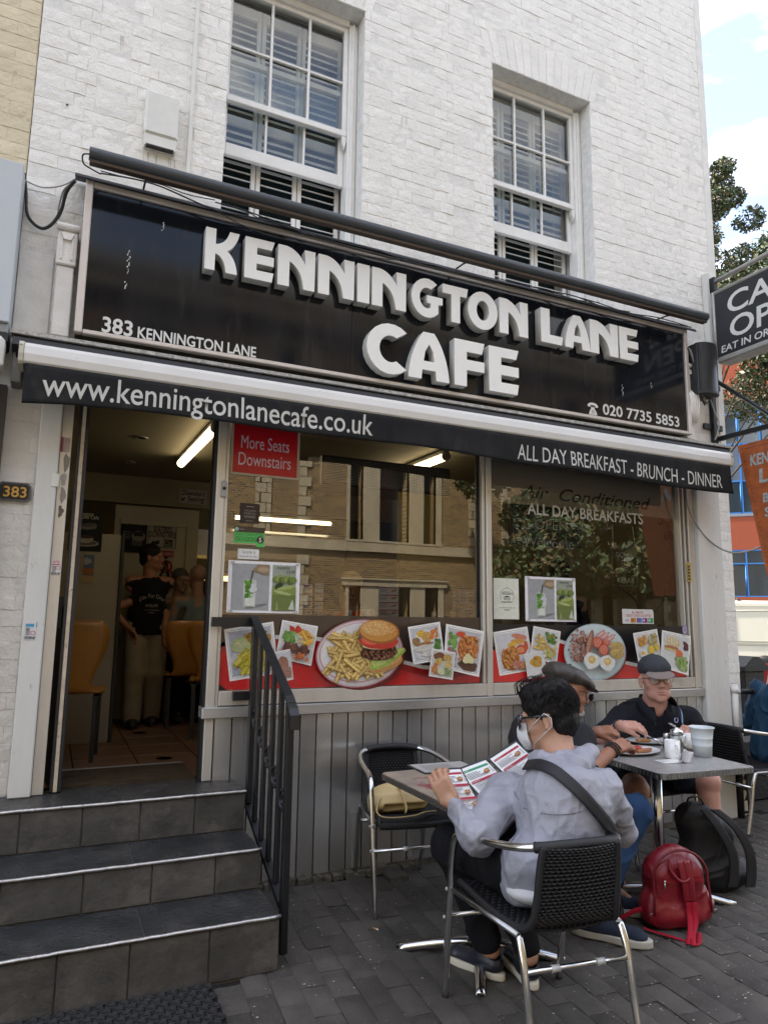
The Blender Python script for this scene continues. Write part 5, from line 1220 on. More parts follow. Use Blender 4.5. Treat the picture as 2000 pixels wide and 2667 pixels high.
for k in range(6): zz = zt - .035 - k * (zt - zb - .06) / 6; q.tube([(xm - .03, yk, zz), (xm + (.0 if k % 2 else .012), yk, zz - .004)] if k % 2 else [(xm + .03, yk, zz), (xm - .01, yk, zz - .004)], .0013, 4)
q.tube([(A_[0], yk, B_[1]), (A_[0], yk, A_[1]), (B_[0], yk, A_[1]), (B_[0], yk, B_[1]), (A_[0], yk, B_[1])], .0011, 4)
q.build('engraving', M_ln, kb)
for s_ in (.012, w - .012):
 q = MB()
 for k in range(9): q.ell((A_[0] + s_ - (.02 if s_ > .05 else -.005) * k / 9, yk, A_[1] + .01 + k * .019), (.0035, .0015, .0095), 6, 4)
 q.build('chain', M_ln, kb)
for lab, pts in (('thin black cable trailing down behind the right window', [(1520, 1430), (1533, 1480), (1545, 1530), (1548, 1600)]), ('black cable curving from the kebab sign down to the sill', [(1600, 1500), (1612, 1530), (1640, 1550), (1655, 1565), (1662, 1588)]), ('black switched cable hanging beside the right end of the window', [(1740, 1375), (1745, 1420), (1738, 1500), (1735, 1530), (1722, 1575), (1700, 1600)])):
 q = MB(); P = [aty(*p, 4.22) for p in pts]; Q = []
 for i in range(len(P) - 1):
  for t in range(5): Q.append(P[i].lerp(P[i+1], t / 5))
 q.tube(Q + [P[-1]], .0032, 6); o = q.build('cable', M_blk); tag(o, lab, 'cable', 'cables in the right window')
p = aty(1739, 1512, 4.215); tag(MB().box((p.x - .008, p.y - .006, p.z - .03), (p.x + .008, p.y + .006, p.z + .03), .003).build('inline_switch', M_blk), 'small black inline switch on the cable at the right end of the window', 'switch')
lp = thing('wall_lamp', 'small unlit wall lamp inside the right end of the window', 'wall lamp'); p = aty(1742, 1395, 4.5); MB().ell((p.x, p.y, p.z), (.045, .045, .045), 14, 8).build('bowl', mat('dark_brass', (.06, .045, .03), .4, .6), lp); MB().tube([(p.x, p.y, p.z + .03), (p.x - .01, p.y, p.z + .12), (p.x - .06, p.y + .02, p.z + .13)], .008, 8).ell((p.x - .07, p.y + .02, p.z + .12), (.03, .03, .03), 10, 6).build('arm', MATS['dark_brass'], lp)
# pictures on the ochre wall
for lab, px, cc in (('dark red framed picture on the ochre wall', [(1655, 1400), (1700, 1402), (1698, 1445), (1655, 1445)], (.14, .02, .02)), ('grey framed print on the ochre wall beside the red picture', [(1620, 1390), (1646, 1391), (1645, 1440), (1620, 1440)], (.16, .15, .13))):
 D, w, h = sheetp(px, 6.25); D.rect(0, 0, w, h, (.25, .22, .16)); D.rect(.02, .02, w - .02, h - .02, cc); tag(D.build('picture', PP), lab, 'picture')

# window tables with sauces and menus
def itable(lab, x0, x1, y0=4.35, y1=4.95, z=1.25):
 t = thing('cafe_table', lab, 'table', ((x0 + x1) / 2, (y0 + y1) / 2, FZ)); w, d = (x1 - x0) / 2, (y1 - y0) / 2
 MB().box((-w, -d, z - FZ - .03), (w, d, z - FZ), .004).build('tabletop', mat('dark_laminate', (.09, .06, .04), .35), t); MB().box((-.03, -.03, 0), (.03, .03, z - FZ - .031)).build('leg', M_blk, t)
itable('window table inside the cafe below the long display board', 1.35, 1.95); itable('window table inside the cafe beside the mullion', 2.02, 2.62); itable('window table behind the right pane', 3.0, 4.0)
M_bot = mat('ketchup_red', (.22, .012, .01), .25); M_bot2 = mat('brown_sauce', (.10, .03, .015), .25); M_cap = mat('bottle_cap', (.55, .55, .52), .45); M_lab = mat('bottle_label', (.42, .42, .40), .6)
def bottle(lab, px, mb, y=4.45):
 p = fp(px, 1590, y); t = thing('sauce_bottle', lab, 'bottle', (p[0], y, 1.25), group='sauce bottles on the window tables')
 MB().lathe([(.030, 0), (.032, .01), (.032, .17), (.024, .205), (.016, .24), (.015, .262)], (0, 0, 0), 20).build('bottle', mb, t)
 MB().lathe([(.0195, .263), (.0195, .305), (.017, .31), (0, .31)], (0, 0, 0), 20).build('cap', M_cap, t); MB().lathe([(.0328, .05), (.0328, .14)], (0, 0, 0), 20).build('label', M_lab, t)
 MB().lathe([(.0185, .215), (.0172, .245)], (0, 0, 0), 16).build('neck_label', M_lab, t)
bottle('ketchup bottle standing left of the seated woman in the red top', 910, M_bot); bottle('brown sauce bottle standing right of the seated woman in the red top', 957, M_bot2)
bottle('ketchup bottle on the window table left of the cutlery tub', 1131, M_bot); bottle('brown sauce bottle directly beside the white cutlery tub', 1179, M_bot2)
ct = thing('cutlery_tub', 'white tub of paper napkins on the window table near the mullion', 'tub', (fp(1205, 1600, 4.45)[0], 4.45, 1.25)); MB().lathe([(.04, 0), (.055, .24), (.052, .24), (.038, .01)], (0, 0, 0), 24).build('tub', M_cap, ct)
for k in range(4): MB().box((-.03 + k * .012, -.01 + k * .003, .18), (-.018 + k * .012, .02, .33 + .02 * (k % 2))).build('napkin', M_cap, ct)
def standmenu(lab, px0, px1, top, y, rev=0):
 D, w, h = sheetp([(px0, top), (px1, top + 3), (px1, 1608), (px0, 1606)], y); D.rect(0, 0, w, h + .0, (.50, .50, .48)); rr = random.Random(px0)
 nb = 4
 for k in range(nb):
  z = h * (1 - (k + .12) / nb * .98); D.rect(w * .05, z - h * .03, w * .95, z, (.34, .03, .05))
  for j in range(5): D.rect(w * .07, z - h * (.06 + .028 * j), w * rr.uniform(.35, .6), z - h * (.055 + .028 * j) + .001, (.14, .13, .12))
  D.oval((w * .75, z - h * .11), w * .16, h * .032, (.36, .18, .07), 10, .2, .2, k)
 return tag(D.build('standing_menu', PP), lab, 'menu', 'printed menus standing on the window tables')
standmenu('wide printed menu standing on the table right of the seated woman', 986, 1038, 1526, 4.5); standmenu('printed menu standing behind the matcha poster', 782, 813, 1520, 4.5)
standmenu('narrow printed menu standing left of the seated woman', 820, 841, 1519, 4.52); standmenu('printed menu standing behind the cutlery tub', 1193, 1236, 1535, 4.55); standmenu('half hidden printed menu left of the cutlery tub', 1179, 1191, 1535, 4.58)
# bentwood chairs
M_bw = mat('bent_plywood', (.52, .24, .045), .34, var=.2, vscale=4, streak=(3, 3, 1), coat=.2); M_leg = mat('grey_steel_leg', (.035, .038, .04), .4, .4)
def plychair(lab, x, y, rz, s=1.0):
 t = thing('bentwood_chair', lab, 'chair', (x, y, FZ), rz, 'orange bentwood cafe chairs');
 def fn(u, v):
  # v runs from seat front edge up the back; u across
  a = (u - .5) * 2
  if v < .42: k = v / .42; yy_ = .20 - .36 * k; zz = .455 - .02 * math.sin(k * math.pi); w = .205 + .01 * math.sin(k * 3)
  elif v < .56: k = (v - .42) / .14; yy_ = -.16 - .055 * math.sin(k * math.pi / 2); zz = .455 + .07 * (1 - math.cos(k * math.pi / 2)); w = .20 - .055 * math.sin(k * math.pi / 2)
  else: k = (v - .56) / .44; yy_ = -.215 - .08 * k; zz = .525 + .42 * k; w = .145 + .095 * math.sin(min(1, k * 1.25) * math.pi / 2) ** 1.5 - (.05 * max(0, (k - .82) / .18) ** 2)
  return Vector((a * w, yy_ - .02 * a * a * (0 if v < .5 else 1) * -1, zz + .012 * a * a * (1 if v < .42 else 0)))
 q = MB(); q.sheet(fn, 10, 28); o = q.build('shell', M_bw, t); md = o.modifiers.new('thickness', 'SOLIDIFY'); md.thickness = .012
 q = MB()
 for sx in (-1, 1):
  MB().box((sx * .17 - .014, .13, 0), (sx * .17 + .014, .158, .44)).build('leg', M_leg, t); MB().box((sx * .17 - .014, -.18, 0), (sx * .17 + .014, -.152, .44)).build('leg', M_leg, t)
 for x in (-.19, .15): MB().box((x, -.15, .415), (x + .04, .13, .44)).build('seat_rail', M_leg, t)
plychair('orange bentwood chair seen close inside the doorway on the left', .17, 5.50, R(-8))
plychair('orange bentwood chair behind the seated bald customer', 1.18, 6.80, R(-4)); plychair('orange bentwood chair half hidden behind the right door post', 1.30, 6.15, R(-12))
# hose pictures: round white floor spots
for lab, px in (('white round sticker on the floor tiles nearer the step', (428, 1975)), ('white round sticker on the floor tiles farther in', (362, 1909))):
 p = atz(*px, FZ + .004); tag(MB().lathe([(0, 0), (.055, 0)], tuple(p), 20).build('floor_sticker', mat('faded_white', (.22, .2, .17), .6)), lab, 'floor sticker')
# ================================================================== fascia sign
M_fascia = mat('black_gloss_acrylic', (.010, .012, .017), .09, var=.35, vscale=3, streak=(2, 1, .35), dirt=(.05, .048, .046), dscale=5, dlo=.56, dhi=.95, spec=.32, rvar=.05)
M_sfr = mat('sign_frame', (.66, .60, .55), .42, .35, var=.12, vscale=7, dirt=(.30, .26, .2), dscale=30, dlo=.62, dhi=.74)
M_3d = mat('white_built_up_letter', (.87, .87, .84), .42, var=.05, vscale=9, dirt=(.46, .44, .40), dscale=24, dlo=.66, dhi=.78)
M_ret = mat('letter_return', (.62, .61, .57), .5, var=.1, vscale=12)
fs = thing('fascia_sign', 'long black fascia sign reading KENNINGTON LANE CAFE in raised white letters', 'shop sign', (0, 0, 0))
YS = 4.02
for a, b in ((.028, 1.62), (1.624, 3.2), (3.204, 4.588)):
 MB().box((a, YS, 3.045), (b, YS + .012, 3.882), .001).build('panel', M_fascia, fs)
MB().box((.0, YS + .013, 3.03), (4.61, FY + .002, 3.90)).build('box', M_blk, fs)
q = MB(); q.box((-.006, YS - .022, 3.022), (.034, YS + .03, 3.922), .005); q.box((4.580, YS - .020, 3.022), (4.618, YS + .03, 3.922), .005)
q.box((.035, YS - .018, 3.882), (4.579, YS + .03, 3.919), .005); q.box((.035, YS - .016, 3.02), (4.579, YS + .03, 3.046), .005); q.build('frame', M_sfr, fs)
M_lead = mat('lead_flashing', (.045, .047, .05), .55, .2, var=.4, vscale=8, bump=1, bscale=24)
cap = MB(); n = 40
def capf(u, v):
 x = -.065 + u * 4.76; wob = .006 * vnoise([[x * 3, v * 2, 0]])[0]
 prof = [(FY - .002, 3.985), (3.988, 3.935), (3.978, 3.925), (3.976, 3.905), (3.995, 3.921)]
 k = v * 4; i = min(3, int(k)); t = k - i; return Vector((x, prof[i][0] * (1 - t) + prof[i+1][0] * t + wob, prof[i][1] * (1 - t) + prof[i+1][1] * t + wob))
cap.sheet(capf, n, 8); o = cap.build('lead_cap', M_lead, fs)
# letter outlines on a unit cell
def arc(cx, cy, rx, ry, a0, a1, n=16): return [(cx + rx * math.cos(R(a0 + (a1 - a0) * i / n)), cy + ry * math.sin(R(a0 + (a1 - a0) * i / n))) for i in range(n + 1)]
def bez(p0, p1, p2, n=8): return [((1-t)**2 * p0[0] + 2*t*(1-t) * p1[0] + t*t * p2[0], (1-t)**2 * p0[1] + 2*t*(1-t) * p1[1] + t*t * p2[1]) for t in [i / n for i in range(n + 1)]]
GL = {
 'K': [[(0, 0), (.29, 0), (.29, .42)] + bez((.29, .42), (.60, .36), (.64, 0))[1:] + [(.97, 0)] + bez((.97, 0), (.92, .38), (.64, .52))[1:] + bez((.64, .52), (.92, .66), (1, 1))[1:] + [(.72, 1)] + bez((.72, 1), (.62, .68), (.29, .63))[1:] + [(.29, 1), (0, 1)]],
 'E': [[(0, 0), (.95, 0), (1, .22), (.40, .22), (.40, .395), (1, .395), (1, .61), (.40, .61), (.40, .79), (.92, .79), (1, 1), (0, 1)]],
 'N': [[(0, 0), (.30, 0), (.30, .64)] + bez((.30, .64), (.66, .50), (.70, 0), 10)[1:] + [(1, 0), (1, 1), (.72, 1), (.74, .60)] + bez((.74, .60), (.55, .95), (.22, 1), 10)[1:] + [(0, 1)]],
 'I': [[(0, 0), (1, 0), (1, 1), (0, 1)]],
 'G': [arc(.5, .5, .5, .5, 52, 312) + [(.86, .16), (.86, .38), (1, .40), (1, .57), (.50, .57), (.50, .38), (.62, .38), (.62, .27)] + arc(.5, .5, .25, .27, 292, 62)],
 'T': [[(.34, 0), (.68, 0), (.68, .76), (.95, .76), (1, 1), (0, 1), (0, .76), (.34, .76)]],
 'O': [arc(.5, .5, .5, .5, 0, 352, 30), arc(.5, .5, .22, .27, 0, 348, 24)],
 'L': [[(0, 0), (.96, 0), (1, .24), (.40, .24), (.40, 1), (0, 1)]],
 'A': [bez((0, 0), (.06, .62), (.36, 1), 10) + bez((.62, 1), (.94, .62), (1, 0), 10) + [(.68, 0), (.66, .20), (.33, .20), (.31, 0)], [(.36, .38), (.64, .38), (.60, .60), (.50, .76), (.40, .60)]],
 'C': [arc(.5, .5, .5, .5, 48, 312) + [(.98, .30)][:0] + arc(.5, .5, .24, .27, 300, 60)],
 'F': [[(0, 0), (.40, 0), (.40, .36), (1, .36), (1, .58), (.40, .58), (.40, .76), (.92, .76), (1, 1), (0, 1)]],
}
def letter(ch, x0, x1, z0, z1, y0, depth):
 cu = bpy.data.curves.new('letter', 'CURVE'); cu.dimensions = '2D'; cu.fill_mode = 'BOTH'; cu.extrude = depth / 2; cu.bevel_depth = .0016
 for pts in GL[ch]:
  s_ = cu.splines.new('POLY'); s_.points.add(len(pts) - 1); s_.use_cyclic_u = True
  for i, (u, v) in enumerate(pts): s_.points[i].co = (u * (x1 - x0), v * (z1 - z0), 0, 1)
 o = bpy.data.objects.new('letter', cu); COL.objects.link(o); dg = bpy.context.evaluated_depsgraph_get(); dg.update(); me = bpy.data.meshes.new_from_object(o.evaluated_get(dg))
 bpy.data.objects.remove(o); bpy.data.curves.remove(cu)
 me.transform(frame_of((x0, y0 + depth / 2, z0), (1, 0, 0), (0, 0, 1))); me.materials.clear(); me.materials.append(M_3d); me.materials.append(M_ret)
 for p in me.polygons:
  if abs(p.normal.y) < .7: p.material_index = 1
 return link(bpy.data.objects.new('letter', me), fs)
YL = 3.945
row1 = [('K', 535, 622, 648), ('E', 638, 713, 676), ('N', 724, 820, 700), ('N', 829, 922, 727), ('I', 931, 962, 742), ('N', 969, 1057, 758), ('G', 1072, 1152, 784), ('T', 1153, 1218, 795), ('O', 1219, 1295, 812), ('N', 1301, 1374, 828), ('L', 1409, 1464, 846), ('A', 1471, 1536, 862), ('N', 1537, 1608, 872), ('E', 1614, 1661, 894)]
row2 = [('C', 955, 1078, 905), ('A', 1064, 1170, 925), ('F', 1184, 1261, 940), ('E', 1274, 1350, 962)]
for rowl, z0, z1, sx in ((row1, 3.515, 3.775, .0), (row2, 3.075, 3.40, .0)):
 for ch, a, b, py in rowl:
  p, q_ = aty(a, py, YL), aty(b, py, YL); e = .008 if ch in 'GOC' else 0
  letter(ch, p.x, q_.x, z0 - e, z1 + e, YL, .068)
M_flat = mat('white_sign_print', (.66, .66, .64), .45)
p0, p1 = aty(262, 862, YS - .002), aty(342, 872, YS - .002); text('lettering', '383', M_flat, fs, (p0.x, YS - .002, p0.z), width=p1.x - p0.x, size=.125, extrude=.0008, bold=.02)
p2, p3 = aty(356, 874, YS - .002), aty(665, 922, YS - .002); text('lettering', 'KENNINGTON LANE', M_flat, fs, (p2.x, YS - .002, p0.z), width=p3.x - p2.x, size=.092, extrude=.0008, bold=.018)
p4, p5 = aty(1570, 1084, YS - .002), aty(1769, 1112, YS - .002); text('lettering', '020 7735 5853', M_flat, fs, (p4.x, YS - .002, p5.z), width=p5.x - p4.x, size=.118, extrude=.0008, bold=.014)
p6 = aty(1531, 1078, YS - .002); q = MB(); X0, Z0 = p6.x, p6.z
q.prism([(X0 + a * .1, Z0 + b * .095) for a, b in ((.12, 0), (.88, 0), (.84, .22), (.66, .52), (.64, .66), (.54, .66), (.54, .58), (.44, .58), (.44, .66), (.34, .66), (.34, .52), (.16, .22))], YS - .003, YS - .0005)
q.prism([(X0 + a * .1, Z0 + b * .095) for a, b in ((0, .66), (.22, .62), (.28, .76), (.40, .80), (.60, .80), (.72, .76), (.78, .62), (1, .66), (.98, .82), (.84, .94), (.60, 1), (.40, 1), (.16, .94), (.02, .82))], YS - .003, YS - .0005)
q.build('telephone_symbol', M_flat, fs)
q = MB()
for i in range(3):
 for j in range(3): x, z = X0 + .041 + i * .009, Z0 + .014 + j * .010; q.box((x - .0022, YS - .0042, z - .0022), (x + .0022, YS - .0031, z + .0022))
q.build('dial_holes', M_blk, fs, kind='stuff')
# bird streaks on the panel
q = MB(); rr = random.Random(9)
for bx, bz, n in ((.245, 3.56, 12), (.24, 3.37, 4), (3.9, 3.34, 8), (2.05, 3.2, 4), (.42, 3.78, 5), (4.2, 3.4, 4)):
 for i in range(n): x, z = bx + rr.uniform(-.008, .008), bz - i * .012; q.add([(x + rr.uniform(-.004, .004), YS - .0006, z), (x + .003, YS - .0006, z + .004), (x + .0045, YS - .0006, z - .006), (x - .002, YS - .0006, z - .008)], [(0, 1, 2, 3)])
q.build('droppings', M_flat, fs, kind='stuff')

# ------------------------------------------------------------------ tubular sign light on arms
M_lb = mat('dark_grey_tube', (.050, .058, .068), .42, .1, var=.25, vscale=9, bump=.2, bscale=60)
M_lbw = mat('brown_lens', (.09, .065, .05), .5, .2, var=.3, vscale=6, streak=(.3, 4, 4))
lb = thing('sign_light', 'long dark grey tubular light carried above the fascia sign on thin arms', 'sign light', (0, 0, 0)); yl = 3.80
q = MB(); n = 14; half = [(.039 * math.cos(R(a)), .040 * math.sin(R(a))) for a in [-25 + 268 * i / n for i in range(n + 1)]]
q.prism([(yl + a, 3.945 + b * .95) for a, b in half], -.003, 4.60, 'x', False); q.build('body', M_lb, lb)
MB().prism([(yl - .018, 3.908), (yl + .038, 3.926), (yl + .03, 3.896), (yl - .014, 3.894)], .002, 4.595, 'x').build('lens', M_lbw, lb)
for x in (.30, 2.42, 4.33): MB().tube([(x, yl + .02, 3.93), (x + .0, 3.955, 3.965), (x, FY - .003, 3.98)], .0065, 6).build('arm', M_blk, lb)
# ------------------------------------------------------------------ cables
M_cab, M_cabw = mat('black_cable', (.02, .02, .02), .5), mat('grey_cable', (.30, .29, .27), .6)
def cable(lab, pts, r_, mt, y=None, g='loose cables around the sign'):
 P = [aty(a, b, c) if isinstance(c, (int, float)) else c for a, b, c in pts]; Q = []
 for i in range(len(P) - 1):
  p0, p1, p2, p3 = P[max(i-1, 0)], P[i], P[i+1], P[min(i+2, len(P)-1)]
  for k in range(6): t = k / 6; Q.append(.5 * ((2*p1) + (-p0+p2)*t + (2*p0-5*p1+4*p2-p3)*t*t + (-p0+3*p1-3*p2+p3)*t*t*t))
 q = MB().tube(Q + [P[-1]], r_, 6); o = q.build('cable', mt); return tag(o, lab, 'cable', g)
cable('black flex looping from the left end of the sign light', [(232, 400, 3.82), (216, 402, 3.85), (218, 425, 3.88), (240, 440, 3.9), (262, 452, 3.93)], .0045, M_cab)
cable('pale grey cable strung from the neighbour sign to the left end of the fascia', [(63, 468, 4.1), (110, 487, 4.09), (160, 483, 4.06), (195, 466, 3.98)], .004, M_cabw)
cable('thick black cable sagging down beside the neighbour sign', [(64, 450, 4.1), (68, 500, 4.12), (72, 560, 4.12), (105, 593, 4.12), (135, 583, 4.11), (160, 545, 4.08), (172, 500, 4.03), (196, 468, 3.96)], .009, M_cab)
cable('pale grey cable hanging in a loop beside the plaster bracket', [(150, 562, 4.11), (155, 530, 4.1), (168, 492, 4.05), (197, 470, 3.96)], .005, M_cabw)
cable('second pale grey cable looping up to the end of the lead cap', [(152, 570, 4.11), (163, 545, 4.1), (176, 500, 4.04), (198, 472, 3.97)], .005, M_cabw)
cable('black cable lying along the top of the lead cap', [(262, 450, 3.93), (400, 478, 3.94), (560, 545, 3.95), (700, 575, 3.95), (900, 640, 3.95), (1100, 690, 3.95), (1250, 722, 3.95), (1500, 780, 3.94), (1700, 830, 3.94), (1800, 852, 3.93)], .005, M_cab)
rr = random.Random(4)
for k, (a, b) in enumerate([((262, 450), (560, 520)), ((560, 528), (800, 610)), ((690, 570), (985, 655)), ((985, 655), (1290, 735)), ((1290, 725), (1560, 795)), ((1480, 772), (1790, 850)), ((610, 545), (760, 596)), ((1350, 745), (1640, 812))]):
 mid = [((a[0] * (1 - t) + b[0] * t), (a[1] * (1 - t) + b[1] * t) + rr.uniform(-9, 3), 3.95 + rr.uniform(-.01, .02)) for t in (0, .25, .5, .75, 1)]
 cable(['thin black cable tangle over the left part of the fascia', 'thin black cable sagging beneath the left sash window', 'thin black cable crossing over the lead cap', 'thin cable clipped above the middle of the fascia', 'thin cable running above the letters TON', 'thin cable bundle near the right end of the fascia', 'short loose cable knot beneath the left sash window', 'loose cable strand below the right sash window'][k], mid, .0035 + .001 * (k % 2), M_cab)
cable('slack black cable drooping across the top of the fascia frame', [(560, 545, 3.93), (640, 590, 3.925), (740, 622, 3.92), (860, 648, 3.92), (990, 672, 3.92), (1060, 676, 3.925)], .0035, M_cab)
for k, px in enumerate([(1790, 905), (1794, 905), (1798, 910)]):
 cable(['black cable dropping from the right end of the lead cap', 'grey cable in the bundle beside the black drum', 'second grey cable in the bundle beside the black drum'][k], [(px[0], px[1], 4.0), (1806 + k * 3, 950, 3.99), (1815 + k * 4, 1000, 3.98), (1830 + k * 3, 1040, 3.99), (1838 + k * 3, 1052, 4.0)], .0055, M_cab if k == 0 else M_cabw)
cable('coil of black cable hanging under the black drum', [(1826, 1035, 3.98), (1834, 1052, 3.97), (1846, 1044, 3.98), (1838, 1030, 3.98), (1828, 1040, 3.98), (1836, 1056, 3.97)], .005, M_cab)
cable('grey cable running down the wall below the black drum', [(1850, 1040, 4.02), (1862, 1075, 4.03), (1872, 1100, 4.03), (1868, 1130, 4.03), (1862, 1145, 4.03)], .006, M_cabw)
cable('grey cable drooping from the awning end out to the hanging sign', [(1786, 1272, 4.05), (1795, 1330, 4.06), (1830, 1390, 4.07), (1870, 1425, 4.05), (1910, 1440, 3.95), (1950, 1435, 3.85), (1990, 1420, 3.8), (2040, 1400, 3.7)], .0075, M_cabw)

# ------------------------------------------------------------------ awning: cassette and black valance
aw = thing('awning', 'retracted shop awning with white cassette and black printed valance', 'awning', (0, 0, 0))
M_aw = mat('white_powder_coat', (.72, .71, .68), .35, var=.08, vscale=9, streak=(.6, 2, 1), dirt=(.36, .33, .28), dscale=22, dlo=.63, dhi=.8, coat=.2)
M_awe = mat('yellowed_plastic', (.55, .52, .42), .5, var=.2, vscale=20, dirt=(.03, .03, .02), dscale=26, dlo=.6, dhi=.66)
ya = 3.80; XA0, XA1 = -.222, 4.795
prof = [(ya + .012, 2.740), (ya + .001, 2.752), (ya - .004, 2.79), (ya + .002, 2.83), (ya + .020, 2.852), (ya + .05, 2.862), (ya + .16, 2.868), (ya + .16, 2.845), (ya + .05, 2.838), (ya + .028, 2.826), (ya + .02, 2.79), (ya + .03, 2.75)]
MB().prism(prof, XA0, XA1, 'x').build('front_bar', M_aw, aw)
for a, b in ((XA0 - .024, XA0 - .002), (XA1 + .002, XA1 + .020)): MB().prism([(y + (.004 if y > ya + .02 else -.003), z + (.004 if z > 2.8 else -.004)) for y, z in prof[:7]] + [(ya + .16, 2.74)], a, b, 'x').build('end_cap', M_awe, aw)
hood = MB(); hp = [(FY, 2.975), (3.98, 2.972), (3.962, 2.962), (3.96, 2.945), (3.98, 2.944), (3.985, 2.957), (FY, 2.960)]
hood.prism(hp, -.30, 5.02, 'x'); hood.build('rain_strip', mat('mossy_metal_strip', (.50, .48, .44), .6, .3, var=.5, vscale=24, dirt=(.12, .12, .09), dscale=60, dlo=.52, dhi=.66, bump=1, bscale=90), aw)
q = MB(); q.prism([(FY - .002, 2.958), (3.99, 2.955), (3.97, 2.93), (3.96, 2.885), (4.0, 2.86), (FY - .002, 2.86)], -.29, 5.0, 'x'); q.build('housing', mat('awning_housing', (.012, .012, .013), .45), aw)
MB().tube([(-.27, 4.02, 2.88), (4.98, 4.02, 2.88)], .045, 14).build('roller', mat('rolled_fabric', (.02, .02, .022), .8), aw)
for x in (.42, 2.2, 4.0): MB().box((x, 3.88, 2.842), (x + .32, 3.93, 2.862), .004).box((x + .25, 3.90, 2.835), (x + .30, 4.1, 2.86)).build('folding_arm', mat('awning_arm', (.08, .08, .08), .5, .5), aw)
for x in (-.262, 4.86): MB().box((x - .024, 4.02, 2.70), (x + .024, FY - .003, 2.955), .004).build('wall_bracket', mat('grey_bracket', (.22, .22, .21), .5, .6), aw)
M_val = mat('black_canvas', (.022, .023, .025), .82, var=.35, vscale=7, streak=(1, 1, .5), dirt=(.055, .053, .045), dscale=9, dlo=.55, dhi=.85, bump=.5, bscale=220)
def valpos(x, t):      # t 0 at the top, 1 at the hem
 zb = 2.553 + .018 * math.sin((x + .25) * .9) - .012 * max(0, (x - 2.2)) * .8 + .006 * math.sin(x * 4.1)
 if x < 0: zb -= .02 * (-x / .22)
 w = .010 * math.sin(x * 5.1 + 1.2 * math.sin(x * 2.3)) + .006 * math.sin(x * 11 + t * 1.5)
 return Vector((x + (.006 * t if x > 4.6 else 0), 3.806 + w * t + .002 * math.sin(t * 3), 2.742 + (zb - 2.742) * t))
q = MB(); q.sheet(lambda u, v: valpos(-.212 + u * 4.995, v), 150, 8); o = q.build('valance', M_val, aw)
o.modifiers.new('thickness', 'SOLIDIFY').thickness = .0015
q = MB(); q.tube([valpos(-.208 + i * 4.985 / 120, .94) + Vector((0, -.0012, 0)) for i in range(121)], .0022, 5); q.build('hem_seam', M_val, aw)
M_vp = mat('cracked_white_print', (.60, .60, .57), .7, var=.12, vscale=30, dirt=(.06, .06, .055), dscale=70, dlo=.66, dhi=.72)
def valtext(txt, pa, pb, size, z, yo=-.003, **kw):
 a, b = aty(*pa, 3.80), aty(*pb, 3.80); me = text_mesh(txt, size=size, extrude=0, **kw); xs = [v.co.x for v in me.vertices]; k = (b.x - a.x) / (max(xs) - min(xs)); x0 = min(xs)
 for v in me.vertices:
  x = a.x + (v.co.x - x0) * k; p = valpos(x, .5); zb = valpos(x, 1).z - valpos(x, 1).z * 0
  sag = (valpos(x, 1).z - 2.553); z_ = z + v.co.y + sag * .7; t = (2.742 - z_) / (2.742 - valpos(x, 1).z)
  v.co = (x, valpos(x, t).y + yo, z_)
 me.materials.clear(); me.materials.append(M_vp); me.update(); return link(bpy.data.objects.new('lettering', me), aw)
valtext('www.kenningtonlanecafe.co.uk', (110, 1000), (973, 1130), .178, 2.592, bold=.006)
valtext('ALL DAY BREAKFAST - BRUNCH - DINNER', (1351, 1195), (1882, 1262), .150, 2.580, bold=.0)

# ------------------------------------------------------------------ projecting box sign, drum, hanging sign
bs = thing('projecting_sign', 'black projecting box sign reading CAFE OPEN at the right corner of the building', 'projecting sign', (0, 0, 0))
XB = 5.03; Y1, Y0 = 4.055, 2.75; ZB0, ZB1 = 3.765, 4.345
M_bsf = mat('sign_tube_frame', (.46, .45, .43), .55, .5, var=.2, vscale=20, dirt=(.2, .17, .13), dscale=40, dlo=.6, dhi=.7)
MB().box((XB, Y0, ZB0), (XB + .12, Y1, ZB1)).build('face_panel', mat('sign_blue_black', (.016, .018, .026), .35, var=.3, vscale=8, dirt=(.30, .29, .27), dscale=60, dlo=.69, dhi=.73), bs)
q = MB(); q.tube([(XB + .01, Y1 + .01, ZB1 + .012), (XB + .01, Y0, ZB1 + .012)], .018, 10).tube([(XB + .11, Y1 + .01, ZB1 + .012), (XB + .11, Y0, ZB1 + .012)], .018, 10).tube([(XB, Y1 + .012, ZB0 - .012), (XB, Y1 + .012, ZB1 + .02)], .014, 10)
q.build('frame', M_bsf, bs); MB().box((XB - .014, Y0, ZB0 - .055), (XB + .134, Y1, ZB0 - .002), .012).build('bottom_tray', M_bsf, bs)
MB().tube([(XB + .05, 4.12, 4.485), (XB + .05, 2.75, 4.52)], .020, 10).build('top_rail', M_bsf, bs)
MB().box((XB - .04, 4.09, 3.74), (XB - .006, FY - .008, 4.56), .004).build('wall_plate', mat('painted_plate', (.60, .60, .58), .5), bs)
q = MB().box((XB + .03, 4.07, 4.40), (XB + .07, FY - .008, 4.53), .004); q.build('rail_bracket', M_lead, bs)
def side(t, yn, zz, size, w=None, bold=.0, shear=0.):
 return text('lettering', t, M_flat, bs, (XB - .0015, yn, zz), x=(0, -1, 0), up=(0, 0, 1), size=size, extrude=.0008, width=w, bold=bold, shear=shear)
yC = atx(1893, 840, XB).y
side('CAFE', atx(1890, 800, XB).y, 4.115, .25, .72, .015, .08); side('OPEN', atx(1897, 850, XB).y, 3.895, .25, .76, .015, .05); side('EAT IN OR TAKE AWAY', atx(1877, 905, XB).y, 3.795, .085, 1.02, .012, .1)
dr = thing('awning_motor_drum', 'black drum shaped cover fixed at the right corner beside the box sign', 'drum cover')
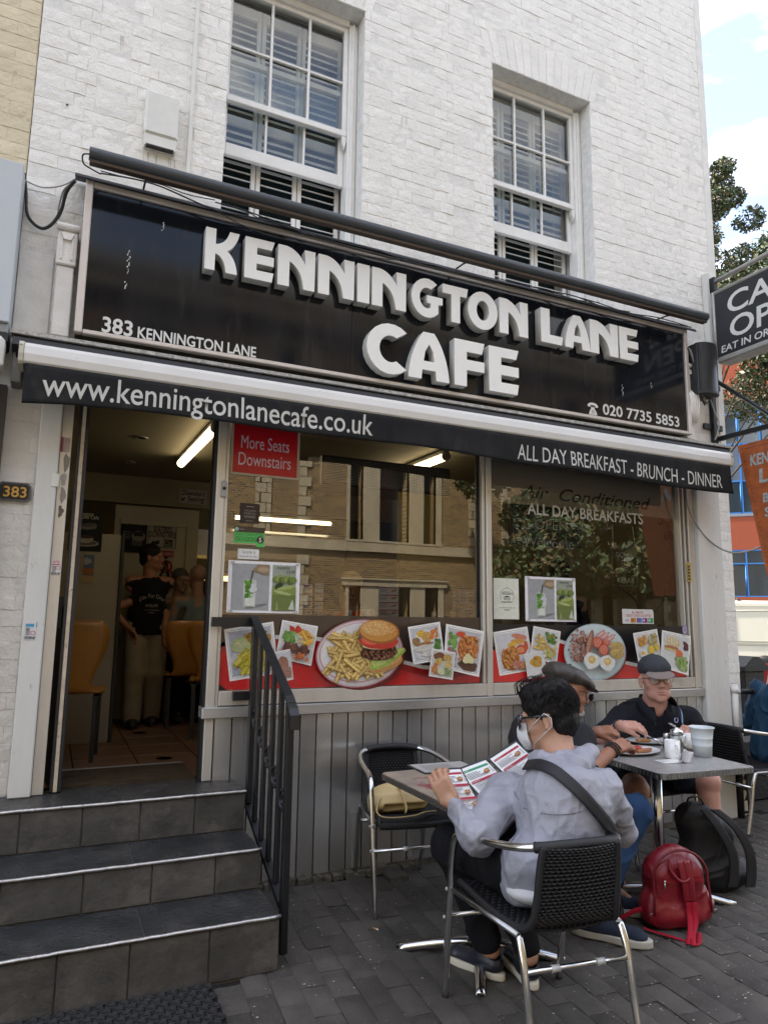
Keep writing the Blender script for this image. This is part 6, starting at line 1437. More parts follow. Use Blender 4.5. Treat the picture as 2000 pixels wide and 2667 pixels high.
MB().box((4.66, 3.93, 3.37), (4.87, FY - .002, 3.80), .004).build('back', M_lead, dr)
o = MB().prism([(4.655 + .11 + .11 * math.cos(R(a)), 3.97 - .12 * math.sin(R(a)) * .6 - .0) for a in range(0, 181, 12)], 3.385, 3.80, 'z', False); o.build('drum', mat('drum_black', (.02, .022, .027), .38, var=.3, vscale=14, bump=.3), dr)
MB().prism([(4.648 + .117 + .117 * math.cos(R(a)), 3.972 - .13 * math.sin(R(a)) * .6) for a in range(0, 181, 12)], 3.365, 3.384, 'z').build('rim', M_lead, dr)
br = thing('sign_bracket', 'black steel wall bracket with two outstretched arms for the hanging sign', 'bracket')
M_bk = mat('black_steel', (.016, .017, .02), .45, .2, var=.2, dirt=(.2, .12, .07), dscale=40, dlo=.70, dhi=.74)
XK = 5.06
MB().box((4.99, 4.10, 3.02), (5.035, FY - .008, 3.62), .003).build('upright', M_bk, br)
MB().tube([(XK, 4.13, 3.60), (XK, 2.9, 2.49)], .017, 4, flat=1.).build('stay', M_bk, br)
MB().box((XK - .016, 2.7, 3.045), (XK + .016, 4.13, 3.085), .003).build('arm', M_bk, br)
for z in (3.14, 3.50): MB().box((4.90, 4.12, z), (5.12, FY - .009, z + .05), .003).build('strap', M_bk, br)
hs = thing('hanging_sign', 'tapering orange glittery sign with jewelled white letters hanging from the bracket', 'hanging sign')
M_or = mat('orange_glitter', (.46, .12, .035), .42, var=.4, vscale=14, dirt=(.66, .46, .36), dscale=110, dlo=.66, dhi=.70, bump=.6, bscale=150)
def hx(px, py): p = atx(px, py, XK - .01); return (p.y, p.z)
tl_, bl_ = hx(1921, 1161), hx(1999, 1500); yc = tl_[0] - .36
half_t = tl_[0] - yc
P = [(tl_[0], tl_[1]), (yc - half_t, tl_[1]), (yc - .05, 1.65), (yc + .05, 1.65)]
P[3] = (yc + .05, 1.65); slope = (hx(1985, 1440)[0] - tl_[0]) / (hx(1985, 1440)[1] - tl_[1]); P[3] = (tl_[0] + slope * (1.75 - tl_[1]), 1.75); P[2] = (2 * yc - P[3][0], 1.75)
q = MB().prism(P, XK - .012, XK + .03, 'x'); q.build('board', M_or, hs)
q = MB(); M_st = mat('sign_stitch', (.05, .015, .01), .6)
for i in range(34):
 t = i / 34; a = Vector((P[0][0] - .045, P[0][1] - .04)); b = Vector((P[3][0] - .03, P[3][1])); p = a.lerp(b, t); q.box((XK - .0135, p.x - .004, p.y - .003), (XK - .0122, p.x + .004, p.y + .003))
 b2 = Vector((P[1][0] + .045, P[1][1] - .04)); p = a.lerp(b2, t); q.box((XK - .0135, p.x - .004, p.y - .003), (XK - .0122, p.x + .004, p.y + .003))
q.build('stitching', M_st, hs, kind='stuff')
M_jw = mat('jewelled_white', (.50, .55, .54), .4, var=.6, vscale=70)
for t_, pa, zz, sz, w in (('KENNINGTON', (1953, 1200), 0, .125, .60), ('LANE', (1975, 1240), 0, .155, .42), ('B', (1986, 1297), 0, .10, None), ('S', (1992, 1334), 0, .10, None)):
 y_, z_ = hx(*pa); text('lettering', t_, M_jw, hs, (XK - .0135, y_, z_ - sz * .35), x=(0, -1, 0), up=(0, 0, 1), size=sz, extrude=.0015, width=w, bold=.03, shear=.05)
for yy2 in (tl_[0] - .16, tl_[0] - .56):
 q = MB()
 for k in range(3): q.ell((XK + .008, yy2, P[0][1] + .015 + k * .026), (.006, .003, .016) if k % 2 else (.003, .006, .016), 8, 5)
 q.build('chain', M_bsf, hs)
# ------------------------------------------------------------------ neighbour's sign box and awning end on the left
ns = thing('neighbour_sign', 'pale blue grey sign box of the neighbouring shop at the left edge', 'shop sign')
MB().box((-1.6, 3.93, 2.985), (-.312, 4.12, 3.875), .004).build('box', mat('pale_grey_panel', (.52, .56, .60), .5, var=.05, vscale=3), ns); MB().box((-1.6, 3.95, 2.93), (-.312, 4.12, 2.984), .006).build('tray', mat('grey_tray', (.25, .26, .27), .5), ns)
na = thing('neighbour_awning', 'white end of the neighbouring awning at the left edge', 'awning')
MB().box((-1.6, 3.80, 2.70), (-.31, 3.92, 2.865), .02).build('cassette', M_aw, na); MB().box((-1.6, 3.93, 2.875), (-.31, 4.12, 2.93), .01).build('housing', M_blk, na)
tag(MB().box((-.36, 4.06, .0), (-.300, FY - .01, 2.69)).build('dark_shutter_box', mat('dark_brown_frame', (.03, .022, .02), .5)), 'dark brown shopfront edge of the neighbour at the far left', 'frame')
# ================================================================== terrace furniture
M_al = mat('polished_aluminium', (.66, .66, .65), .17, 1., var=.12, vscale=20, rvar=.06)
M_als = mat('dull_aluminium', (.42, .42, .42), .33, 1., var=.2, vscale=20)
M_wk = mat('black_wicker', (.020, .020, .022), .48, bump=.5, bscale=300, spec=.4)
def cr(P, n=6):
 P = [Vector(p) for p in P]; Q = []
 for i in range(len(P) - 1):
  p0, p1, p2, p3 = P[max(i-1, 0)], P[i], P[i+1], P[min(i+2, len(P)-1)]
  for k in range(n): t = k / n; Q.append(.5 * ((2*p1) + (-p0+p2)*t + (2*p0-5*p1+4*p2-p3)*t*t + (-p0+3*p1-3*p2+p3)*t*t*t))
 return Q + [P[-1]]
def arm_path():
 L = [(-.262, .315, 0), (-.266, .272, .30), (-.266, .235, .54), (-.264, .205, .632), (-.258, .145, .668), (-.252, .02, .684), (-.240, -.10, .700), (-.205, -.205, .715), (-.145, -.262, .726), (-.07, -.282, .732)]
 return L
def spath(v):      # side profile of the woven seat and back: (y, z, half width)
 P = [(.255, .425, .225), (.245, .452, .228), (.20, .462, .23), (.05, .448, .222), (-.10, .436, .205), (-.185, .44, .185), (-.230, .475, .168), (-.252, .56, .160), (-.268, .66, .156), (-.280, .732, .148)]
 k = v * (len(P) - 1); i = min(len(P) - 2, int(k)); t = k - i
 p0, p1, p2, p3 = P[max(i-1, 0)], P[i], P[i+1], P[min(i+2, len(P)-1)]
 return [.5 * ((2*p1[j]) + (-p0[j]+p2[j])*t + (2*p0[j]-5*p1[j]+4*p2[j]-p3[j])*t*t + (-p0[j]+3*p1[j]-3*p2[j]+p3[j])*t**3) for j in range(3)]
def spt(u, v, off=0.):
 y, z, w = spath(v); y2, z2, _ = spath(min(1, v + .01)); y1, z1, _ = spath(max(0, v - .01)); ty, tz = y2 - y1, z2 - z1; L = math.hypot(ty, tz) + 1e-9
 cup = .020 * (1 - u * u) * (1 if v > .55 else .35)
 ny, nz_ = -tz / L, ty / L        # normal: up on the seat, back on the rest
 if v > .5: pass
 bow = -.03 * (1 - u * u) * max(0, (v - .6) / .4)
 return Vector((u * w, y + bow + ny * -off * -1, z - cup * (0 if v > .6 else 1) + nz_ * off))
def bistro(lab, loc, rz, full=True):
 t = thing('bistro_chair', lab, 'chair', loc, rz, 'black wicker terrace chairs with aluminium frames')
 L = arm_path(); Rr = [(-x, y, z) for x, y, z in L][::-1]
 MB().tube(cr(L + [(0, -.286, .733)] + Rr), .0145, 12).build('arm_frame', M_al, t)
 for s_ in (-1, 1):
  MB().tube(cr([(s_ * .205, -.20, .425), (s_ * .207, -.235, .35), (s_ * .207, -.27, .18), (s_ * .205, -.315, 0)]), .0135, 12).build('leg', M_al, t)
  MB().tube([(s_ * .262, .27, .43), (s_ * .205, -.20, .425)], .011, 8).build('side_rail', M_als, t)
 MB().tube([(-.268, .288, .315), (.268, .288, .315)], .0095, 8).build('stretcher', M_al, t); MB().tube([(-.207, -.243, .325), (.207, -.243, .325)], .0095, 8).build('stretcher', M_al, t)
 mc_ = mat('grey_clip', (.45, .45, .43), .5, .3)
 for y, z in ((.288, .315), (-.243, .325)):
  for x in (-.09, .09): MB().tube([(x - .016, y, z), (x + .016, y, z)], .0125, 8).build('clip', mc_, t)
 for sx in (-1, 1):
  for y, z in ((.280, .315), (.255, .43)): MB().ell((sx * .281, y, z), (.006, .008, .008), 8, 5).build('rivet', mc_, t)
 q = MB(); na = 24 if full else 14
 for s_ in (-1, 1):      # wrapped edges
  q.tube([spt(s_ * 1.0, v / 40) for v in range(41)], .0135, 8)
  q.tube([spt(s_ * 1.0, v / 150) + Vector((0, 0, 0)) for v in range(151)], [.0148 if v % 2 else .0128 for v in range(151)], 7)
 q.tube([spt(-1 + 2 * k / 90, 0) + Vector((0, .0, 0)) for k in range(91)], [.0195 if k % 2 else .0172 for k in range(91)], 8)
 ca = cr(L[7:] + [(0, -.286, .733)] + Rr[:3], 14)
 ca = [p for p in ca if abs(p.x) < .165]; q.tube(ca, [.0205 if k % 2 else .0182 for k in range(len(ca))], 8)
 q.build('wrapped_edge', M_wk, t)
 q = MB(); q.sheet(lambda a, b: spt(-1 + 2 * a, b, -.003), 8, 40); q.build('liner', mat('wicker_backing', (.008, .008, .009), .8), t)  # near-black sheet just behind the weave
 q = MB(); rows = 64 if full else 40; cols = 15
 v = .02
 for r_ in range(rows):
  v = .03 + .95 * r_ / (rows - 1); P = []
  for k in range(cols * 4 + 1):
   u = -1 + 2 * k / (cols * 4); P.append(spt(u, v, .0042 * math.sin(math.pi * k / 2 + math.pi / 4 + (math.pi if r_ % 2 else 0))))
  q.tube(P, .0042, 4, cap=False)
 for c in range(cols + 1):
  u = -1 + 2 * c / cols; q.tube([spt(u, w_ / 30) for w_ in range(31)], .0022, 4, cap=False)
 q.build('wicker_weave', M_wk, t)
 return t
A1 = -R(-1.5)
c1 = bistro('nearest wicker terrace chair, carrying the man in the grey jacket', (1.775, 2.355, 0), R(-7))
c2 = bistro('empty wicker terrace chair against the steel boards holding a cream handbag', (1.905, 3.765, 0), R(180 - 8), True)
c3 = bistro('wicker terrace chair under the man in the flat cap, showing beyond the seated reader', (2.42, 3.22, 0), R(-84), False)
c4 = bistro('wicker terrace chair under the man in the grey cap, behind the steel table', (3.66, 3.80, 0), R(176), False)
c5 = bistro('wicker terrace chair at the right edge under a denim jacket', (4.95, 3.93, 0), R(-90), False)

def rtable(name, lab, c, w, d, z, rz, feet_rot, topm, edgem, pole_r=.030):
 t = thing(name, lab, 'table', c, rz)
 P = []; r_ = .035
 for sx, sy in ((1, 1), (-1, 1), (-1, -1), (1, -1)):
  a0 = {(1, 1): 0, (-1, 1): 90, (-1, -1): 180, (1, -1): 270}[sx, sy]
  for k in range(6): a = R(a0 + k * 18); P.append((sx * (w / 2 - r_) + r_ * math.cos(a), sy * (d / 2 - r_) + r_ * math.sin(a)))
 MB().prism([(a * .992, b * .992) for a, b in P], z - .003, z, 'z').build('tabletop', topm, t)
 q = MB().prism(P, z - .030, z - .0035, 'z'); q.build('rim', edgem, t)
 q = MB(); n = 26
 for k in range(n):
  for s_ in (-1, 1):
   q.box((-w/2 + .04 + (w - .08) * k / n, s_ * (d / 2) - .0012, z - .028), (-w/2 + .04 + (w - .08) * (k + .45) / n, s_ * (d / 2) + .0012, z - .006)); q.box((s_ * (w / 2) - .0012, -d/2 + .04 + (d - .08) * k / n, z - .028), (s_ * (w / 2) + .0012, -d/2 + .04 + (d - .08) * (k + .45) / n, z - .006))
 q.build('rim_ribs', M_als, t, kind='stuff')
 MB().tube([(0, 0, .05), (0, 0, z - .031)], pole_r, 20).build('pole', M_al, t)
 MB().box((-.15, -.15, z - .036), (.15, .15, z - .0305)).build('top_plate', M_als, t)
 for k in range(4):
  a = feet_rot + k * math.pi / 2; ca, sa = math.cos(a), math.sin(a); L = .36; q = MB(); n = 10; V = []
  for i in range(n + 1):
   s_ = .02 + L * i / n; w_ = .028 * (1 - .1 * i / n); h = .07 - .055 * (i / n) ** 1.4; V += [(ca * s_ - sa * x, sa * s_ + ca * x, zz) for x, zz in ((-w_, h - .026), (-w_ * .55, h), (w_ * .55, h), (w_, h - .026))]
  q.add(V, [(i * 4 + j, (i + 1) * 4 + j, (i + 1) * 4 + j + 1, i * 4 + j + 1) for i in range(n) for j in range(3)], True); o = q.build('foot', M_al, t); o.modifiers.new('thickness', 'SOLIDIFY').thickness = .004
  MB().tube([(ca * (L + .0), sa * (L + .0), 0), (ca * (L + .0), sa * (L + .0), .016)], .015, 10).build('foot_pad', M_als, t)
 MB().tube([(0, 0, .03), (0, 0, .075)], .045, 20).build('hub', M_al, t)
 return t
M_top1 = mat('mottled_laminate', (.36, .29, .22), .42, col2=(.20, .18, .16), vscale=7, dirt=(.22, .03, .05), dscale=3.3, dlo=.56, dhi=.60, bump=.1)
M_rim1 = mat('worn_rim', (.30, .26, .22), .4, .6, var=.4, vscale=30)
M_top2 = mat('swirled_steel_top', (.58, .58, .58), .40, .6, var=.35, vscale=28, rvar=.10)
T1 = rtable('bistro_table', 'mottled square terrace table with red stains under the open menu', (1.885, 2.965, 0), .70, .70, .75, R(0), R(148), M_top1, M_rim1)
T2 = rtable('bistro_table', 'swirled stainless steel terrace table laid with breakfast plates and cups', (3.1845, 3.141, 0), .63, .82, .75, R(-5), R(-35), M_top2, M_al)
ZT_ = .7505
def on(px, py, z=ZT_): return atz(px, py, z)
M_chi = mat('white_china', (.86, .86, .84), .2, coat=.2)
def plate(lab, px, r_, sx=1.3, rz=0., z=ZT_):
 p = on(*px); t = thing('plate', lab, 'plate', p, rz, 'breakfast plates on the steel table')
 MB().lathe([(0, .006), (r_ * .55, .006), (r_ * .66, .010), (r_ * .95, .020), (r_, .022), (r_ * .98, .018), (r_ * .7, .004), (r_ * .5, 0), (0, 0)], (0, 0, 0), 40, sx=sx).build('plate', M_chi, t); return t, p
t_, p = plate('white oval plate with bacon and tomato scraps nearest the front of the steel table', (1652, 1962), .128, 1.35, R(8))
M_sau, M_tomf, M_ketch, M_brd = mat('sausage_skin', (.36, .13, .035), .4, var=.3, vscale=60, bump=.5, bscale=120), mat('grilled_tomato', (.48, .03, .015), .3, var=.3, vscale=60), mat('ketchup', (.42, .012, .02), .25), mat('fried_bread', (.46, .19, .05), .7, var=.35, vscale=90, bump=1, bscale=200)
fd = thing('breakfast_leftovers', 'sausage piece, bacon and grilled tomato left on the front plate', 'food', p + Vector((.0, -.01, .010)))
soft('sausage', [('c', (-.02, -.04, .010), (.05, -.035, .010), .012, .012)], .003, M_sau, fd, .01); soft('sausage', [('c', (.055, -.035, .010), (.095, -.02, .010), .012, .010)], .003, M_sau, fd, .01)
soft('tomato', [('e', (.02, .005, .016), (.032, .022, .015))], .003, M_tomf, fd); soft('bacon', [('e', (-.035, .012, .008), (.04, .014, .007), (10, 0, 20)), (('e', (-.055, -.012, .008), (.025, .012, .006), (0, 8, -10)), .01)], .003, mat('bacon', (.30, .09, .06), .4, var=.4, vscale=50), fd)
MB().ell((-.05, -.035, .003), (.028, .012, .003), 14, 5).build('ketchup_smear', M_ketch, fd)
t_, p = plate('white oval plate with a crust and a table knife in front of the capped man', (1690, 1935), .125, 1.30, R(4)); fd = thing('bread_crust', 'toasted crust left on the far breakfast plate', 'food', p + Vector((-.045, .0, .010)), R(-15)); MB().box((-.05, -.016, 0), (.045, .014, .014), .004).build('crust', M_brd, fd)
plate('small white side plate half hidden by the braceleted hand', (1592, 1932), .085, 1.0, 0)
def knife(lab, a, b, cat='knife'):
 t = thing('table_knife' if cat == 'knife' else 'fork', lab, cat); a, b = Vector(a), Vector(b); m = a.lerp(b, .52)
 MB().tube([a, m], .0055, 8, flat=.6).build('handle', M_al, t); d = (b - a).normalized(); sx = d.cross(Vector((0, 0, 1))).normalized()
 if cat == 'knife': MB().tube([m, m.lerp(b, .5), b], [.006, .0105, .004], 8, flat=.3).build('blade', M_al, t)
 else:
  MB().tube([m, m.lerp(b, .35), m.lerp(b, .55)], [.004, .006, .012], 8, flat=.3).build('neck', M_al, t)
  for k in range(4): o = sx * ((k - 1.5) * .0062); MB().tube([m.lerp(b, .52) + o, b + o * 1.1], .0016, 5).build('prong', M_al, t)
 return t
knife('steel table knife resting across the far breakfast plate', aty(1661, 1905, 3.33), atz(1738, 1943, .775))
knife('steel fork held upright in the capped man\'s left hand', aty(1800, 1925, 3.38), aty(1744, 1884, 3.28), 'fork')
M_pl2 = mat('ice_bucket_plastic', (.66, .72, .74), .4)
tb = thing('white_bucket', 'pale ribbed white plastic bucket at the right side of the steel table', 'bucket', on(1830, 1970)); s_ = .92
MB().lathe([(0, .002), (.054, .0), (.058, .06), (.0595, .062), (.0585, .064), (.062, .10), (.0635, .102), (.0625, .104), (.070, .155), (.076, .158), (.076, .163), (.067, .162), (.058, .1), (.052, .006), (0, .006)], (0, 0, 0), 36, sx=s_, sy=s_).build('bucket', M_pl2, tb)
def mug(lab, px, r_=.040, h=.098, ang=200):
 t = thing('mug', lab, 'mug', on(*px), R(ang), 'white mugs on the steel table'); MB().lathe([(0, .0), (r_ * .9, 0), (r_, .006), (r_, h), (r_ * .94, h), (r_ * .92, .01), (0, .008)], (0, 0, 0), 30).build('cup', M_chi, t)
 MB().tube(cr([(r_ - .002, 0, h * .8), (r_ + .022, 0, h * .76), (r_ + .030, 0, h * .5), (r_ + .02, 0, h * .24), (r_ - .002, 0, h * .2)], 5), .0058, 8).build('handle', M_chi, t); return t
mug('white mug standing behind the pale bucket', (1793, 1949), .043, .095, 200); m2 = mug('white mug with its handle towards the street beside a paper napkin', (1752, 1976), .042, .10, 250)
MB().lathe([(0, .078), (.0385, .078)], (0, 0, 0), 24).build('coffee', mat('milky_coffee', (.30, .17, .08), .3), [o for o in bpy.data.objects if o.name.startswith('mug')][0])
M_jar = glassmat('jar_glass', .08, (.85, .88, .87)); M_sug = mat('sugar', (.72, .71, .66), .8); M_salt = mat('salt', (.70, .70, .70), .8)
j = thing('sugar_pourer', 'ribbed glass sugar pourer with a steel lid in the middle of the steel table', 'sugar pourer', on(1763, 1957)); MB().lathe([(.036, 0), (.037, .10)], (0, 0, 0), 22).build('jar', M_jar, j); MB().lathe([(0, .002), (.0345, .003), (.0345, .088), (0, .088)], (0, 0, 0), 20).build('sugar', M_sug, j); MB().lathe([(.0385, .098), (.0395, .112), (.035, .122), (.012, .130), (.012, .136), (0, .136)], (0, 0, 0), 26).build('lid', M_al, j)
j = thing('salt_shaker', 'small glass salt shaker with a steel cap beside the sugar pourer', 'salt shaker', on(1737, 1954)); MB().lathe([(.020, 0), (.022, .03), (.019, .075)], (0, 0, 0), 12).build('jar', M_jar, j); MB().lathe([(0, .002), (.018, .003), (.018, .04), (0, .04)], (0, 0, 0), 12).build('salt', M_salt, j); MB().lathe([(.0205, .073), (.0215, .088), (.015, .098), (0, .100)], (0, 0, 0), 20).build('cap', M_al, j)
nk = thing('napkin_tray', 'small white saucer tray under the front mug on the steel table', 'tray', on(1750, 1984), R(-8)); MB().box((-.085, -.045, 0), (.06, .045, .004), .0015).build('tray', M_chi, nk)
np_ = thing('paper_napkin', 'crumpled folded white paper napkin propped against the front mug', 'napkin', on(1782, 1988)); M_nap = mat('napkin_paper', (.74, .73, .78), .9)
q = MB(); q.sheet(lambda u, v: Vector((-.035 + .075 * u + .01 * v, -.012 + .014 * math.sin(u * 7) * (1 - v) - .012 * v, .004 + .072 * v * (1 - .35 * u) + .004 * math.sin(u * 9))), 10, 8); q.sheet(lambda u, v: Vector((-.03 + .07 * u, -.015 + .03 * v + .008 * math.sin(u * 5), .004 + .05 * (1 - v) * (1 - .3 * u) + .005 * math.sin(v * 6 + u * 4))), 10, 8); o = q.build('napkin', M_nap, np_); o.modifiers.new('thickness', 'SOLIDIFY').thickness = .0012

# ------------------------------------------------------------------ the folding menu and its closed twin
M_mc = mat('menu_cover', (.014, .02, .02), .45)
def mpage(D, w, h, seed, colr=(.42, .05, .08), green=False):
 rr = random.Random(seed); D.rect(.006, .006, w - .006, h - .006, (.84, .85, .86)); z = h - .02
 for k in range(4):
  c = (.05, .30, .16) if (green and k == 0) else colr; D.rect(w * .07, z - .011, w * .93, z, c); D.text(['Breakfast', 'Sandwiches', 'Burgers', 'Drinks'][k], (w * .1, z - .009), .010, (.7, .6, .6)); z -= .019
  for j in range(rr.choice([5, 6, 7])): D.rect(w * .08, z - .0022, w * rr.uniform(.45, .72), z, (.13, .13, .15)); D.rect(w * .86, z - .0022, w * .92, z, (.13, .13, .15)); z -= .0068
  if k != 3: D.oval((w * .72, z + .018), w * .11, .011, (.30, .15, .07), 12, .2, .2, k); D.oval((w * .72, z + .020), w * .08, .005, (.50, .30, .14), 10, .2, .2, k + 5)
  z -= .006
  if z < .03: break
mn = thing('folding_menu', 'open three page folding menu in black covers held by the seated reader', 'menu')
# pages: lower left corners and edges taken from where each leaf sits
def leaf(c, seed, green=False):
 TL, TR, BR, BL = [Vector(v) for v in c]; x = (TR - TL); w = x.length; up = (TL - BL); h = up.length; D = Decal(BL, x, up, .0003); mpage(D, w, h, seed, green=green); D.build('page', PP, mn)
 m_ = frame_of(BL, x, up); q = MB(); q.box((-.004, -.004, -.004), (w + .004, h + .004, -.0004), .001); q.v = [tuple(m_ @ Vector(v)) for v in q.v]; q.build('cover', M_mc, mn)
def mp(px, py, y): return aty(px, py, y)
leaf([mp(1122, 2006, 2.66), mp(1189, 2002, 2.68), mp(1262, 2092, 2.54), mp(1196, 2128, 2.50)], 1)
leaf([mp(1196, 2003, 2.69), mp(1272, 1975, 2.76), mp(1345, 2060, 2.62), mp(1265, 2092, 2.55)], 2, True)
leaf([mp(1280, 1972, 2.77), mp(1352, 1926, 2.80), mp(1420, 2010, 2.66), mp(1350, 2056, 2.63)], 3)
mc = thing('closed_menu', 'second menu in black covers lying on the mottled table under the open one', 'menu'); p0, p1, p2, p3 = on(1072, 2001), on(1150, 1994), on(1200, 2010), on(1122, 2022)
D = Decal(p0 + Vector((0, -.15, .006)), (1, -.05, 0), (.05, 1, 0), .0003); D.rect(0, 0, .30, .20, (.42, .40, .38)); [D.rect(.03, .02 + k * .02, .2, .024 + k * .02, (.2, .2, .2)) for k in range(7)]; D.build('page', PP, mc); m_ = D.m; q = MB().box((-.01, -.01, -.006), (.31, .21, -.0005), .001); q.v = [tuple(m_ @ Vector(v)) for v in q.v]; q.build('cover', M_mc, mc)

# ------------------------------------------------------------------ bags
M_cb = mat('cream_leather', (.56, .42, .20), .42, var=.08, vscale=12, bump=.3, bscale=180); M_gold2 = mat('gold_clasp', (.6, .42, .14), .3, 1.)
hb = thing('cream_handbag', 'cream leather shoulder bag with a strap clasp lying on the empty wicker chair', 'handbag', (1.80, 3.60, .468), R(-4))
soft('bag_body', [('b', (-.01, .03, .05), (.165, .055, .048), (-30, 0, 0), .03), (('e', (-.02, .055, .085), (.150, .045, .062), (-25, 0, 0)), .03), ('-', ('b', (.01, -.050, .040), (.125, .05, .022), (-30, 0, -3), .012), .006)], .004, M_cb, hb, .03)
MB().tube(cr([(-.13, -.02, .09), (-.165, -.06, .03), (-.12, -.095, .006), (.02, -.105, .006), (.10, -.085, .014), (.17, -.07, .010)]), .011, 8, flat=.35).build('strap', M_cb, hb)
MB().tube(cr([(-.01, .045, .135), (-.008, -.0, .125), (-.006, -.035, .085), (0, -.062, .045), (-.012, -.085, .02)]), .013, 8, flat=.3).build('tab', M_cb, hb); MB().box((-.018, .0, .124), (.0, .016, .134), .002).build('clasp', M_gold2, hb)
ch = thing('pink_charm', 'small pink bow charm dangling from the cream handbag', 'charm', (1.975, 3.54, .49)); M_pk = mat('pink_charm', (.62, .22, .36), .5)
for a, b in (((0, 0, .05), (.012, .0, .065)), ((0, 0, .05), (-.014, .004, .06)), ((0, -.01, .03), (.016, -.016, .02)), ((0, -.01, .03), (-.014, -.012, .016))): MB().ell(((a[0] + b[0]) / 2, (a[1] + b[1]) / 2, (a[2] + b[2]) / 2), (.014, .007, .010), 10, 6).build('bow', M_pk, ch)
M_red = mat('red_leather', (.24, .010, .022), .34, var=.2, vscale=9, bump=.5, bscale=110, coat=.15); M_redw = mat('red_webbing', (.36, .012, .03), .8, bump=.4, bscale=300); M_rim = mat('silver_hardware', (.6, .58, .52), .3, 1.)
rb_ = thing('red_backpack', 'shiny dark red leather backpack standing on the paving beside the blue jeans', 'backpack', (2.96, 2.83, 0), R(-14))
soft('bag_body', [('b', (0, .01, .16), (.155, .075, .16), (5, 0, 0), .07), (('e', (0, .015, .27), (.135, .065, .115)), .05), (('e', (0, 0, .06), (.17, .09, .065)), .05), (('e', (.155, .0, .10), (.045, .065, .075)), .03), (('e', (-.15, .0, .10), (.035, .06, .07)), .03), ('^', ('b', (0, 0, .25), (.4, .4, .25), None, .01), .01)], .005, M_red, rb_, .04, folds(.006, 14, ((1, .2, .5), (.3, .2, 1)), 3))
ARC = [(.150 * math.sin(a) * (1 if abs(a) < 1.6 else 1), -.062 + .004, .245 + .128 * math.cos(a)) for a in [(-1.65 + 3.3 * i / 26) for i in range(27)]]
MB().tube([(-.156, -.070, .08), (-.152, -.070, .16)] + ARC + [(.152, -.070, .16), (.156, -.072, .08)], .0062, 8).build('piping', mat('dark_red_piping', (.16, .006, .014), .4), rb_)
MB().tube(cr([(-.065, -.073, .34), (-.068, -.082, .29), (-.03, -.096, .245), (.012, -.098, .243), (.042, -.090, .28), (.046, -.078, .335)]), .0075, 8).build('handle', M_red, rb_)
q = MB()
def strapd(x0, x1, x2): return lambda u, v: Vector((x0 * (1 - v) + (x1 if v < .6 else x2) * v + (u - .5) * .032, -.083 - .012 * math.sin(v * 3) + .002 * math.cos(u * 6), .335 - .20 * v))
q.sheet(strapd(-.018, .012, .012), 4, 12); q.sheet(strapd(.018, .042, .042), 4, 12); o = q.build('strap_pad', M_red, rb_); o.modifiers.new('thickness', 'SOLIDIFY').thickness = .006
q = MB()
def ribbon(P, w, side=(1, 0, 0)):
 P = cr(P, 40); S_ = Vector(side); return lambda u, v: P[min(len(P) - 1, int(v * (len(P) - 1) + .5))] + S_ * ((u - .5) * w)
q.sheet(ribbon([(.012, -.094, .14), (.014, -.098, .09), (-.005, -.13, .045), (-.055, -.19, .012), (-.075, -.215, .006)], .030), 2, 40)
q.sheet(ribbon([(.042, -.094, .14), (.044, -.099, .09), (.030, -.12, .05), (-.02, -.17, .02), (-.05, -.222, .004), (-.01, -.20, .004), (.05, -.11, .008)], .030), 2, 40)
q.sheet(ribbon([(-.16, -.02, .10), (-.22, .02, .07), (-.27, .05, .03), (-.30, .07, .012)], .028, (.2, 0, 1)), 2, 30); q.sheet(ribbon([(-.05, -.20, .006), (-.12, -.12, .010), (-.18, -.06, .014), (-.20, -.04, .02)], .028, (.5, .7, .0)), 2, 30)
o = q.build('webbing', M_redw, rb_); o.modifiers.new('thickness', 'SOLIDIFY').thickness = .0022
q = MB();
for x0, x1 in ((-.108, -.032), (.052, .115)): q.box((x0, -.0815, .226), (x1, -.0795, .229)); q.box((x0, -.0815, .241), (x1, -.0795, .244)); q.box((x0, -.082, .232), (x1, -.0798, .238))
q.build('zip', mat('zip_red', (.30, .01, .02), .5), rb_); MB().tube([(-.105, -.087, .238), (-.108, -.092, .205)], .0035, 6).ell((-.104, -.088, .24), (.008, .005, .006), 8, 5).build('zip_puller', M_rim, rb_)
for x in (-.165, .185): MB().tube([(x, -.05, .065), (x + .012, -.055, .075), (x + .004, -.058, .088), (x - .008, -.052, .078), (x, -.05, .065)], .0028, 6).build('buckle', M_rim, rb_)
M_bb = mat('black_nylon', (.010, .010, .012), .62, var=.3, vscale=12, bump=.6, bscale=160)
bb = thing('black_backpack', 'slouched black nylon backpack leaning behind the steel table pole', 'backpack', (3.52, 3.13, 0), R(-22))
soft('bag_body', [('b', (0, .0, .20), (.15, .09, .20), (0, 14, 0), .08), (('e', (.10, -.0, .09), (.18, .11, .085)), .06), (('e', (-.05, 0, .38), (.12, .08, .09)), .06), ('^', ('b', (0, 0, .3), (.5, .5, .3), None, .01), .01)], .006, M_bb, bb, .05, folds(.012, 12, ((.4, .2, 1), (1, .1, .3)), 8))
MB().tube(cr([(-.10, -.03, .455), (-.09, -.03, .50), (-.03, -.03, .505), (.0, -.03, .46)]), .009, 8, flat=.5).build('handle', M_bb, bb)
for dx in (0, .10):
 q = MB(); q.sheet(ribbon([(-.03 + dx * .6, -.085, .45), (.03 + dx, -.125, .36), (.09 + dx, -.135, .24), (.10 + dx, -.125, .12), (.09 + dx, -.12, .05)], .055), 4, 40); o = q.build('shoulder_strap', mat('strap_nylon', (.018, .018, .02), .7, bump=.3, bscale=200), bb); o.modifiers.new('thickness', 'SOLIDIFY').thickness = .010
MB().box((.235, -.06, .20), (.275, -.045, .215), .003).build('buckle', M_blk, bb)
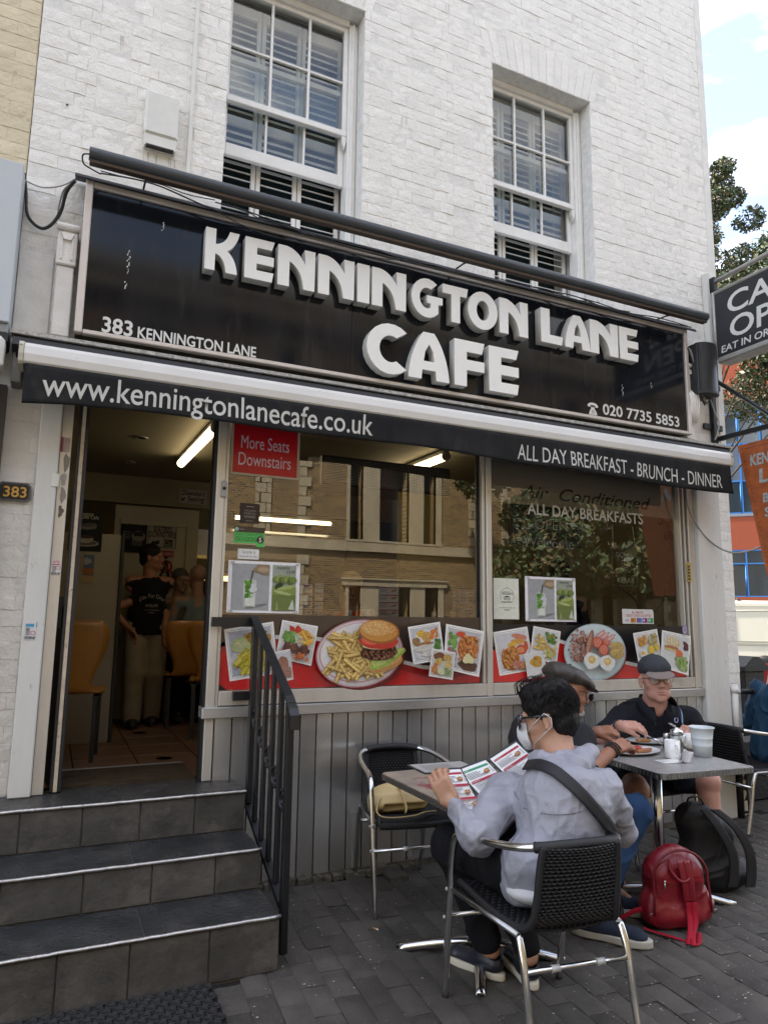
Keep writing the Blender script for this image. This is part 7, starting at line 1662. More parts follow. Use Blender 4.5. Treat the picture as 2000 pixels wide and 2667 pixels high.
# ================================================================== people
def skinm(n, c): return mat(n, c, .48, var=.16, vscale=26, bump=.25, bscale=260, sss=.12, spec=.4)
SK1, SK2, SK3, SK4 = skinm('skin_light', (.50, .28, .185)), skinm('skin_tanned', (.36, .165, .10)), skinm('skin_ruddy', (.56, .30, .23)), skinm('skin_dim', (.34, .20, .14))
M_eye, M_iris, M_lip = mat('eye_white', (.62, .60, .57), .2), mat('iris', (.05, .07, .09), .15), mat('lips', (.33, .09, .075), .45)
HB_ = mat('black_hair', (.008, .007, .007), .55, spec=.25, var=.3, vscale=60, bump=1.4, bscale=150, streak=(1, 1, .3)); M_gry = mat('grey_beard', (.50, .47, .43), .8, bump=2, bscale=260)
V3 = lambda *a: np.array(a, float)
def fr_(fwd, up=(0, 0, 1)):
 f = V3(*fwd); f /= np.linalg.norm(f); u = V3(*up); x = np.cross(f, u); x /= np.linalg.norm(x); u = np.cross(x, f); return np.stack([x, f, u], 1)
class HF:
 def __init__(s, c, fwd, up=(0, 0, 1), k=1.): s.c = V3(*c); s.M = fr_(fwd, up); s.k = k
 def p(s, x, y, z): return tuple(s.c + s.M @ (V3(x, y, z) * s.k))
 def e(s, c, r, rot=None, kk=.012):
  M = s.M if rot is None else s.M @ rotm(rot); return (('e', s.p(*c), tuple(V3(*r) * s.k), M), kk)
 def cp(s, a, b, ra, rb, kk=.01): return (('c', s.p(*a), s.p(*b), ra * s.k, rb * s.k), kk)
def headp(H, jaw=1.):
 L = [H.e((0, -.012, .035), (.074, .094, .083)), H.e((0, .025, -.025), (.062, .066, .082), kk=.03), H.e((0, .040, -.078), (.050 * jaw, .048, .036), kk=.03), H.e((0, .074, -.100), (.020 * jaw, .016, .016), kk=.02),
   H.e((0, .082, .022), (.050, .012, .012), kk=.015), H.cp((0, .090, .012), (0, .108, -.026), .0075, .0115, .010)]
 for s_ in (-1, 1):
  L += [H.e((s_ * .011, .100, -.032), (.009, .010, .0075), kk=.006), H.e((s_ * .042, .054, -.028), (.022, .022, .018), kk=.02), ('-', H.e((s_ * .031, .098, .003), (.017, .013, .011))[0], .010),
    H.e((s_ * .078, -.008, -.008), (.008, .020, .030), (0, 0, s_ * 14), .006), H.e((s_ * .080, .0, -.034), (.007, .009, .010), None, .006), ('-', H.e((s_ * .088, -.004, -.005), (.006, .010, .018), (0, 0, s_ * 14))[0], .004)]
 L += [H.e((0, .092, -.0600), (.023, .0085, .0052), kk=.004), H.e((0, .090, -.0710), (.020, .0085, .0060), kk=.004), ('-', H.e((0, .104, -.0655), (.025, .008, .0018))[0], .002)]
 return L
def handp(w, d, n, k=1., curl=(20, 30), thumb=40, side=1, spread=4):
 """palm and five fingers: w wrist, d along the palm, n out of the back of the hand; side +1 puts the thumb at +x"""
 d = V3(*d); d /= np.linalg.norm(d); n = V3(*n); n = n - d * (n @ d); n /= np.linalg.norm(n); x = np.cross(d, n) * side; w = V3(*w)
 M = np.stack([x, d, n], 1); P = lambda a, b, c: tuple(w + M @ (V3(a, b, c) * k)); L = [(('b', P(0, .046, 0), (.038 * k, .044 * k, .0135 * k), M, .012 * k), .02)]
 for i, (fx, fl) in enumerate(((.029, .070), (.010, .079), (-.010, .074), (-.029, .058))):
  a0 = V3(fx, .086 - abs(i - 1.2) * .004, 0); a = R(curl[0]); sp = R(spread) * (1.2 - i); dv = V3(math.sin(sp), math.cos(a), -math.sin(a)); b0 = a0 + dv * fl * .48; a = R(curl[0] + curl[1]); dv = V3(math.sin(sp), math.cos(a), -math.sin(a)); c0 = b0 + dv * fl * .30
  a = R(curl[0] + curl[1] * 1.8); dv = V3(math.sin(sp), math.cos(a), -math.sin(a)); e0 = c0 + dv * fl * .26
  L += [(('c', P(*(a0 - V3(0, .02, 0))), P(*b0), .0100 * k, .0090 * k), .006), (('c', P(*b0), P(*c0), .0088 * k, .0080 * k), .003), (('c', P(*c0), P(*e0), .0079 * k, .0068 * k), .003)]
 t = R(thumb); a0 = V3(.026, .018, -.006); b0 = a0 + V3(math.sin(t), math.cos(t), -.35) * .040; c0 = b0 + V3(math.sin(t * .45), math.cos(t * .45), -.40) * .030
 L += [(('c', P(*a0), P(*b0), .0150 * k, .0110 * k), .012), (('c', P(*b0), P(*c0), .0105 * k, .0085 * k), .004)]
 return L
def C(a, b, ra, rb, k=.02): return (('c', tuple(a), tuple(b), ra, rb), k)
def E(c, r, rot=None, k=.03): return (('e', tuple(c), r, rot), k)
def face(t, H, lips=True, skin=None):
 for s_ in (-1, 1):
  q = MB(); q.ell(H.p(s_ * .031, .0835, .003), [.0118 * H.k] * 3, 14, 8).build('eye', M_eye, t) if True else 0
  MB().ell(H.p(s_ * .031 + .001, .0925, .003), [.0048 * H.k] * 3, 10, 6).build('iris', M_iris, t)
def lidbrow(t, H, col):
 q = MB()
 for s_ in (-1, 1): q.tube([H.p(s_ * .014, .094, .020), H.p(s_ * .030, .094, .026), H.p(s_ * .047, .084, .020)], .0035 * H.k, 6)
 q.build('eyebrows', col, t)
def D_(px, py, d): return tuple(atd(px, py, d))

# --- the reader in the grey jacket ----------------------------------------------------------------
P1 = thing('person', 'person in a grey hooded jacket, white mask and sunglasses reading an open menu', 'person', (0, 0, 0))
hc = D_(1428, 1866, 3.02); H = HF(hc, (-.66, .73, -.24), (-.10, .10, 1), 1.12)
nb_ = V3(1.965, 2.465, .935); shL, shR = V3(*D_(1312, 2072, 2.96)), V3(*D_(1568, 2058, 2.84)); elL, elR = V3(*D_(1240, 2178, 2.72)), V3(*D_(1610, 2160, 2.95)); wrL, wrR = V3(*D_(1176, 2090, 2.80)), V3(*D_(1440, 2075, 3.10))
pel, che = V3(1.815, 2.325, .56), V3(1.905, 2.375, .80)
kL, kR, aL, aR = V3(1.675, 2.86, .52), V3(1.93, 2.86, .52), V3(1.818, 2.770, .105), V3(1.932, 2.655, .105)
hd = handp(wrL, V3(*D_(1143, 2034, 2.83)) - wrL, (-.80, -.55, .25), 1.08, (30, 52), 16, -1)
body = headp(H) + [C(nb_, H.p(0, -.02, -.07), .062, .058, .03), C(pel, che, .12, .12), C(che, nb_, .12, .06, .04), C(shL, shR, .05, .05), C(shL, elL, .045, .038), C(elL, wrL, .038, .028), C(shR, elR, .045, .038), C(elR, wrR, .038, .028)] + hd + handp(wrR, (-.3, .6, .1), (0, -.5, 1), 1.05, (30, 30), 40, 1)
for a, b, c in ((kL, aL, (-.03, .085)), (kR, aR, (.02, .09))): body += [C(pel + V3(.08 * (1 if b is aR else -1), .05, 0), a, .07, .05), C(a, b, .05, .037), C(b, b + V3(c[0], c[1], -.05), .031, .024)]
soft('body', body, .005, SK1, P1, .015)
M_jk = mat('grey_nylon_jacket', (.33, .335, .39), .48, var=.10, vscale=5, bump=1.5, bscale=22, spec=.4)
jf = folds(.017, 7, ((.3, .5, 1), (1, .2, .4), (.6, -.6, .5)), 2); sf_ = folds(.0075, 17, ((1, .6, .3), (.2, .9, .4), (.5, .2, 1)), 9)
M_cut = lambda P: P
jk = [C(pel + V3(0, .0, -.02), che, .140, .165, .05), C(che, nb_ + V3(0, -.02, -.06), .165, .11, .05), C(shL + V3(.02, 0, -.01), shR + V3(-.01, 0, -.01), .080, .080, .05), C(shL, elL, .084, .075, .05), C(elL, wrL + (elL - wrL) * .20, .062, .044, .03), C(shR, elR, .084, .070, .03), C(elR, wrR, .064, .045, .03), E(che + V3(0, -.03, -.08), (.19, .14, .18)), E(pel + V3(-.02, -.0, .03), (.185, .125, .12)), E(pel + V3(-.12, .03, -.0), (.08, .11, .12), (0, 20, 0)), ('-', ('c', tuple(nb_ + V3(-.004, .02, -.02)), H.p(0, -.02, -.04), .058, .066), .01)]
soft('jacket', jk, .0052, M_jk, P1, .03, lambda P, Nn: jf(P, Nn) * np.clip((P[:, 2] - .42) * 6, .3, 1) + sf_(P, Nn))
hood = [C(nb_ + V3(-.11, -.03, .01), nb_ + V3(-.02, -.125, -.01), .036, .052, .02), C(nb_ + V3(-.02, -.125, -.01), nb_ + V3(.11, -.06, .03), .05, .042, .02), C(nb_ + V3(.11, -.04, .02), nb_ + V3(.06, .07, .02), .034, .026, .02), C(nb_ + V3(-.11, -.02, .005), nb_ + V3(-.07, .08, -.01), .030, .024, .02), E(nb_ + V3(-.02, -.170, -.09), (.110, .036, .080), (20, 0, 10), .012), E(nb_ + V3(-.035, -.195, -.15), (.055, .026, .06), (15, 0, 20), .012)]
soft('hood', hood, .005, M_jk, P1, .02, folds(.016, 12, ((1, .3, .2), (.3, .2, 1)), 15))
soft('white_shirt_hem', [E(pel + V3(-.03, .0, -.050), (.176, .126, .058))], .008, mat('white_cotton', (.66, .66, .68), .85, bump=.4, bscale=200), P1, .03)
M_tr = mat('black_trousers', (.010, .010, .013), .8, var=.2, bump=.4, bscale=200); tr_ = []
for a, b, s_ in ((kL, aL, -1), (kR, aR, 1)): h0 = pel + V3(.09 * s_, .06, -.02); tr_ += [C(h0, a, .108, .088, .03), C(a, b + (a - b) * .10, .084, .062, .03)]
soft('trousers', tr_ + [E(pel + V3(0, .05, -.03), (.15, .12, .08))], .007, M_tr, P1, .03, folds(.010, 10, ((.3, 1, .2), (.2, .2, 1)), 4))
M_sh1, M_sole1 = mat('navy_leather_shoe', (.016, .018, .026), .35, bump=.3, bscale=120), mat('cream_sole', (.62, .57, .46), .6)
def shoe(t, heel, toe, mU, mS, k=1., hi=.075, sole=.030):
 h, o = V3(*heel), V3(*toe); d = o - h; L = np.linalg.norm(d); d /= L; Mx = np.stack([np.cross(d, V3(0, 0, 1)), d, V3(0, 0, 1)], 1); mid = (h + o) / 2
 P = lambda x, y, z: tuple(h + Mx @ V3(x, y, z))
 so = [(('e', P(0, L * .72, .0), (.048 * k, L * .30, .5), Mx), .02), (('e', P(0, L * .25, .0), (.036 * k, L * .26, .5), Mx), .05), ('^', ('b', P(0, L / 2, sole / 2), (.09, L, sole / 2), Mx, .004), .004)]
 soft('sole', so, .0045, mS, t, .02, lo=np.minimum(h, o) - .09, hi=np.maximum(h, o) + V3(.09, .09, .12))
 soft('shoe', [C(P(0, L * .16, sole + .022), P(0, L * .80, sole + .006), .036 * k, .034 * k, .03), (('e', P(0, L * .30, sole + hi * .45), (.036 * k, L * .22, hi * .62), Mx), .03), (('e', P(0, L * .86, sole + .006), (.036 * k, .036, .024), Mx), .02), ('-', ('c', P(0, L * .16, sole + hi * .6), P(0, L * .20, sole + hi * 1.7), .026 * k, .032), .006), ('-', ('b', P(0, L / 2, sole - .052), (.2, L, .05), Mx, .002), .003)], .0045, mU, t, .02)
shoe(P1, (1.842, 2.705, 0), (1.735, 2.990, 0), M_sh1, M_sole1); shoe(P1, (1.915, 2.590, 0), (1.985, 2.885, 0), M_sh1, M_sole1)
# hair: a close shell over the skull, cut round the ear and hairline, with combed locks
def hairshell(t, H, mt, g, cuts, h=.004, locks=None, extra=[]):
 soft('hair', [H.e((0, -.016, .042), (.074 + g, .094 + g, .080 + g)), H.e((0, -.052, -.022), (.060 + g * .6, .052 + g * .7, .070))] + extra + cuts, h, mt, t, .02, locks)
def lk(P, Nn):
 q = (P - H.c) @ H.M; a = np.arctan2(q[:, 0], q[:, 2] + .2) * 26 + q[:, 1] * 14; w = vnoise(P * 16, 3); return .0022 * np.sin(a * 3.1 + w * 6) * np.clip((q[:, 2] + .06) * 9, .3, 1) + .003 * vnoise(P * V3(90, 90, 50), 5) + .004 * vnoise(P * 18, 8)
hairshell(P1, H, HB_, .013, [('-', H.e((0, .108, -.040), (.115, .070, .085))[0], .012), ('-', H.e((.0, .02, -.075), (.11, .050, .062))[0], .010), ('-', H.e((0, -.045, -.145), (.10, .09, .040))[0], .010)], .0038, lk, [H.e((0, .045, .098), (.056, .045, .024), None, .03), H.e((0, -.02, .112), (.06, .07, .016), None, .03)])
rr = random.Random(6); q = MB()
for k in range(46):
 x0, y0 = rr.uniform(-.05, .06), rr.uniform(.01, .10); z0 = .118 - .25 * (y0 - .02) ** 2 * 10 * .3; L_ = rr.uniform(.03, .085); a = rr.uniform(-.6, .9)
 q.tube([H.p(x0, y0, z0 - .012), H.p(x0 + .01, y0 - .0, z0 + L_ * .35), H.p(x0 + .012 * a, y0 - L_ * .5, z0 + L_ * .42 + .01), H.p(x0 + .03 * a, y0 - L_ * 1.15, z0 + L_ * .22)], [.0014, .0012, .001, .0004], 4)
cw = V3(0, -.05, .13); cw /= np.linalg.norm(cw)
for k in range(1500):
 d = V3(rr.gauss(0, 1), rr.gauss(-.5, 1), rr.gauss(.35, .8)); d /= np.linalg.norm(d)
 if d[2] < -.62 or (d[1] > .25 and d[2] < .45) or (abs(d[0]) > .72 and d[2] < .05 and d[1] > -.35): continue
 g_ = d - cw * (d @ cw); g_ /= np.linalg.norm(g_) + 1e-6; sp = [] ; st = rr.uniform(.25, .5)
 for i in range(4): v = d + g_ * st * i / 3 + V3(0, 0, -.10 * i / 3); v /= np.linalg.norm(v); f_ = 1 + (.006 + .02 * rr.random() * (i == 1)) * (i in (1, 2)) - .03 * (i == 3); sp.append(H.p(v[0] * .091 * f_, -.016 + v[1] * .112 * f_, .040 + v[2] * .100 * f_))
 q.tube(sp, [.0011, .0013, .0011, .0004], 3, cap=False)
q.build('hair_strands', HB_, P1)
M_sg = mat('black_acetate', (.006, .006, .007), .12, coat=.5); sg = MB()
for s_ in (-1, 1):
 sg.tube([H.p(s_ * .070, .088, .016), H.p(s_ * .082, .02, .014), H.p(s_ * .084, -.028, .004)], .0042 * H.k, 6)
 sg.tube([H.p(s_ * .010, .116, .018), H.p(s_ * .040, .118, .022), H.p(s_ * .070, .100, .020), H.p(s_ * .068, .098, -.012), H.p(s_ * .042, .112, -.026), H.p(s_ * .014, .116, -.014), H.p(s_ * .010, .116, .018)], .0036 * H.k, 6)
 sg.add([H.p(s_ * .010, .115, .018), H.p(s_ * .040, .117, .022), H.p(s_ * .070, .099, .020), H.p(s_ * .068, .097, -.012), H.p(s_ * .042, .111, -.026), H.p(s_ * .014, .115, -.014)], [(0, 1, 2, 3, 4, 5)])
sg.tube([H.p(-.011, .116, .012), H.p(.011, .116, .012)], .004 * H.k, 6); sg.build('sunglasses', M_sg, P1)
M_mk = mat('white_mask', (.70, .71, .72), .8, var=.05, bump=.4, bscale=120)
soft('face_mask', [H.e((0, .060, -.055), (.058, .074, .052)), H.cp((0, .10, -.03), (0, .10, -.08), .026, .024, .02), ('-', H.e((0, .0, -.03), (.2, .085, .2))[0], .006), ('-', H.e((0, .1, .055), (.2, .2, .062))[0], .006)], .004, M_mk, P1, .02, folds(.005, 16, ((1, 0, 0), (0, 0, 1)), 3))
q = MB()
for s_ in (-1, 1): q.tube([H.p(s_ * .055, .080, -.036), H.p(s_ * .076, .035, -.004), H.p(s_ * .086, -.004, .020), H.p(s_ * .092, -.026, .0), H.p(s_ * .090, -.022, -.030), H.p(s_ * .080, .006, -.046), H.p(s_ * .056, .068, -.084)], .0019, 6)
q.build('mask_loops', M_mk, P1)
M_str = mat('black_strap', (.014, .015, .018), .6, bump=.3, bscale=300)
def hug(px, py, prims, off, K=.03):
 ds = np.arange(2.2, 3.4, .004); P = V3(*CAM) + ds[:, None] * V3(*ray(px, py)); f = field(prims, P, K); i = np.argmax(f < off) if (f < off).any() else np.argmin(f); return tuple(P[i])
sp_ = cr([hug(a, b, jk + hood[:2], .018) for a, b in ((1366, 1992), (1400, 1990), (1440, 2005), (1480, 2036), (1520, 2074), (1556, 2114), (1588, 2152), (1610, 2190))], 8)
q = MB(); wv = (Vector((.65, .0, .76))).normalized(); nq = len(sp_); q.sheet(lambda u, v: sp_[min(nq - 1, int(v * (nq - 1) + .5))] + wv * ((u - .5) * .046), 4, 48); o = q.build('sling_strap', M_str, P1); o.modifiers.new('thickness', 'SOLIDIFY').thickness = -.006

for L_ in (((1338, 2062), (1356, 2100), (1352, 2150), (1330, 2195), (1308, 2225)), ((1362, 2105), (1430, 2122), (1500, 2118), (1560, 2096))): MB().tube(cr([hug(a, b, jk, .0035) for a, b in L_], 6), .0016, 4).build('seam', mat('seam_grey', (.17, .175, .21), .8), P1)
# --- the man in the flat cap -----------------------------------------------------------------------
P2 = thing('person', 'person in a brown flat cap, sunglasses and blue jeans eating at the steel table', 'person', (0, 0, 0))
hc = D_(1480, 1800, 3.80); H2 = HF(hc, (.94, -.20, -.26), (.10, 0, 1), 1.08); c2_ = V3(*H2.c); nb2 = c2_ + V3(-.085, .02, -.165); pe2 = V3(2.42, 3.22, .55); ch2 = V3(2.46, 3.20, .84)
s2n, s2f = nb2 + V3(.00, -.20, -.055), nb2 + V3(.0, .20, -.055); e2n, e2f = V3(*D_(1520, 2020, 3.36)), V3(*D_(1462, 1950, 3.95)); w2n, w2f = V3(*D_(1600, 1950, 3.52)), V3(*D_(1552, 1908, 3.92))
hn = handp(w2n, V3(*D_(1660, 1925, 3.60)) - w2n, (-.1, -.5, .85), 1.05, (34, 40), 30, -1); hf2 = handp(w2f, V3(*D_(1600, 1900, 3.92)) - w2f, (0, -.5, .9), 1.0, (34, 42), 30, 1)
k2n, k2f, a2n, a2f = V3(*D_(1648, 2118, 3.62)), V3(2.84, 3.26, .53), V3(2.475, 2.905, .11), V3(2.80, 3.10, .11)
b2 = headp(H2) + [C(nb2, H2.p(0, -.02, -.07), .062, .058, .03), C(pe2, ch2, .13, .14), C(ch2, nb2, .14, .06, .04), C(s2n, s2f, .05, .05), C(s2n, e2n, .048, .042), C(e2n, w2n, .043, .029), C(s2f, e2f, .048, .042), C(e2f, w2f, .042, .029)] + hn + hf2
for a, b in ((k2n, a2n), (k2f, a2f)): b2 += [C(pe2 + V3(.05, -.08 if a is k2n else .08, 0), a, .07, .05), C(a, b, .048, .036), C(b, b + V3(.05, -.065, -.045), .030, .022)]
soft('body', b2, .0045, SK2, P2, .015)
soft('beard', [H2.e((0, .078, -.088), (.030, .026, .024)), H2.e((0, .045, -.098), (.048, .045, .020))], .005, M_gry, P2, .01, lambda P, Nn: .004 * vnoise(P * 90, 2))
M_dk = mat('charcoal_shirt', (.022, .022, .026), .85, bump=.4, bscale=200)
soft('shirt', [C(pe2, ch2, .165, .185, .05), C(ch2, nb2 + V3(0, 0, -.06), .185, .10, .05), C(s2n, s2f, .082, .082, .05), C(s2n, s2n + (e2n - s2n) * .72, .082, .068), C(s2f, s2f + (e2f - s2f) * .72, .082, .068), ('-', ('c', tuple(nb2), H2.p(0, -.02, -.06), .058, .06), .01)], .008, M_dk, P2, .03, folds(.014, 9, ((1, .2, .6), (.2, 1, .3)), 22))
M_jn = mat('blue_denim', (.030, .075, .17), .85, var=.35, vscale=9, bump=.6, bscale=260, col2=(.016, .035, .085)); M_jn2 = mat('dark_denim', (.014, .03, .06), .85, var=.3, bump=.5, bscale=240)
jd = folds(.011, 12, ((.4, 1, .2), (.2, .3, 1)), 27)
soft('jeans', [C(pe2 + V3(.06, -.09, -.01), k2n, .108, .092, .03), C(k2n, a2n + V3(0, 0, .015), .090, .076, .02), ('-', ('c', tuple(a2n + V3(0, 0, -.09)), tuple(a2n + V3(.0, 0, .02)), .062, .060), .004)], .005, M_jn, P2, .03, jd)
soft('jeans', [C(pe2 + V3(.06, .09, -.01), k2f, .105, .092, .03), C(k2f, a2f + (k2f - a2f) * .12, .088, .074, .02), E(pe2, (.17, .17, .10))], .006, M_jn2, P2, .03, jd)
q = MB(); ca2 = V3(*CAM);
for o_ in (-.004, .004):
 pts = []
 for i in range(15):
  t = .06 + .84 * i / 14; c_ = k2n * (1 - t) + a2n * t; v = ca2 - c_; v[2] *= .2; v = v - (a2n - k2n) * (v @ (a2n - k2n)) / ((a2n - k2n) @ (a2n - k2n)); v /= np.linalg.norm(v); sd_v = np.cross(v, V3(0, 0, 1)); pts.append(tuple(c_ + v * (.0925 - .012 * t) + sd_v * o_))
 q.tube(pts, .0012, 4)
q.build('seam_stitching', mat('pale_stitch', (.42, .42, .44), .8), P2)
soft('sock', [C(a2n + V3(0, 0, -.01), a2n + V3(.0, .0, .07), .044, .048)], .006, mat('maroon_sock', (.13, .012, .025), .9, bump=.5, bscale=200), P2)
M_tn, M_sl = mat('navy_trainer', (.030, .040, .065), .8, var=.2, bump=.6, bscale=200), mat('pale_sole', (.48, .46, .41), .7)
shoe(P2, (2.425, 2.975, 0), (2.655, 2.690, 0), M_tn, M_sl, 1.12, .085, .034); shoe(P2, (2.70, 3.13, 0), (2.94, 2.97, 0), M_tn, M_sl, 1.1, .08, .034)
q = MB()
for i in range(5):
 d = V3(.23, -.285, 0) / .366; s_ = np.cross(d, V3(0, 0, 1)); m_ = V3(2.425, 2.975, 0) + d * (.13 + .024 * i) + V3(0, 0, .125 - .010 * i); q.tube([tuple(m_ - s_ * .026 + V3(0, 0, -.012)), tuple(m_ + V3(0, 0, .004)), tuple(m_ + s_ * .026 + d * .012 + V3(0, 0, -.012))], .0028, 5)
q.build('laces', M_tn, P2)
M_cp2 = mat('waxed_brown_cap', (.050, .042, .036), .5, var=.35, vscale=10, bump=1, bscale=40)
soft('flat_cap', [H2.e((0, -.022, .066), (.096, .122, .052)), H2.e((0, .055, .060), (.082, .072, .030), (-14, 0, 0), .02), H2.e((0, -.05, .075), (.094, .098, .050), None, .03), ('-', H2.e((0, -.012, .012), (.076, .094, .066))[0], .004)], .004, M_cp2, P2, .03, folds(.008, 12, ((1, .2, .1), (.3, 1, .1)), 33))
soft('cap_peak', [H2.e((0, .112, .040), (.066, .038, .006), (-16, 0, 0)), H2.e((0, .085, .046), (.07, .03, .008), (-14, 0, 0))], .004, M_cp2, P2, .01); MB().ell(H2.p(0, -.02, .128), (.009, .009, .005), 10, 5).build('cap_button', M_cp2, P2)
sg = MB()
for s_ in (-1, 1): sg.tube([H2.p(s_ * .066, .092, .012), H2.p(s_ * .082, .02, .012)], .003, 6); sg.ell(H2.p(s_ * .036, .108, .000), (.008, .028, .021), 12, 8, Matrix(((H2.M @ np.diag([1, 1, 1])).tolist())).to_3x3() @ Euler((0, 0, R(90))).to_matrix())
sg.build('sunglasses', M_sg, P2); hairshell(P2, H2, M_gry, .004, [('-', H2.e((0, .07, 0), (.2, .085, .2))[0], .006), ('-', H2.e((0, 0, .09), (.2, .2, .07))[0], .006)], .005)
q = MB(); ax_ = (w2n - e2n) / np.linalg.norm(w2n - e2n); u_ = np.cross(ax_, V3(0, 0, 1)); u_ /= np.linalg.norm(u_); v_ = np.cross(ax_, u_)
for j, (off, r_, n_) in enumerate(((-.028, .0052, 22), (-.012, .0056, 20), (.004, .005, 22))):
 for i in range(n_): a = 2 * math.pi * i / n_; c_ = w2n + ax_ * (off + .006 * math.sin(a)) + (u_ * math.cos(a) + v_ * math.sin(a)) * .0345; q.ell(tuple(c_), (r_,) * 3, 7, 5)
q.build('bead_bracelets', mat('black_beads', (.012, .010, .010), .25), P2)

# --- the man in the grey cap and glasses -----------------------------------------------------------
P3 = thing('person', 'person in a grey cap, glasses and black polo shirt facing the street', 'person', (0, 0, 0))
hc = D_(1707, 1770, 4.63); H3 = HF(hc, (-.50, -.86, .03), (-.05, 0, 1), 1.20); nb3 = V3(*H3.c) + V3(.02, .045, -.185); pe3 = V3(3.66, 3.78, .56); ch3 = V3(3.70, 3.72, .80)
s3l, s3r = V3(*D_(1618, 1878, 4.60)), V3(*D_(1790, 1876, 4.73)); e3l, e3r = V3(*D_(1572, 1925, 4.43)), V3(*D_(1826, 1935, 4.63)); w3l, w3r = V3(*D_(1617, 1890, 4.26)), V3(*D_(1806, 1902, 4.38))
hl = handp(w3l, V3(*D_(1690, 1893, 4.24)) - w3l, (-.1, -.45, .9), 1.12, (24, 36), 24, 1); hr = handp(w3r, V3(*D_(1772, 1893, 4.28)) - w3r, (0, -.2, 1), 1.05, (48, 50), 20, -1)
k3l, k3r, a3l, a3r = V3(*D_(1656, 2062, 4.20)), V3(*D_(1842, 2040, 4.43)), V3(3.06, 3.42, .10), V3(3.78, 3.28, .10)
b3 = headp(H3, 1.15) + [C(nb3, H3.p(0, -.02, -.06), .078, .070, .03), C(pe3, ch3, .15, .15), C(ch3, nb3, .15, .08, .04), C(s3l, s3r, .06, .06), C(s3l, e3l, .055, .045), C(e3l, w3l, .046, .033), C(s3r, e3r, .055, .045), C(e3r, w3r, .046, .033)] + hl + hr
for a, b, s_ in ((k3l, a3l, -1), (k3r, a3r, 1)):
 b3 += [C(pe3 + V3(.09 * s_, -.04, 0), a, .095, .070, .03), C(a, a * .45 + b * .55, .068, .062, .02), C(a * .45 + b * .55, b, .062, .040, .02), C(b, b + V3(-.04, -.14, -.05), .036, .03), E(a + V3(0, -.02, .02), (.062, .058, .06), None, .03)]
soft('body', b3, .0045, SK3, P3, .015, pick=None)
face(P3, H3); lidbrow(P3, H3, mat('sandy_hair', (.25, .15, .09), .8))
soft('lips', [H3.e((0, .0945, -.0610), (.020, .0055, .0034), None, .002), H3.e((0, .0925, -.0705), (.017, .0055, .0042), None, .002)], .0022, M_lip, P3, .002)
M_po = mat('black_pique', (.011, .012, .017), .85, bump=.5, bscale=420); pf = folds(.013, 8, ((.3, 1, .4), (1, .2, .2)), 41)
soft('polo_shirt', [C(pe3, ch3, .19, .205, .05), C(ch3, nb3 + V3(0, 0, -.05), .205, .125, .05), C(s3l, s3r, .094, .094, .05), C(s3l, s3l + (e3l - s3l) * .78, .094, .084), C(s3r, s3r + (e3r - s3r) * .80, .094, .084), ('-', ('c', tuple(nb3 + V3(-.02, -.02, -.01)), H3.p(0, -.0, -.06), .070, .085), .01), ('-', ('c', tuple(nb3 + V3(-.055, -.10, -.055)), tuple(nb3 + V3(-.04, -.10, .02)), .012, .05), .01)], .006, M_po, P3, .03, pf)
M_tip = mat('pale_blue_tipping', (.30, .45, .66), .8)
# collar: two folded leaves with tipping lines
for s_ in (-1, 1):
 H_ = HF(H3.c, (-.34, -.94, 0), k=1.20); cpts = [(s_ * .030, -.095, -.110), (s_ * .088, -.03, -.108), (s_ * .100, .045, -.135), (s_ * .066, .118, -.195)]
 q = MB(); top = cr([H_.p(x * .90, y * .96, z + .022) for x, y, z in cpts], 6); bot = cr([H_.p(x * 1.13, y * 1.06 + (.006 if i == 3 else 0), z - .028) for i, (x, y, z) in enumerate(cpts)], 6); n = len(top)
 q.sheet(lambda u, v: top[min(n - 1, int(u * (n - 1) + .5))].lerp(bot[min(n - 1, int(u * (n - 1) + .5))], v), 18, 2); o = q.build('collar', M_po, P3); o.modifiers.new('thickness', 'SOLIDIFY').thickness = .004
 for f_ in (.96, .80): MB().tube([a.lerp(b, f_) + (Vector(H_.p(0, 1, 0)) - Vector(H_.p(0, 0, 0))).normalized() * .003 for a, b in zip(top, bot)], .0018, 4).build('tipping', M_tip, P3)
sc = s3l + (e3l - s3l) * .78; an = (e3l - s3l) / np.linalg.norm(e3l - s3l); u_ = np.cross(an, V3(0, 0, 1)); u_ /= np.linalg.norm(u_); v_ = np.cross(an, u_)
for f_ in (.070, .058): MB().tube([tuple(sc + an * (f_ - .004) + (u_ * math.cos(a) + v_ * math.sin(a)) * (.068 + .018 * (.07 - f_) / .012)) for a in [2 * math.pi * i / 20 for i in range(20)]], .0022, 4, closed=True).build('cuff_tipping', M_tip, P3)
em = MB(); ec = Vector(D_(1761, 1876, 4.51)); ec = Vector(D_(1761, 1876, 4.44))
em.tube([tuple(ec + Vector((.015 * math.cos(a), 0, .015 * math.sin(a)))) for a in [R(120 + 300 * i / 12) for i in range(13)]], .0030, 5).build('emblem', mat('lilac_thread', (.36, .36, .62), .7), P3)
M_cp3, M_pk3 = mat('dark_grey_cap', (.060, .064, .074), .9, var=.3, vscale=90, bump=.8, bscale=260), mat('taupe_peak', (.22, .18, .165), .9, bump=.5, bscale=260)
soft('cap_crown', [H3.e((0, -.014, .060), (.084, .102, .076)), H3.e((0, .05, .062), (.070, .045, .045), None, .03), ('-', H3.e((0, 0, -.05), (.3, .3, .085))[0], .008)], .004, M_cp3, P3, .02, lambda P, Nn: .0012 * np.sin(np.arctan2(*(((P - H3.c) @ H3.M)[:, :2].T)) * 3) ** 16 * -1)
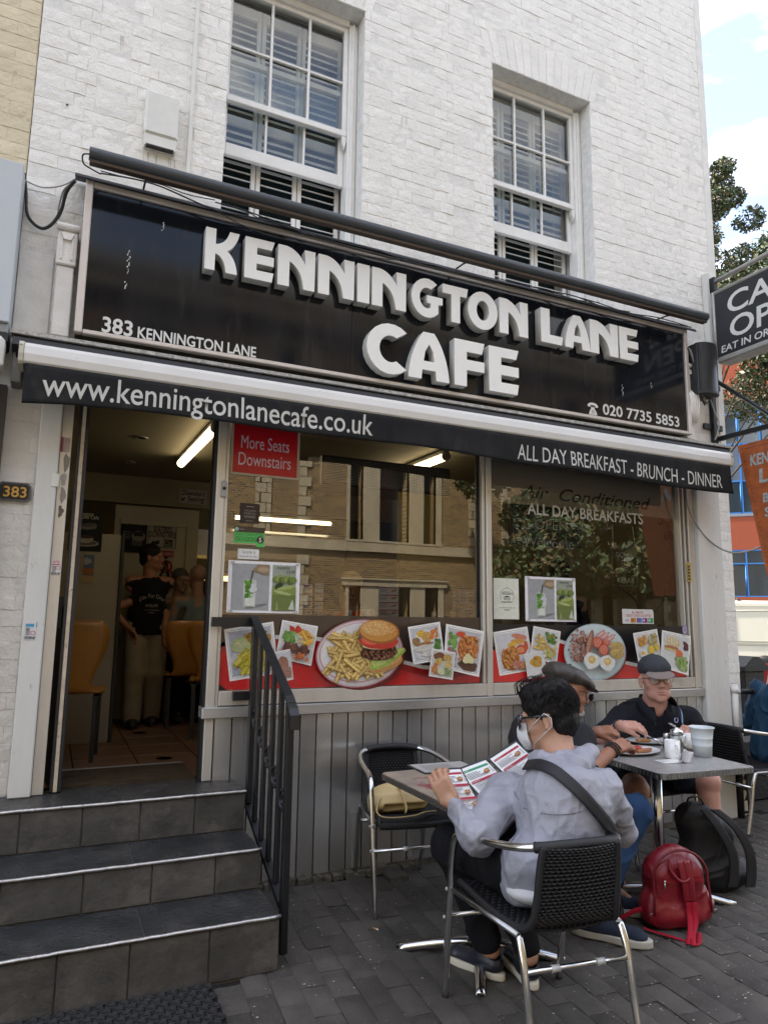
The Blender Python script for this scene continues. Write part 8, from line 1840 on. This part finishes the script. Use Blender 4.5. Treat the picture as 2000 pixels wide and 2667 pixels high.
soft('cap_peak', [H3.e((0, .100, .030), (.074, .055, .010), (-24, 0, 0)), ('-', H3.e((0, .085, .008), (.10, .09, .022), (-20, 0, 0))[0], .004)], .0035, M_pk3, P3, .01); MB().ell(H3.p(0, -.014, .137), (.008, .008, .004), 10, 5).build('cap_button', M_cp3, P3)
gl_ = MB()
for s_ in (-1, 1):
 gl_.tube(cr([H3.p(s_ * .010, .112, .010), H3.p(s_ * .034, .113, .016), H3.p(s_ * .060, .104, .012), H3.p(s_ * .058, .103, -.010), H3.p(s_ * .034, .110, -.020), H3.p(s_ * .013, .112, -.010), H3.p(s_ * .010, .112, .010)], 4), .0014, 6); gl_.tube([H3.p(s_ * .061, .103, .010), H3.p(s_ * .078, .03, .012), H3.p(s_ * .080, -.01, .006)], .0018, 5)
gl_.tube([H3.p(-.010, .112, .006), H3.p(.010, .112, .006)], .0016, 5); gl_.build('glasses_frame', M_blk, P3)
for s_ in (-1, 1): MB().add([H3.p(s_ * .011, .112, .009), H3.p(s_ * .034, .113, .015), H3.p(s_ * .059, .104, .011), H3.p(s_ * .057, .103, -.009), H3.p(s_ * .034, .110, -.019), H3.p(s_ * .014, .112, -.009)], [(0, 1, 2, 3, 4, 5)]).build('lens', glassmat('lens', .05, (.95, .95, .95)), P3)
M_so = mat('navy_shorts', (.014, .018, .035), .85, bump=.4, bscale=200)
soft('shorts', [C(pe3 + V3(-.09, -.03, 0), pe3 * .30 + k3l * .70 + V3(0, 0, 0), .125, .108, .03), C(pe3 + V3(.09, -.03, 0), pe3 * .30 + k3r * .70, .125, .110, .03), E(pe3, (.21, .16, .11))], .007, M_so, P3, .03, folds(.010, 10, ((1, .3, .2),), 51))
shoe(P3, (3.14, 3.54, 0), (3.04, 3.26, 0), M_blk, M_sl, 1.05, .10, .028); shoe(P3, (3.88, 3.47, 0), (3.82, 3.18, 0), M_blk, M_sl, 1.05, .10, .028)
ax_ = (w3l - e3l) / np.linalg.norm(w3l - e3l); u_ = np.cross(ax_, V3(0, 0, 1)); u_ /= np.linalg.norm(u_); v_ = np.cross(ax_, u_)
MB().tube([tuple(w3l - ax_ * .02 + (u_ * math.cos(a) + v_ * math.sin(a)) * .038) for a in [2 * math.pi * i / 18 for i in range(18)]], .011, 6, closed=True, flat=.4).ell(tuple(w3l - ax_ * .02 + V3(0, -.015, .036)), (.02, .02, .007), 12, 6).build('wristwatch', M_blk, P3)

# --- half a person at the right edge ---------------------------------------------------------------
P4 = thing('person', 'person in a dark blue denim jacket cut off by the right edge of the picture', 'person', (0, 0, 0)); c4_ = V3(5.27, 3.90, 0)
H4 = HF(c4_ + V3(.30, -.02, 1.22), (1, -.1, -.1), k=1.05); hb4 = [C(c4_ + V3(-.02, 0, .56), c4_ + V3(.05, 0, .86), .12, .13), C(c4_ + V3(.05, 0, .86), c4_ + V3(.20, 0, 1.05), .13, .06), C(c4_ + V3(.20, 0, 1.05), H4.p(0, -.02, -.07), .06, .055)]
for s_ in (-1, 1): hb4 += [C(c4_ + V3(.05, .19 * s_, .98), c4_ + V3(.02, .26 * s_, .70), .045, .04), C(c4_ + V3(.02, .26 * s_, .70), c4_ + V3(.26, .20 * s_, .72), .04, .03), C(c4_ + V3(0, .09 * s_, .54), c4_ + V3(.45, .11 * s_, .53), .07, .055), C(c4_ + V3(.45, .11 * s_, .53), c4_ + V3(.40, .11 * s_, .10), .05, .038), C(c4_ + V3(.40, .11 * s_, .08), c4_ + V3(.54, .11 * s_, .045), .035, .03)] + handp(tuple(c4_ + V3(.26, .20 * s_, .72)), (1, -.2 * s_, 0), (0, 0, 1), 1., (30, 30), 35, s_)
soft('body', headp(H4) + hb4, .007, SK1, P4, .02); hairshell(P4, H4, HB_, .014, [('-', H4.e((0, .10, -.02), (.12, .07, .1))[0], .01)], .006)
M_dj = mat('indigo_denim_jacket', (.018, .055, .105), .8, var=.3, vscale=10, bump=.6, bscale=220)
soft('jacket', [C(c4_ + V3(-.04, 0, .50), c4_ + V3(.04, 0, .88), .175, .175, .05), C(c4_ + V3(.04, 0, .88), c4_ + V3(.09, 0, 1.0), .17, .10, .05)] + [q_ for s_ in (-1, 1) for q_ in (C(c4_ + V3(.05, .19 * s_, .97), c4_ + V3(.02, .26 * s_, .69), .078, .070, .04), C(c4_ + V3(.02, .26 * s_, .69), c4_ + V3(.22, .215 * s_, .715), .070, .052, .03))] + [E(c4_ + V3(-.02, -.20, .56), (.10, .10, .14), None, .04)], .007, M_dj, P4, .03, folds(.022, 8, ((.3, .2, 1), (1, .2, .4)), 61))
soft('trousers', [C(c4_ + V3(0, .09 * s_, .54), c4_ + V3(.45, .11 * s_, .53), .10, .085, .03) for s_ in (-1, 1)] + [C(c4_ + V3(.45, .11 * s_, .53), c4_ + V3(.40, .11 * s_, .14), .085, .065, .03) for s_ in (-1, 1)], .01, M_tr, P4)

# --- people inside ---------------------------------------------------------------------------------
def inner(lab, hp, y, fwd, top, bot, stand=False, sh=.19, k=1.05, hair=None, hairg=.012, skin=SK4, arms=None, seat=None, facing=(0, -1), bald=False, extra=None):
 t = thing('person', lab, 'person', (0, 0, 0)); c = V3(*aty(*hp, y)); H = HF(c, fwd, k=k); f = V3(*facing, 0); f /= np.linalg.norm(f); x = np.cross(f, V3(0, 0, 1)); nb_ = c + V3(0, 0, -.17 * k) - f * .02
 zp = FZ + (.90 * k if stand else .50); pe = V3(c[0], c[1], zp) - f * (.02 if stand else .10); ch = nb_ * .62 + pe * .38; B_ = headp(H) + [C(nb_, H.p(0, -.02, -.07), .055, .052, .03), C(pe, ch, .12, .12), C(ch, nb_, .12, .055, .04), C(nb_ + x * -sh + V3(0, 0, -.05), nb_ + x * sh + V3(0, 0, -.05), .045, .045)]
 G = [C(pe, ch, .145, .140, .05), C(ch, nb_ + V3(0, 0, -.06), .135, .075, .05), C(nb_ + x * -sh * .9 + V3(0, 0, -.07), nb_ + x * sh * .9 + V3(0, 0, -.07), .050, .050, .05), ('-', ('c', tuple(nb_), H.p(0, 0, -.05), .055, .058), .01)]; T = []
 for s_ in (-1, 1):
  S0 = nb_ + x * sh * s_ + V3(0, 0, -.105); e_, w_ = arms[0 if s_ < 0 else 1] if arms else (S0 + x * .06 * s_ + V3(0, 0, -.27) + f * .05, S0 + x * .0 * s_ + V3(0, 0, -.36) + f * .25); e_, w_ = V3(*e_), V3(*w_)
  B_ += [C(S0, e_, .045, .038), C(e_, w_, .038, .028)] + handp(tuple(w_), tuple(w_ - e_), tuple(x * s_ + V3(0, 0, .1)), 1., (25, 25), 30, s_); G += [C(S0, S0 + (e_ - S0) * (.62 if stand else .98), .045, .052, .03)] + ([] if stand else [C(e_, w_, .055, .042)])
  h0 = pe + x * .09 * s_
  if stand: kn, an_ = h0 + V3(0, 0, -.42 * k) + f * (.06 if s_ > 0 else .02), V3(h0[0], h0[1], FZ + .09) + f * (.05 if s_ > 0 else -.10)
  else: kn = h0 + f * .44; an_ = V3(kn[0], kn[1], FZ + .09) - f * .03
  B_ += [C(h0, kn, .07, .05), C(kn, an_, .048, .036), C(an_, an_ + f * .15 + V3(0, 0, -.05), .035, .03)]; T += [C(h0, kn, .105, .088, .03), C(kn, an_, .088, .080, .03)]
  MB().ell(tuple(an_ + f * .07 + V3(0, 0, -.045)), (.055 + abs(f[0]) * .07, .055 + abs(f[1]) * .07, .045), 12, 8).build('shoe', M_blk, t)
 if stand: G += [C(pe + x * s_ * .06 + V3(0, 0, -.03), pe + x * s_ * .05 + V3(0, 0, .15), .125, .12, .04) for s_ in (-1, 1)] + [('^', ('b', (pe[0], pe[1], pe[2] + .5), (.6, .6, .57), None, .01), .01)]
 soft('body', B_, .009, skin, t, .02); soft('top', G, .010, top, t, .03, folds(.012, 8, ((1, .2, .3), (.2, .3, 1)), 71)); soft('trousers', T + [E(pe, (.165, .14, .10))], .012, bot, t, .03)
 if hair: hairshell(t, H, hair, hairg, [('-', H.e((0, .11, -.03), (.12, .07, .09))[0], .01)], .008, None, [H.e(*extra)] if extra else [])
 return t, H, nb_, f, x
M_tee = mat('black_tshirt', (.010, .010, .011), .9); M_kh = mat('khaki_trousers', (.34, .30, .24), .9, var=.2, bump=.4, bscale=60)
A_ = lambda px, py, y: tuple(aty(px, py, y))
tw, Hw, nw, fw, xw = inner('person in a black lettered T-shirt standing in the cafe doorway, looking to the right', (395, 1452), 6.85, (.93, -.30, -.05), M_tee, M_kh, True, .17, .98, HB_, .010, SK2, ((A_(288, 1588, 6.75), A_(338, 1640, 6.62)), (A_(432, 1600, 6.8), A_(428, 1655, 6.75))), None, (-.02, -1), extra=((0, -.10, .06), (.035, .035, .035)))
# lettering printed on the T-shirt, following the chest
cm = nw + fw * .175 + V3(0, 0, -.24)
for s_, z, w, sz in (('Die For Dior', 0, .22, .055), ('ATELIER', -.052, .11, .036), ('1 Rue de Merignon', -.085, .13, .016), ('PARIS', -.108, .05, .016)): text('shirt_print', s_, mat('dim_print', (.34, .33, .30), .8), tw, tuple(cm + V3(-w / 2 + .012, 0, z)), width=w, size=sz, extrude=.0006, curve=(lambda u, w=w: -3.2 * (u - w / 2) ** 2 + .03) if z == 0 else None)
MB().ell(Hw.p(-.082, -.0, -.048), (.006, .006, .008), 8, 6).build('earring', M_gold2, tw)
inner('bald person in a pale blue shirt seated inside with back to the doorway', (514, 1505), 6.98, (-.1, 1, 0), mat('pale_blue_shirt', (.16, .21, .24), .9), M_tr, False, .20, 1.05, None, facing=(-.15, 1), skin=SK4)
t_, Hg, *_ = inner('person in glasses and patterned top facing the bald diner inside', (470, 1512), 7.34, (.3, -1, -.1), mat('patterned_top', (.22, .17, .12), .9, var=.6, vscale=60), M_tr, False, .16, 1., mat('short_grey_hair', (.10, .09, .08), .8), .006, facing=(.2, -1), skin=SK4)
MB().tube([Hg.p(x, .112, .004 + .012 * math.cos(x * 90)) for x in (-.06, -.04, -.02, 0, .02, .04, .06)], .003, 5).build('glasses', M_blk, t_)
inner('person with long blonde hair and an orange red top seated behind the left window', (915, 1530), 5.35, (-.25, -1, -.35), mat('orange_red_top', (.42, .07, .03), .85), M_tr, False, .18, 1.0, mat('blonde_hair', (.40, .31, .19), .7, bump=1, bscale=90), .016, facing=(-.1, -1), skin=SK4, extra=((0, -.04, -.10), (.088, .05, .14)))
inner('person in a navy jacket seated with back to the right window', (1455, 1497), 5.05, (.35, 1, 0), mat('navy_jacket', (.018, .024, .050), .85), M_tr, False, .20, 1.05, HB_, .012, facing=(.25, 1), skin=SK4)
# ================================================================== round the corner: pier, barrier, van, brick block, trees
M_bm = mat('black_render_paint', (.014, .014, .016), .5, var=.3, bump=2.2, bscale=46)
p = aty(1935, 1900, 5.5); bp_ = thing('black_pier', 'black painted rough rendered pier with a sloping cap beyond the corner of the building', 'pier', (p.x + .11, 5.5, 0))
MB().box((-.155, -.1, 0), (.155, .3, 1.0), .01).build('shaft', M_bm, bp_); q = MB(); q.prism([(-.185, 1.001), (.185, 1.001), (.185, 1.05), (.05, 1.155), (-.05, 1.155), (-.185, 1.05)], -.13, .33); q.build('coping', M_bm, bp_)
lw = MB().box((5.20, 4.42, 0), (8.2, 4.62, .50), .01); tag(lw.build('low_wall', M_bm), 'low black painted wall running from the corner of the building', 'low wall')
dp = thing('drain_pipe', 'white painted drain pipe with a black side branch on the corner brick pier', 'pipe')
MB().tube([(5.03, 4.09, .50), (5.03, 4.09, 1.02)], .026, 14).tube([(5.03, 4.09, .955), (5.03, 4.09, 1.0)], .031, 14).tube([(5.03, 4.09, .965), (5.07, 4.09, .965)], .027, 12).build('white_pipe', M_pil, dp)
MB().tube([(5.072, 4.09, .965), (5.235, 4.09, .958)], .021, 12).tube([(5.225, 4.09, .958), (5.25, 4.09, .957)], .026, 12).build('branch', M_blk, dp); MB().tube([(5.03, 4.10, 0), (5.03, 4.10, .499)], .030, 12).tube([(5.03, 4.10, .28), (5.03, 4.10, .31)], .034, 12).build('lower_pipe', M_bm, dp)
AZ = R(52.5); ex, ey = Vector((math.cos(AZ), -math.sin(AZ), 0)), Vector((math.sin(AZ), math.cos(AZ), 0))
def turned(o, c, rot=0): o.location = c; o.rotation_euler = (0, 0, -AZ + rot)
# road barrier
rbx = thing('road_barrier', 'red and white plastic road barrier behind the denim jacket', 'barrier'); c = atz(1992, 1862, 0) ; c = atd(1997, 1800, 9.5); c.z = 0; turned(rbx, c)
MB().box((-.1, -.02, .38), (1.6, .02, .98), .01).build('board', mat('barrier_red', (.42, .03, .025), .5), rbx); MB().prism([(-.02, .62), (.12, .62), (.05, .95)], -.024, -.0205).prism([(.22, .62), (.36, .62), (.29, .95)], -.024, -.0205).build('reflector', mat('barrier_white', (.7, .7, .68), .5), rbx); MB().box((-.12, -.2, .0), (.02, .2, .06), .01).box((-.1, -.03, .06), (-.02, .03, .38)).box((-.1, -.05, .2), (1.6, .05, .36), .01).build('foot', MATS['barrier_white'], rbx)
# van
vn = thing('white_van', 'cream white panel van parked across the side street', 'van'); c = atd(1912, 1700, 19.5); c.z = 0; turned(vn, c, R(4))
M_van = mat('van_paint', (.66, .64, .54), .30, coat=.5, var=.04, vscale=2); V = MB()
prof = [(-.4, .45), (5.2, .45), (5.2, 1.0), (4.5, 1.15), (3.9, 1.98), (3.7, 2.12), (-.2, 2.16), (-.38, 2.05)]
V.prism(prof, 0, 1.9); o = V.build('body', M_van, vn); bv = o.modifiers.new('bevel', 'BEVEL'); bv.width = .07; bv.segments = 3
q = MB(); q.box((-.3, -.012, 1.02), (3.6, .0, 1.05)).box((-.3, -.016, .93), (3.6, .0, 1.0), .005); q.tube(cr([(.02, -.004, 1.12), (.0, -.004, 1.75), (.10, -.004, 1.86), (1.5, -.004, 1.88), (3.2, -.004, 1.87)]), .014, 8); q.box((-.3, -.008, 1.99), (3.6, 0, 2.0)); q.build('side_pressing', mat('van_seam', (.30, .30, .25), .5), vn)
for x in (.75, 3.9):
 MB().lathe([(0, -.02), (.20, -.02), (.33, -.01), (.34, .05), (.34, .2)], (0, 0, 0), 24).build('wheel', M_blk, vn); w_ = vn.children[-1]; w_.rotation_euler = (R(-90), 0, 0); w_.location = (x, -.02, .34)
MB().box((4.0, -.006, 1.2), (4.5, .0, 1.75)).build('window', M_blk, vn); MB().ell((5.18, .3, .8), (.06, .15, .1), 12, 8).build('headlight', M_chi, vn); MB().ell((.18, .05, 2.19), (.05, .05, .03), 8, 5).build('aerial_base', M_blk, vn)
# red brick block with blue curtain walling
M_rbk = mat('red_brick', (.33, .085, .045), .75, var=.18, vscale=5, streak=(1, 1, 12), bump=.4, bscale=20); M_bl = mat('blue_frame', (.035, .17, .46), .45); M_tg = mat('tinted_glass', (.035, .05, .06), .12, spec=1.); M_sp = mat('grey_spandrel', (.10, .12, .15), .25, spec=.8)
rbk = thing('red_brick_building', 'red brick office block with bright blue window frames beyond the side street', 'building'); D0 = 32.; o0 = atd(1930, 1620, D0); o0.z = 0; RR = R(5); turned(rbk, o0, RR)
ax = Vector((math.cos(-AZ + RR), math.sin(-AZ + RR), 0)); nn = Vector((-ax.y, ax.x, 0))
def rp_(px, py): d = ray(px, py); t = (o0 - CAM).dot(nn) / d.dot(nn); P = CAM + d * t; return ((P - o0).dot(ax), P.z)
Z_ = lambda py, px=1940: rp_(px, py)[1]
zt0, z1a, z1b, z2a, z2b, z3a, z3b = Z_(1045), Z_(1075), Z_(1155), Z_(1252), Z_(1337), Z_(1443), Z_(1555)
MB().box((-9, .25, 0), (14, 8, zt0 + 5.4)).build('core', M_rbk, rbk)
q = MB(); q.box((-9, 0, Z_(1432)), (14, .24, Z_(1346))); q.box((-9, 0, zt0 + .02), (14, .24, zt0 + 5.4)); q.box((-9, 0, 0), (14, .24, z3b)); q.build('brick_band', M_rbk, rbk)
MB().box((-9, -.02, Z_(1345)), (14, .24, Z_(1338)), .01).build('sill', mat('grey_sill', (.2, .21, .24), .5), rbk)
xs_ = [rp_(px, 1300)[0] for px in (1934, 1990)]; st_ = xs_[1] - xs_[0]
for (za, zb, gm) in ((z1b, zt0, M_tg), (z2b + .0, z1b, M_sp), (z3b, Z_(1433), M_tg)):
 pass
for k in range(-5, 8):
 xa, xb = xs_[0] + (k - 1) * st_ + .035, xs_[0] + k * st_ - .035
 for za, zb, gm in ((z1b + .05, z1a - .05, M_tg), (z1a + .03, zt0 - .04, M_sp), (z2a + .03, z1b - .05, M_sp), (z2b + .06, z2a - .05, M_tg), (z3b + .05, Z_(1470), M_tg), (Z_(1466), Z_(1436), M_tg)):
  MB().box((xa, .06, min(za, zb)), (xb, .10, max(za, zb))).build('pane', gm, rbk)
 if k % 2 == 0:
  for za, zb in ((z1b + .04, z1a - .04), (z2b + .05, z2a - .04), (z3b + .04, Z_(1471))):
   MB().tube([(xa + .02, .03, za), (xb - .02, .03, za), (xb - .02, .03, zb), (xa + .02, .03, zb)], .035, 4, closed=True).build('casement', M_bl, rbk)
q = MB()
for k in range(-6, 8): x = xs_[0] + k * st_; q.box((x - .03, .0, z2b), (x + .03, .12, zt0)); q.box((x - .03, .0, z3b), (x + .03, .12, Z_(1433)))
for z in (zt0, z1a, z1b, z2a, z2b + .03, z3b + .02, Z_(1468), Z_(1434)): q.box((-9, .005, z - .03), (14, .115, z + .03))
q.build('curtain_frame', M_bl, rbk)
# stepped glass block with scaffold grid far off
gt = thing('gridded_tower', 'far off block behind a pale blue grid at the right edge', 'building'); c = atd(1995, 700, 70); zt_ = atd(1998, 585, 70).z; c.z = 0; turned(gt, c, R(35)); q = MB()
for i in range(-14, 12): q.box((i * .62 - .04, 0, 0), (i * .62 + .04, .08, zt_ + i * .6))
for j in range(70): q.box((-8.6, -.01, j * .9), (7, .06, j * .9 + .07)) if j * .9 < zt_ - 6 else q.box(((j * .9 - zt_) / .97, -.01, j * .9), (7, .06, j * .9 + .07)) if j * .9 < zt_ + 5 else None
q.build('grid', mat('teal_grid', (.16, .30, .34), .5), gt); MB().box((-7, 1.5, 0), (7, 6, zt_ - 4)).build('core', mat('teal_core', (.24, .32, .34), .5), gt)
# trees
def leaves(name, cl, n, size, mats, par, seed, droop=0.):
 g_ = np.random.default_rng(seed); C_ = np.array([c[:3] for c in cl]); Rd = np.array([c[3] for c in cl]); w = Rd ** 1.2 / (Rd ** 1.2).sum()
 k = g_.choice(len(cl), n, p=w); d = g_.normal(size=(n, 3)); d /= np.linalg.norm(d, axis=1)[:, None]; r_ = Rd[k] * g_.uniform(.35, 1.08, n) ** .6
 P = C_[k] + d * r_[:, None] * np.array([1, 1, .8]); keep = vnoise(P * 1.9, seed) > -.42; P, d = P[keep], d[keep]; n = len(P)
 a = g_.normal(size=(n, 3)); a /= np.linalg.norm(a, axis=1)[:, None]; b = np.cross(a, g_.normal(size=(n, 3))); b /= np.linalg.norm(b, axis=1)[:, None]
 s_ = size * g_.uniform(.6, 1.3, n)[:, None]; V = np.stack([P - a * s_, P + b * s_ * .45 - a * s_ * .1, P + a * s_, P - b * s_ * .45 + a * s_ * .1], 1).reshape(-1, 3)
 me = bpy.data.meshes.new(name); me.vertices.add(len(V)); me.vertices.foreach_set('co', V.astype(np.float32).ravel()); me.loops.add(4 * n); me.polygons.add(n)
 me.loops.foreach_set('vertex_index', np.arange(4 * n, dtype=np.int32)); me.polygons.foreach_set('loop_start', np.arange(0, 4 * n, 4, dtype=np.int32))
 for q_ in mats: me.materials.append(q_)
 me.polygons.foreach_set('material_index', g_.integers(0, len(mats), n).astype(np.int32)); me.update(calc_edges=True); return link(bpy.data.objects.new(name, me), par)
LM = [mat('leaf_a', (.035, .062, .018), .6, rand=.0), mat('leaf_b', (.06, .085, .026), .6), mat('leaf_c', (.025, .045, .018), .6), mat('leaf_d', (.11, .085, .035), .6)]
M_bark = mat('bark', (.08, .065, .05), .9, var=.4, vscale=20, bump=2, bscale=30)
def tree(lab, base, h, cl, n, size, seed, name='broadleaf_tree'):
 t = thing(name, lab, 'tree', base); q = MB(); q.tube([(0, 0, 0), (.05, .02, h * .3), (-.05, .05, h * .6), (0, 0, h * .92)], [.22, .17, .11, .03], 8)
 for c in cl[::2]: q.tube([(0, 0, max(.3, c[2] * .6)), (c[0] * .6, c[1] * .6, c[2] * .85), (c[0], c[1], c[2])], [.05, .03, .01], 6)
 q.build('trunk', M_bark, t); leaves('crown', cl, n, size, LM, t, seed); return t
b1 = atd(1884, 470, 26); b1.z = 0; ztop = atd(1884, 428, 26).z; b1 -= ex * 1.3
cl = []; rr = random.Random(2)
for i in range(34):
 f_ = i / 33; z = ztop * (.50 + .5 * f_); w = 2.6 * (1 - f_) ** .8 + .12; a = rr.random() * 6.28; cl.append((w * math.cos(a) * .8 + ex.x * 1.3, w * math.sin(a) * .8 + ex.y * 1.3, z, .42 + .6 * (1 - f_)))
tree('tall dark feathery tree rising behind the corner of the building', b1, ztop, cl, 36000, .075, 3, 'conifer_tree')
b2 = atd(2005, 850, 20); b2.z = 0; b2 += ex * 1.9; cl = []
for i in range(26): a = rr.random() * 6.28; w = rr.uniform(.3, 2.6); cl.append((w * math.cos(a) - ex.x * 1.9, w * math.sin(a) - ex.y * 1.9, atd(2000, rr.uniform(650, 960), 20).z, rr.uniform(.5, .85)))
tree('bushy green tree spreading behind the projecting box sign', b2, 8.5, cl, 30000, .085, 5)
# ================================================================== across the street (seen in the window glass and the sign)
OY = -17.0
ob = thing('opposite_building', 'long brown brick building with stone dressings across the street', 'building', (0, 0, 0))
mb_ = bpy.data.materials.new('stock_brick'); mb_.use_nodes = True; t = mb_.node_tree; pb = t.nodes['Principled BSDF']; pb.inputs['Roughness'].default_value = .85
bt = N(t, 'ShaderNodeTexBrick', Scale=1.0); bt.inputs['Brick Width'].default_value = .232; bt.inputs['Row Height'].default_value = .081; bt.inputs['Mortar Size'].default_value = .011; bt.inputs['Color1'].default_value = (.17, .095, .028, 1); bt.inputs['Color2'].default_value = (.030, .018, .008, 1); bt.inputs['Mortar'].default_value = (.26, .20, .11, 1)
g_ = N(t, 'ShaderNodeNewGeometry'); sx_ = N(t, 'ShaderNodeSeparateXYZ'); cx_ = N(t, 'ShaderNodeCombineXYZ'); t.links.new(g_.outputs['Position'], sx_.inputs[0]); t.links.new(sx_.outputs[0], cx_.inputs[0]); t.links.new(sx_.outputs[2], cx_.inputs[1]); t.links.new(cx_.outputs[0], bt.inputs['Vector']); t.links.new(bt.outputs[0], pb.inputs['Base Color'])
M_stn = mat('portland_stone', (.33, .28, .19), .8, var=.25, vscale=2.5, streak=(1, 1, .4), dirt=(.14, .11, .08), dscale=5, dlo=.58, dhi=.8)
HB = 13.9
wn = [(10.27, 10.85), (11.55, 12.87), (13.51, 14.11)]
def bay(x0, x1, opens, q, z0, z1):
 x = x0
 for a, b in opens: q.box((x, OY - .6, z0), (a, OY, z1)); x = b
 q.box((x, OY - .6, z0), (x1, OY, z1))
q = MB(); X0, X1 = -30, 60
lows = [(10.31, 10.80), (11.54, 12.94), (13.60, 14.23)]
rep = [k * 9.2 for k in range(-4, 5)]
lo = [(a + d, b + d) for d in rep for a, b in lows]; up_ = [(a + d, b + d) for d in rep for a, b in wn]; up2 = [(2.0 + 4.6 * k, 3.3 + 4.6 * k) for k in range(-6, 12)]
q.box((X0, OY - .6, 0), (X1, OY, .9)); bay(X0, X1, lo, q, .9, 2.79); q.box((X0, OY - .6, 2.79), (X1, OY, 4.58)); bay(X0, X1, up_, q, 4.58, 7.9); q.box((X0, OY - .6, 7.9), (X1, OY, 9.6)); bay(X0, X1, up2, q, 9.6, 11.6); q.box((X0, OY - .6, 11.6), (X1, OY, HB)); q.box((X0, OY - 1.2, 0), (X1, OY - .9, HB)); q.build('wall', mb_, ob)
q = MB(); q.box((X0, OY + .001, 4.12), (X1, OY + .14, 4.22)); q.box((X0, OY + .001, 4.22), (X1, OY + .10, 4.50)); q.box((X0, OY + .001, 12.75), (X1, OY + .45, 13.1)); q.box((X0, OY + .001, HB - .3), (X1, OY + .25, HB + .15)); q.box((X0, OY + .001, 8.3), (X1, OY + .10, 8.55)); q.build('string_course', M_stn, ob)
for d in rep:
 for lo_ in (0, 1):
  z0, z1 = ((.9, 2.79), (4.58, 7.9))[lo_]; S_ = (lows, wn)[lo_]; q = MB()
  ed = [(S_[0][0] - .13, S_[0][0]), (S_[0][1], S_[1][0]), (S_[1][1], S_[2][0]), (S_[2][1], S_[2][1] + .25)]
  for a, b in ed: q.box((a + d, OY - .2, z0), (b + d, OY + .06, z1 + (.0 if lo_ else .0)))
  if lo_: q.box((10.12 + d, OY - .2, 4.40 + .101), (14.4 + d, OY + .12, 4.579))
  else: q.box((10.05 + d, OY + .001, 2.791), (14.6 + d, OY + .12, 3.02)); q.box((10.0 + d, OY + .001, 3.021), (14.65 + d, OY + .18, 3.09))
  q.build('window_surround', M_stn, ob)
q = MB(); q.box((X0, OY - .86, .9), (X1, OY - .80, 11.6)); q.build('glazing', mat('dark_window', (.02, .024, .028), .08, spec=.9), ob)
q = MB()
for a, b in up2:
 q.box((a - .18, OY + .001, 9.5), (a, OY + .08, 11.8)); q.box((b, OY + .001, 9.5), (b + .18, OY + .08, 11.8)); q.box((a - .2, OY + .001, 11.801), (b + .2, OY + .2, 11.95)); q.box((a - .2, OY + .02, 9.3), (b + .2, OY + .3, 9.49)); q.box((a - .1, OY + .1, 10.0), (b + .1, OY + .3, 10.1))
 for k in range(6): q.lathe([(.05, 9.49), (.09, 9.65), (.04, 9.85), (.06, 10.0)], (a + .1 + k * (b - a - .2) / 5, OY + .2, 0), 8)
q.build('balcony', M_stn, ob)
def quoins(xa, w1, w2, sgn, z0, z1):
 z = z0; k = 0; q = MB()
 while z < z1 - .2:
  w = w2 if k % 2 else w1; q.box((xa, OY + .001, z + .01), (xa + sgn * w, OY + .05 + .012 * (k % 2), min(z + .37, z1) - .01)); z += .38; k += 1
 q.build('quoins', M_stn, ob)
for d in rep: quoins(8.17 + d, .30, .48, 1, 4.6, 12.7); quoins(7.10 + d, .17, .46, -1, 4.6, 12.7); quoins(8.17 + d, .30, .48, 1, .1, 4.1); quoins(15.70 + d, .40, .20, 1, 4.6, 12.7)
MB().box((X0, OY - 12, 0), (X1, OY - 1.21, HB - .2)).build('rear_block', mb_, ob)
MB().box((-60, -16.9, -.028), (90, -13.2, .10), 0).build('far_pavement', mat('far_pavement', (.16, .155, .14), .85, var=.2, vscale=2), kind='structure')
MB().box((-60, -1.62, -.028), (60, -1.505, .0)).build('kerb', mat('kerb_stone', (.20, .19, .18), .8, var=.2), kind='structure')
cl = []
for i in range(24): a = rr.random() * 6.28; w = rr.uniform(.3, 3.2); cl.append((w * math.cos(a), w * math.sin(a) * .8, rr.uniform(3.0, 9.4), rr.uniform(.8, 1.5)))
tree('leafy street tree on the far pavement across the road', (17.9, -14.6, .1), 8, cl, 30000, .17, 8)
cl = [(c[0] * .8 + .3, c[1], c[2] * .9 + .6, c[3]) for c in cl]; tree('second leafy street tree farther along the far pavement', (22.6, -14.4, .1), 8, cl, 20000, .18, 9)
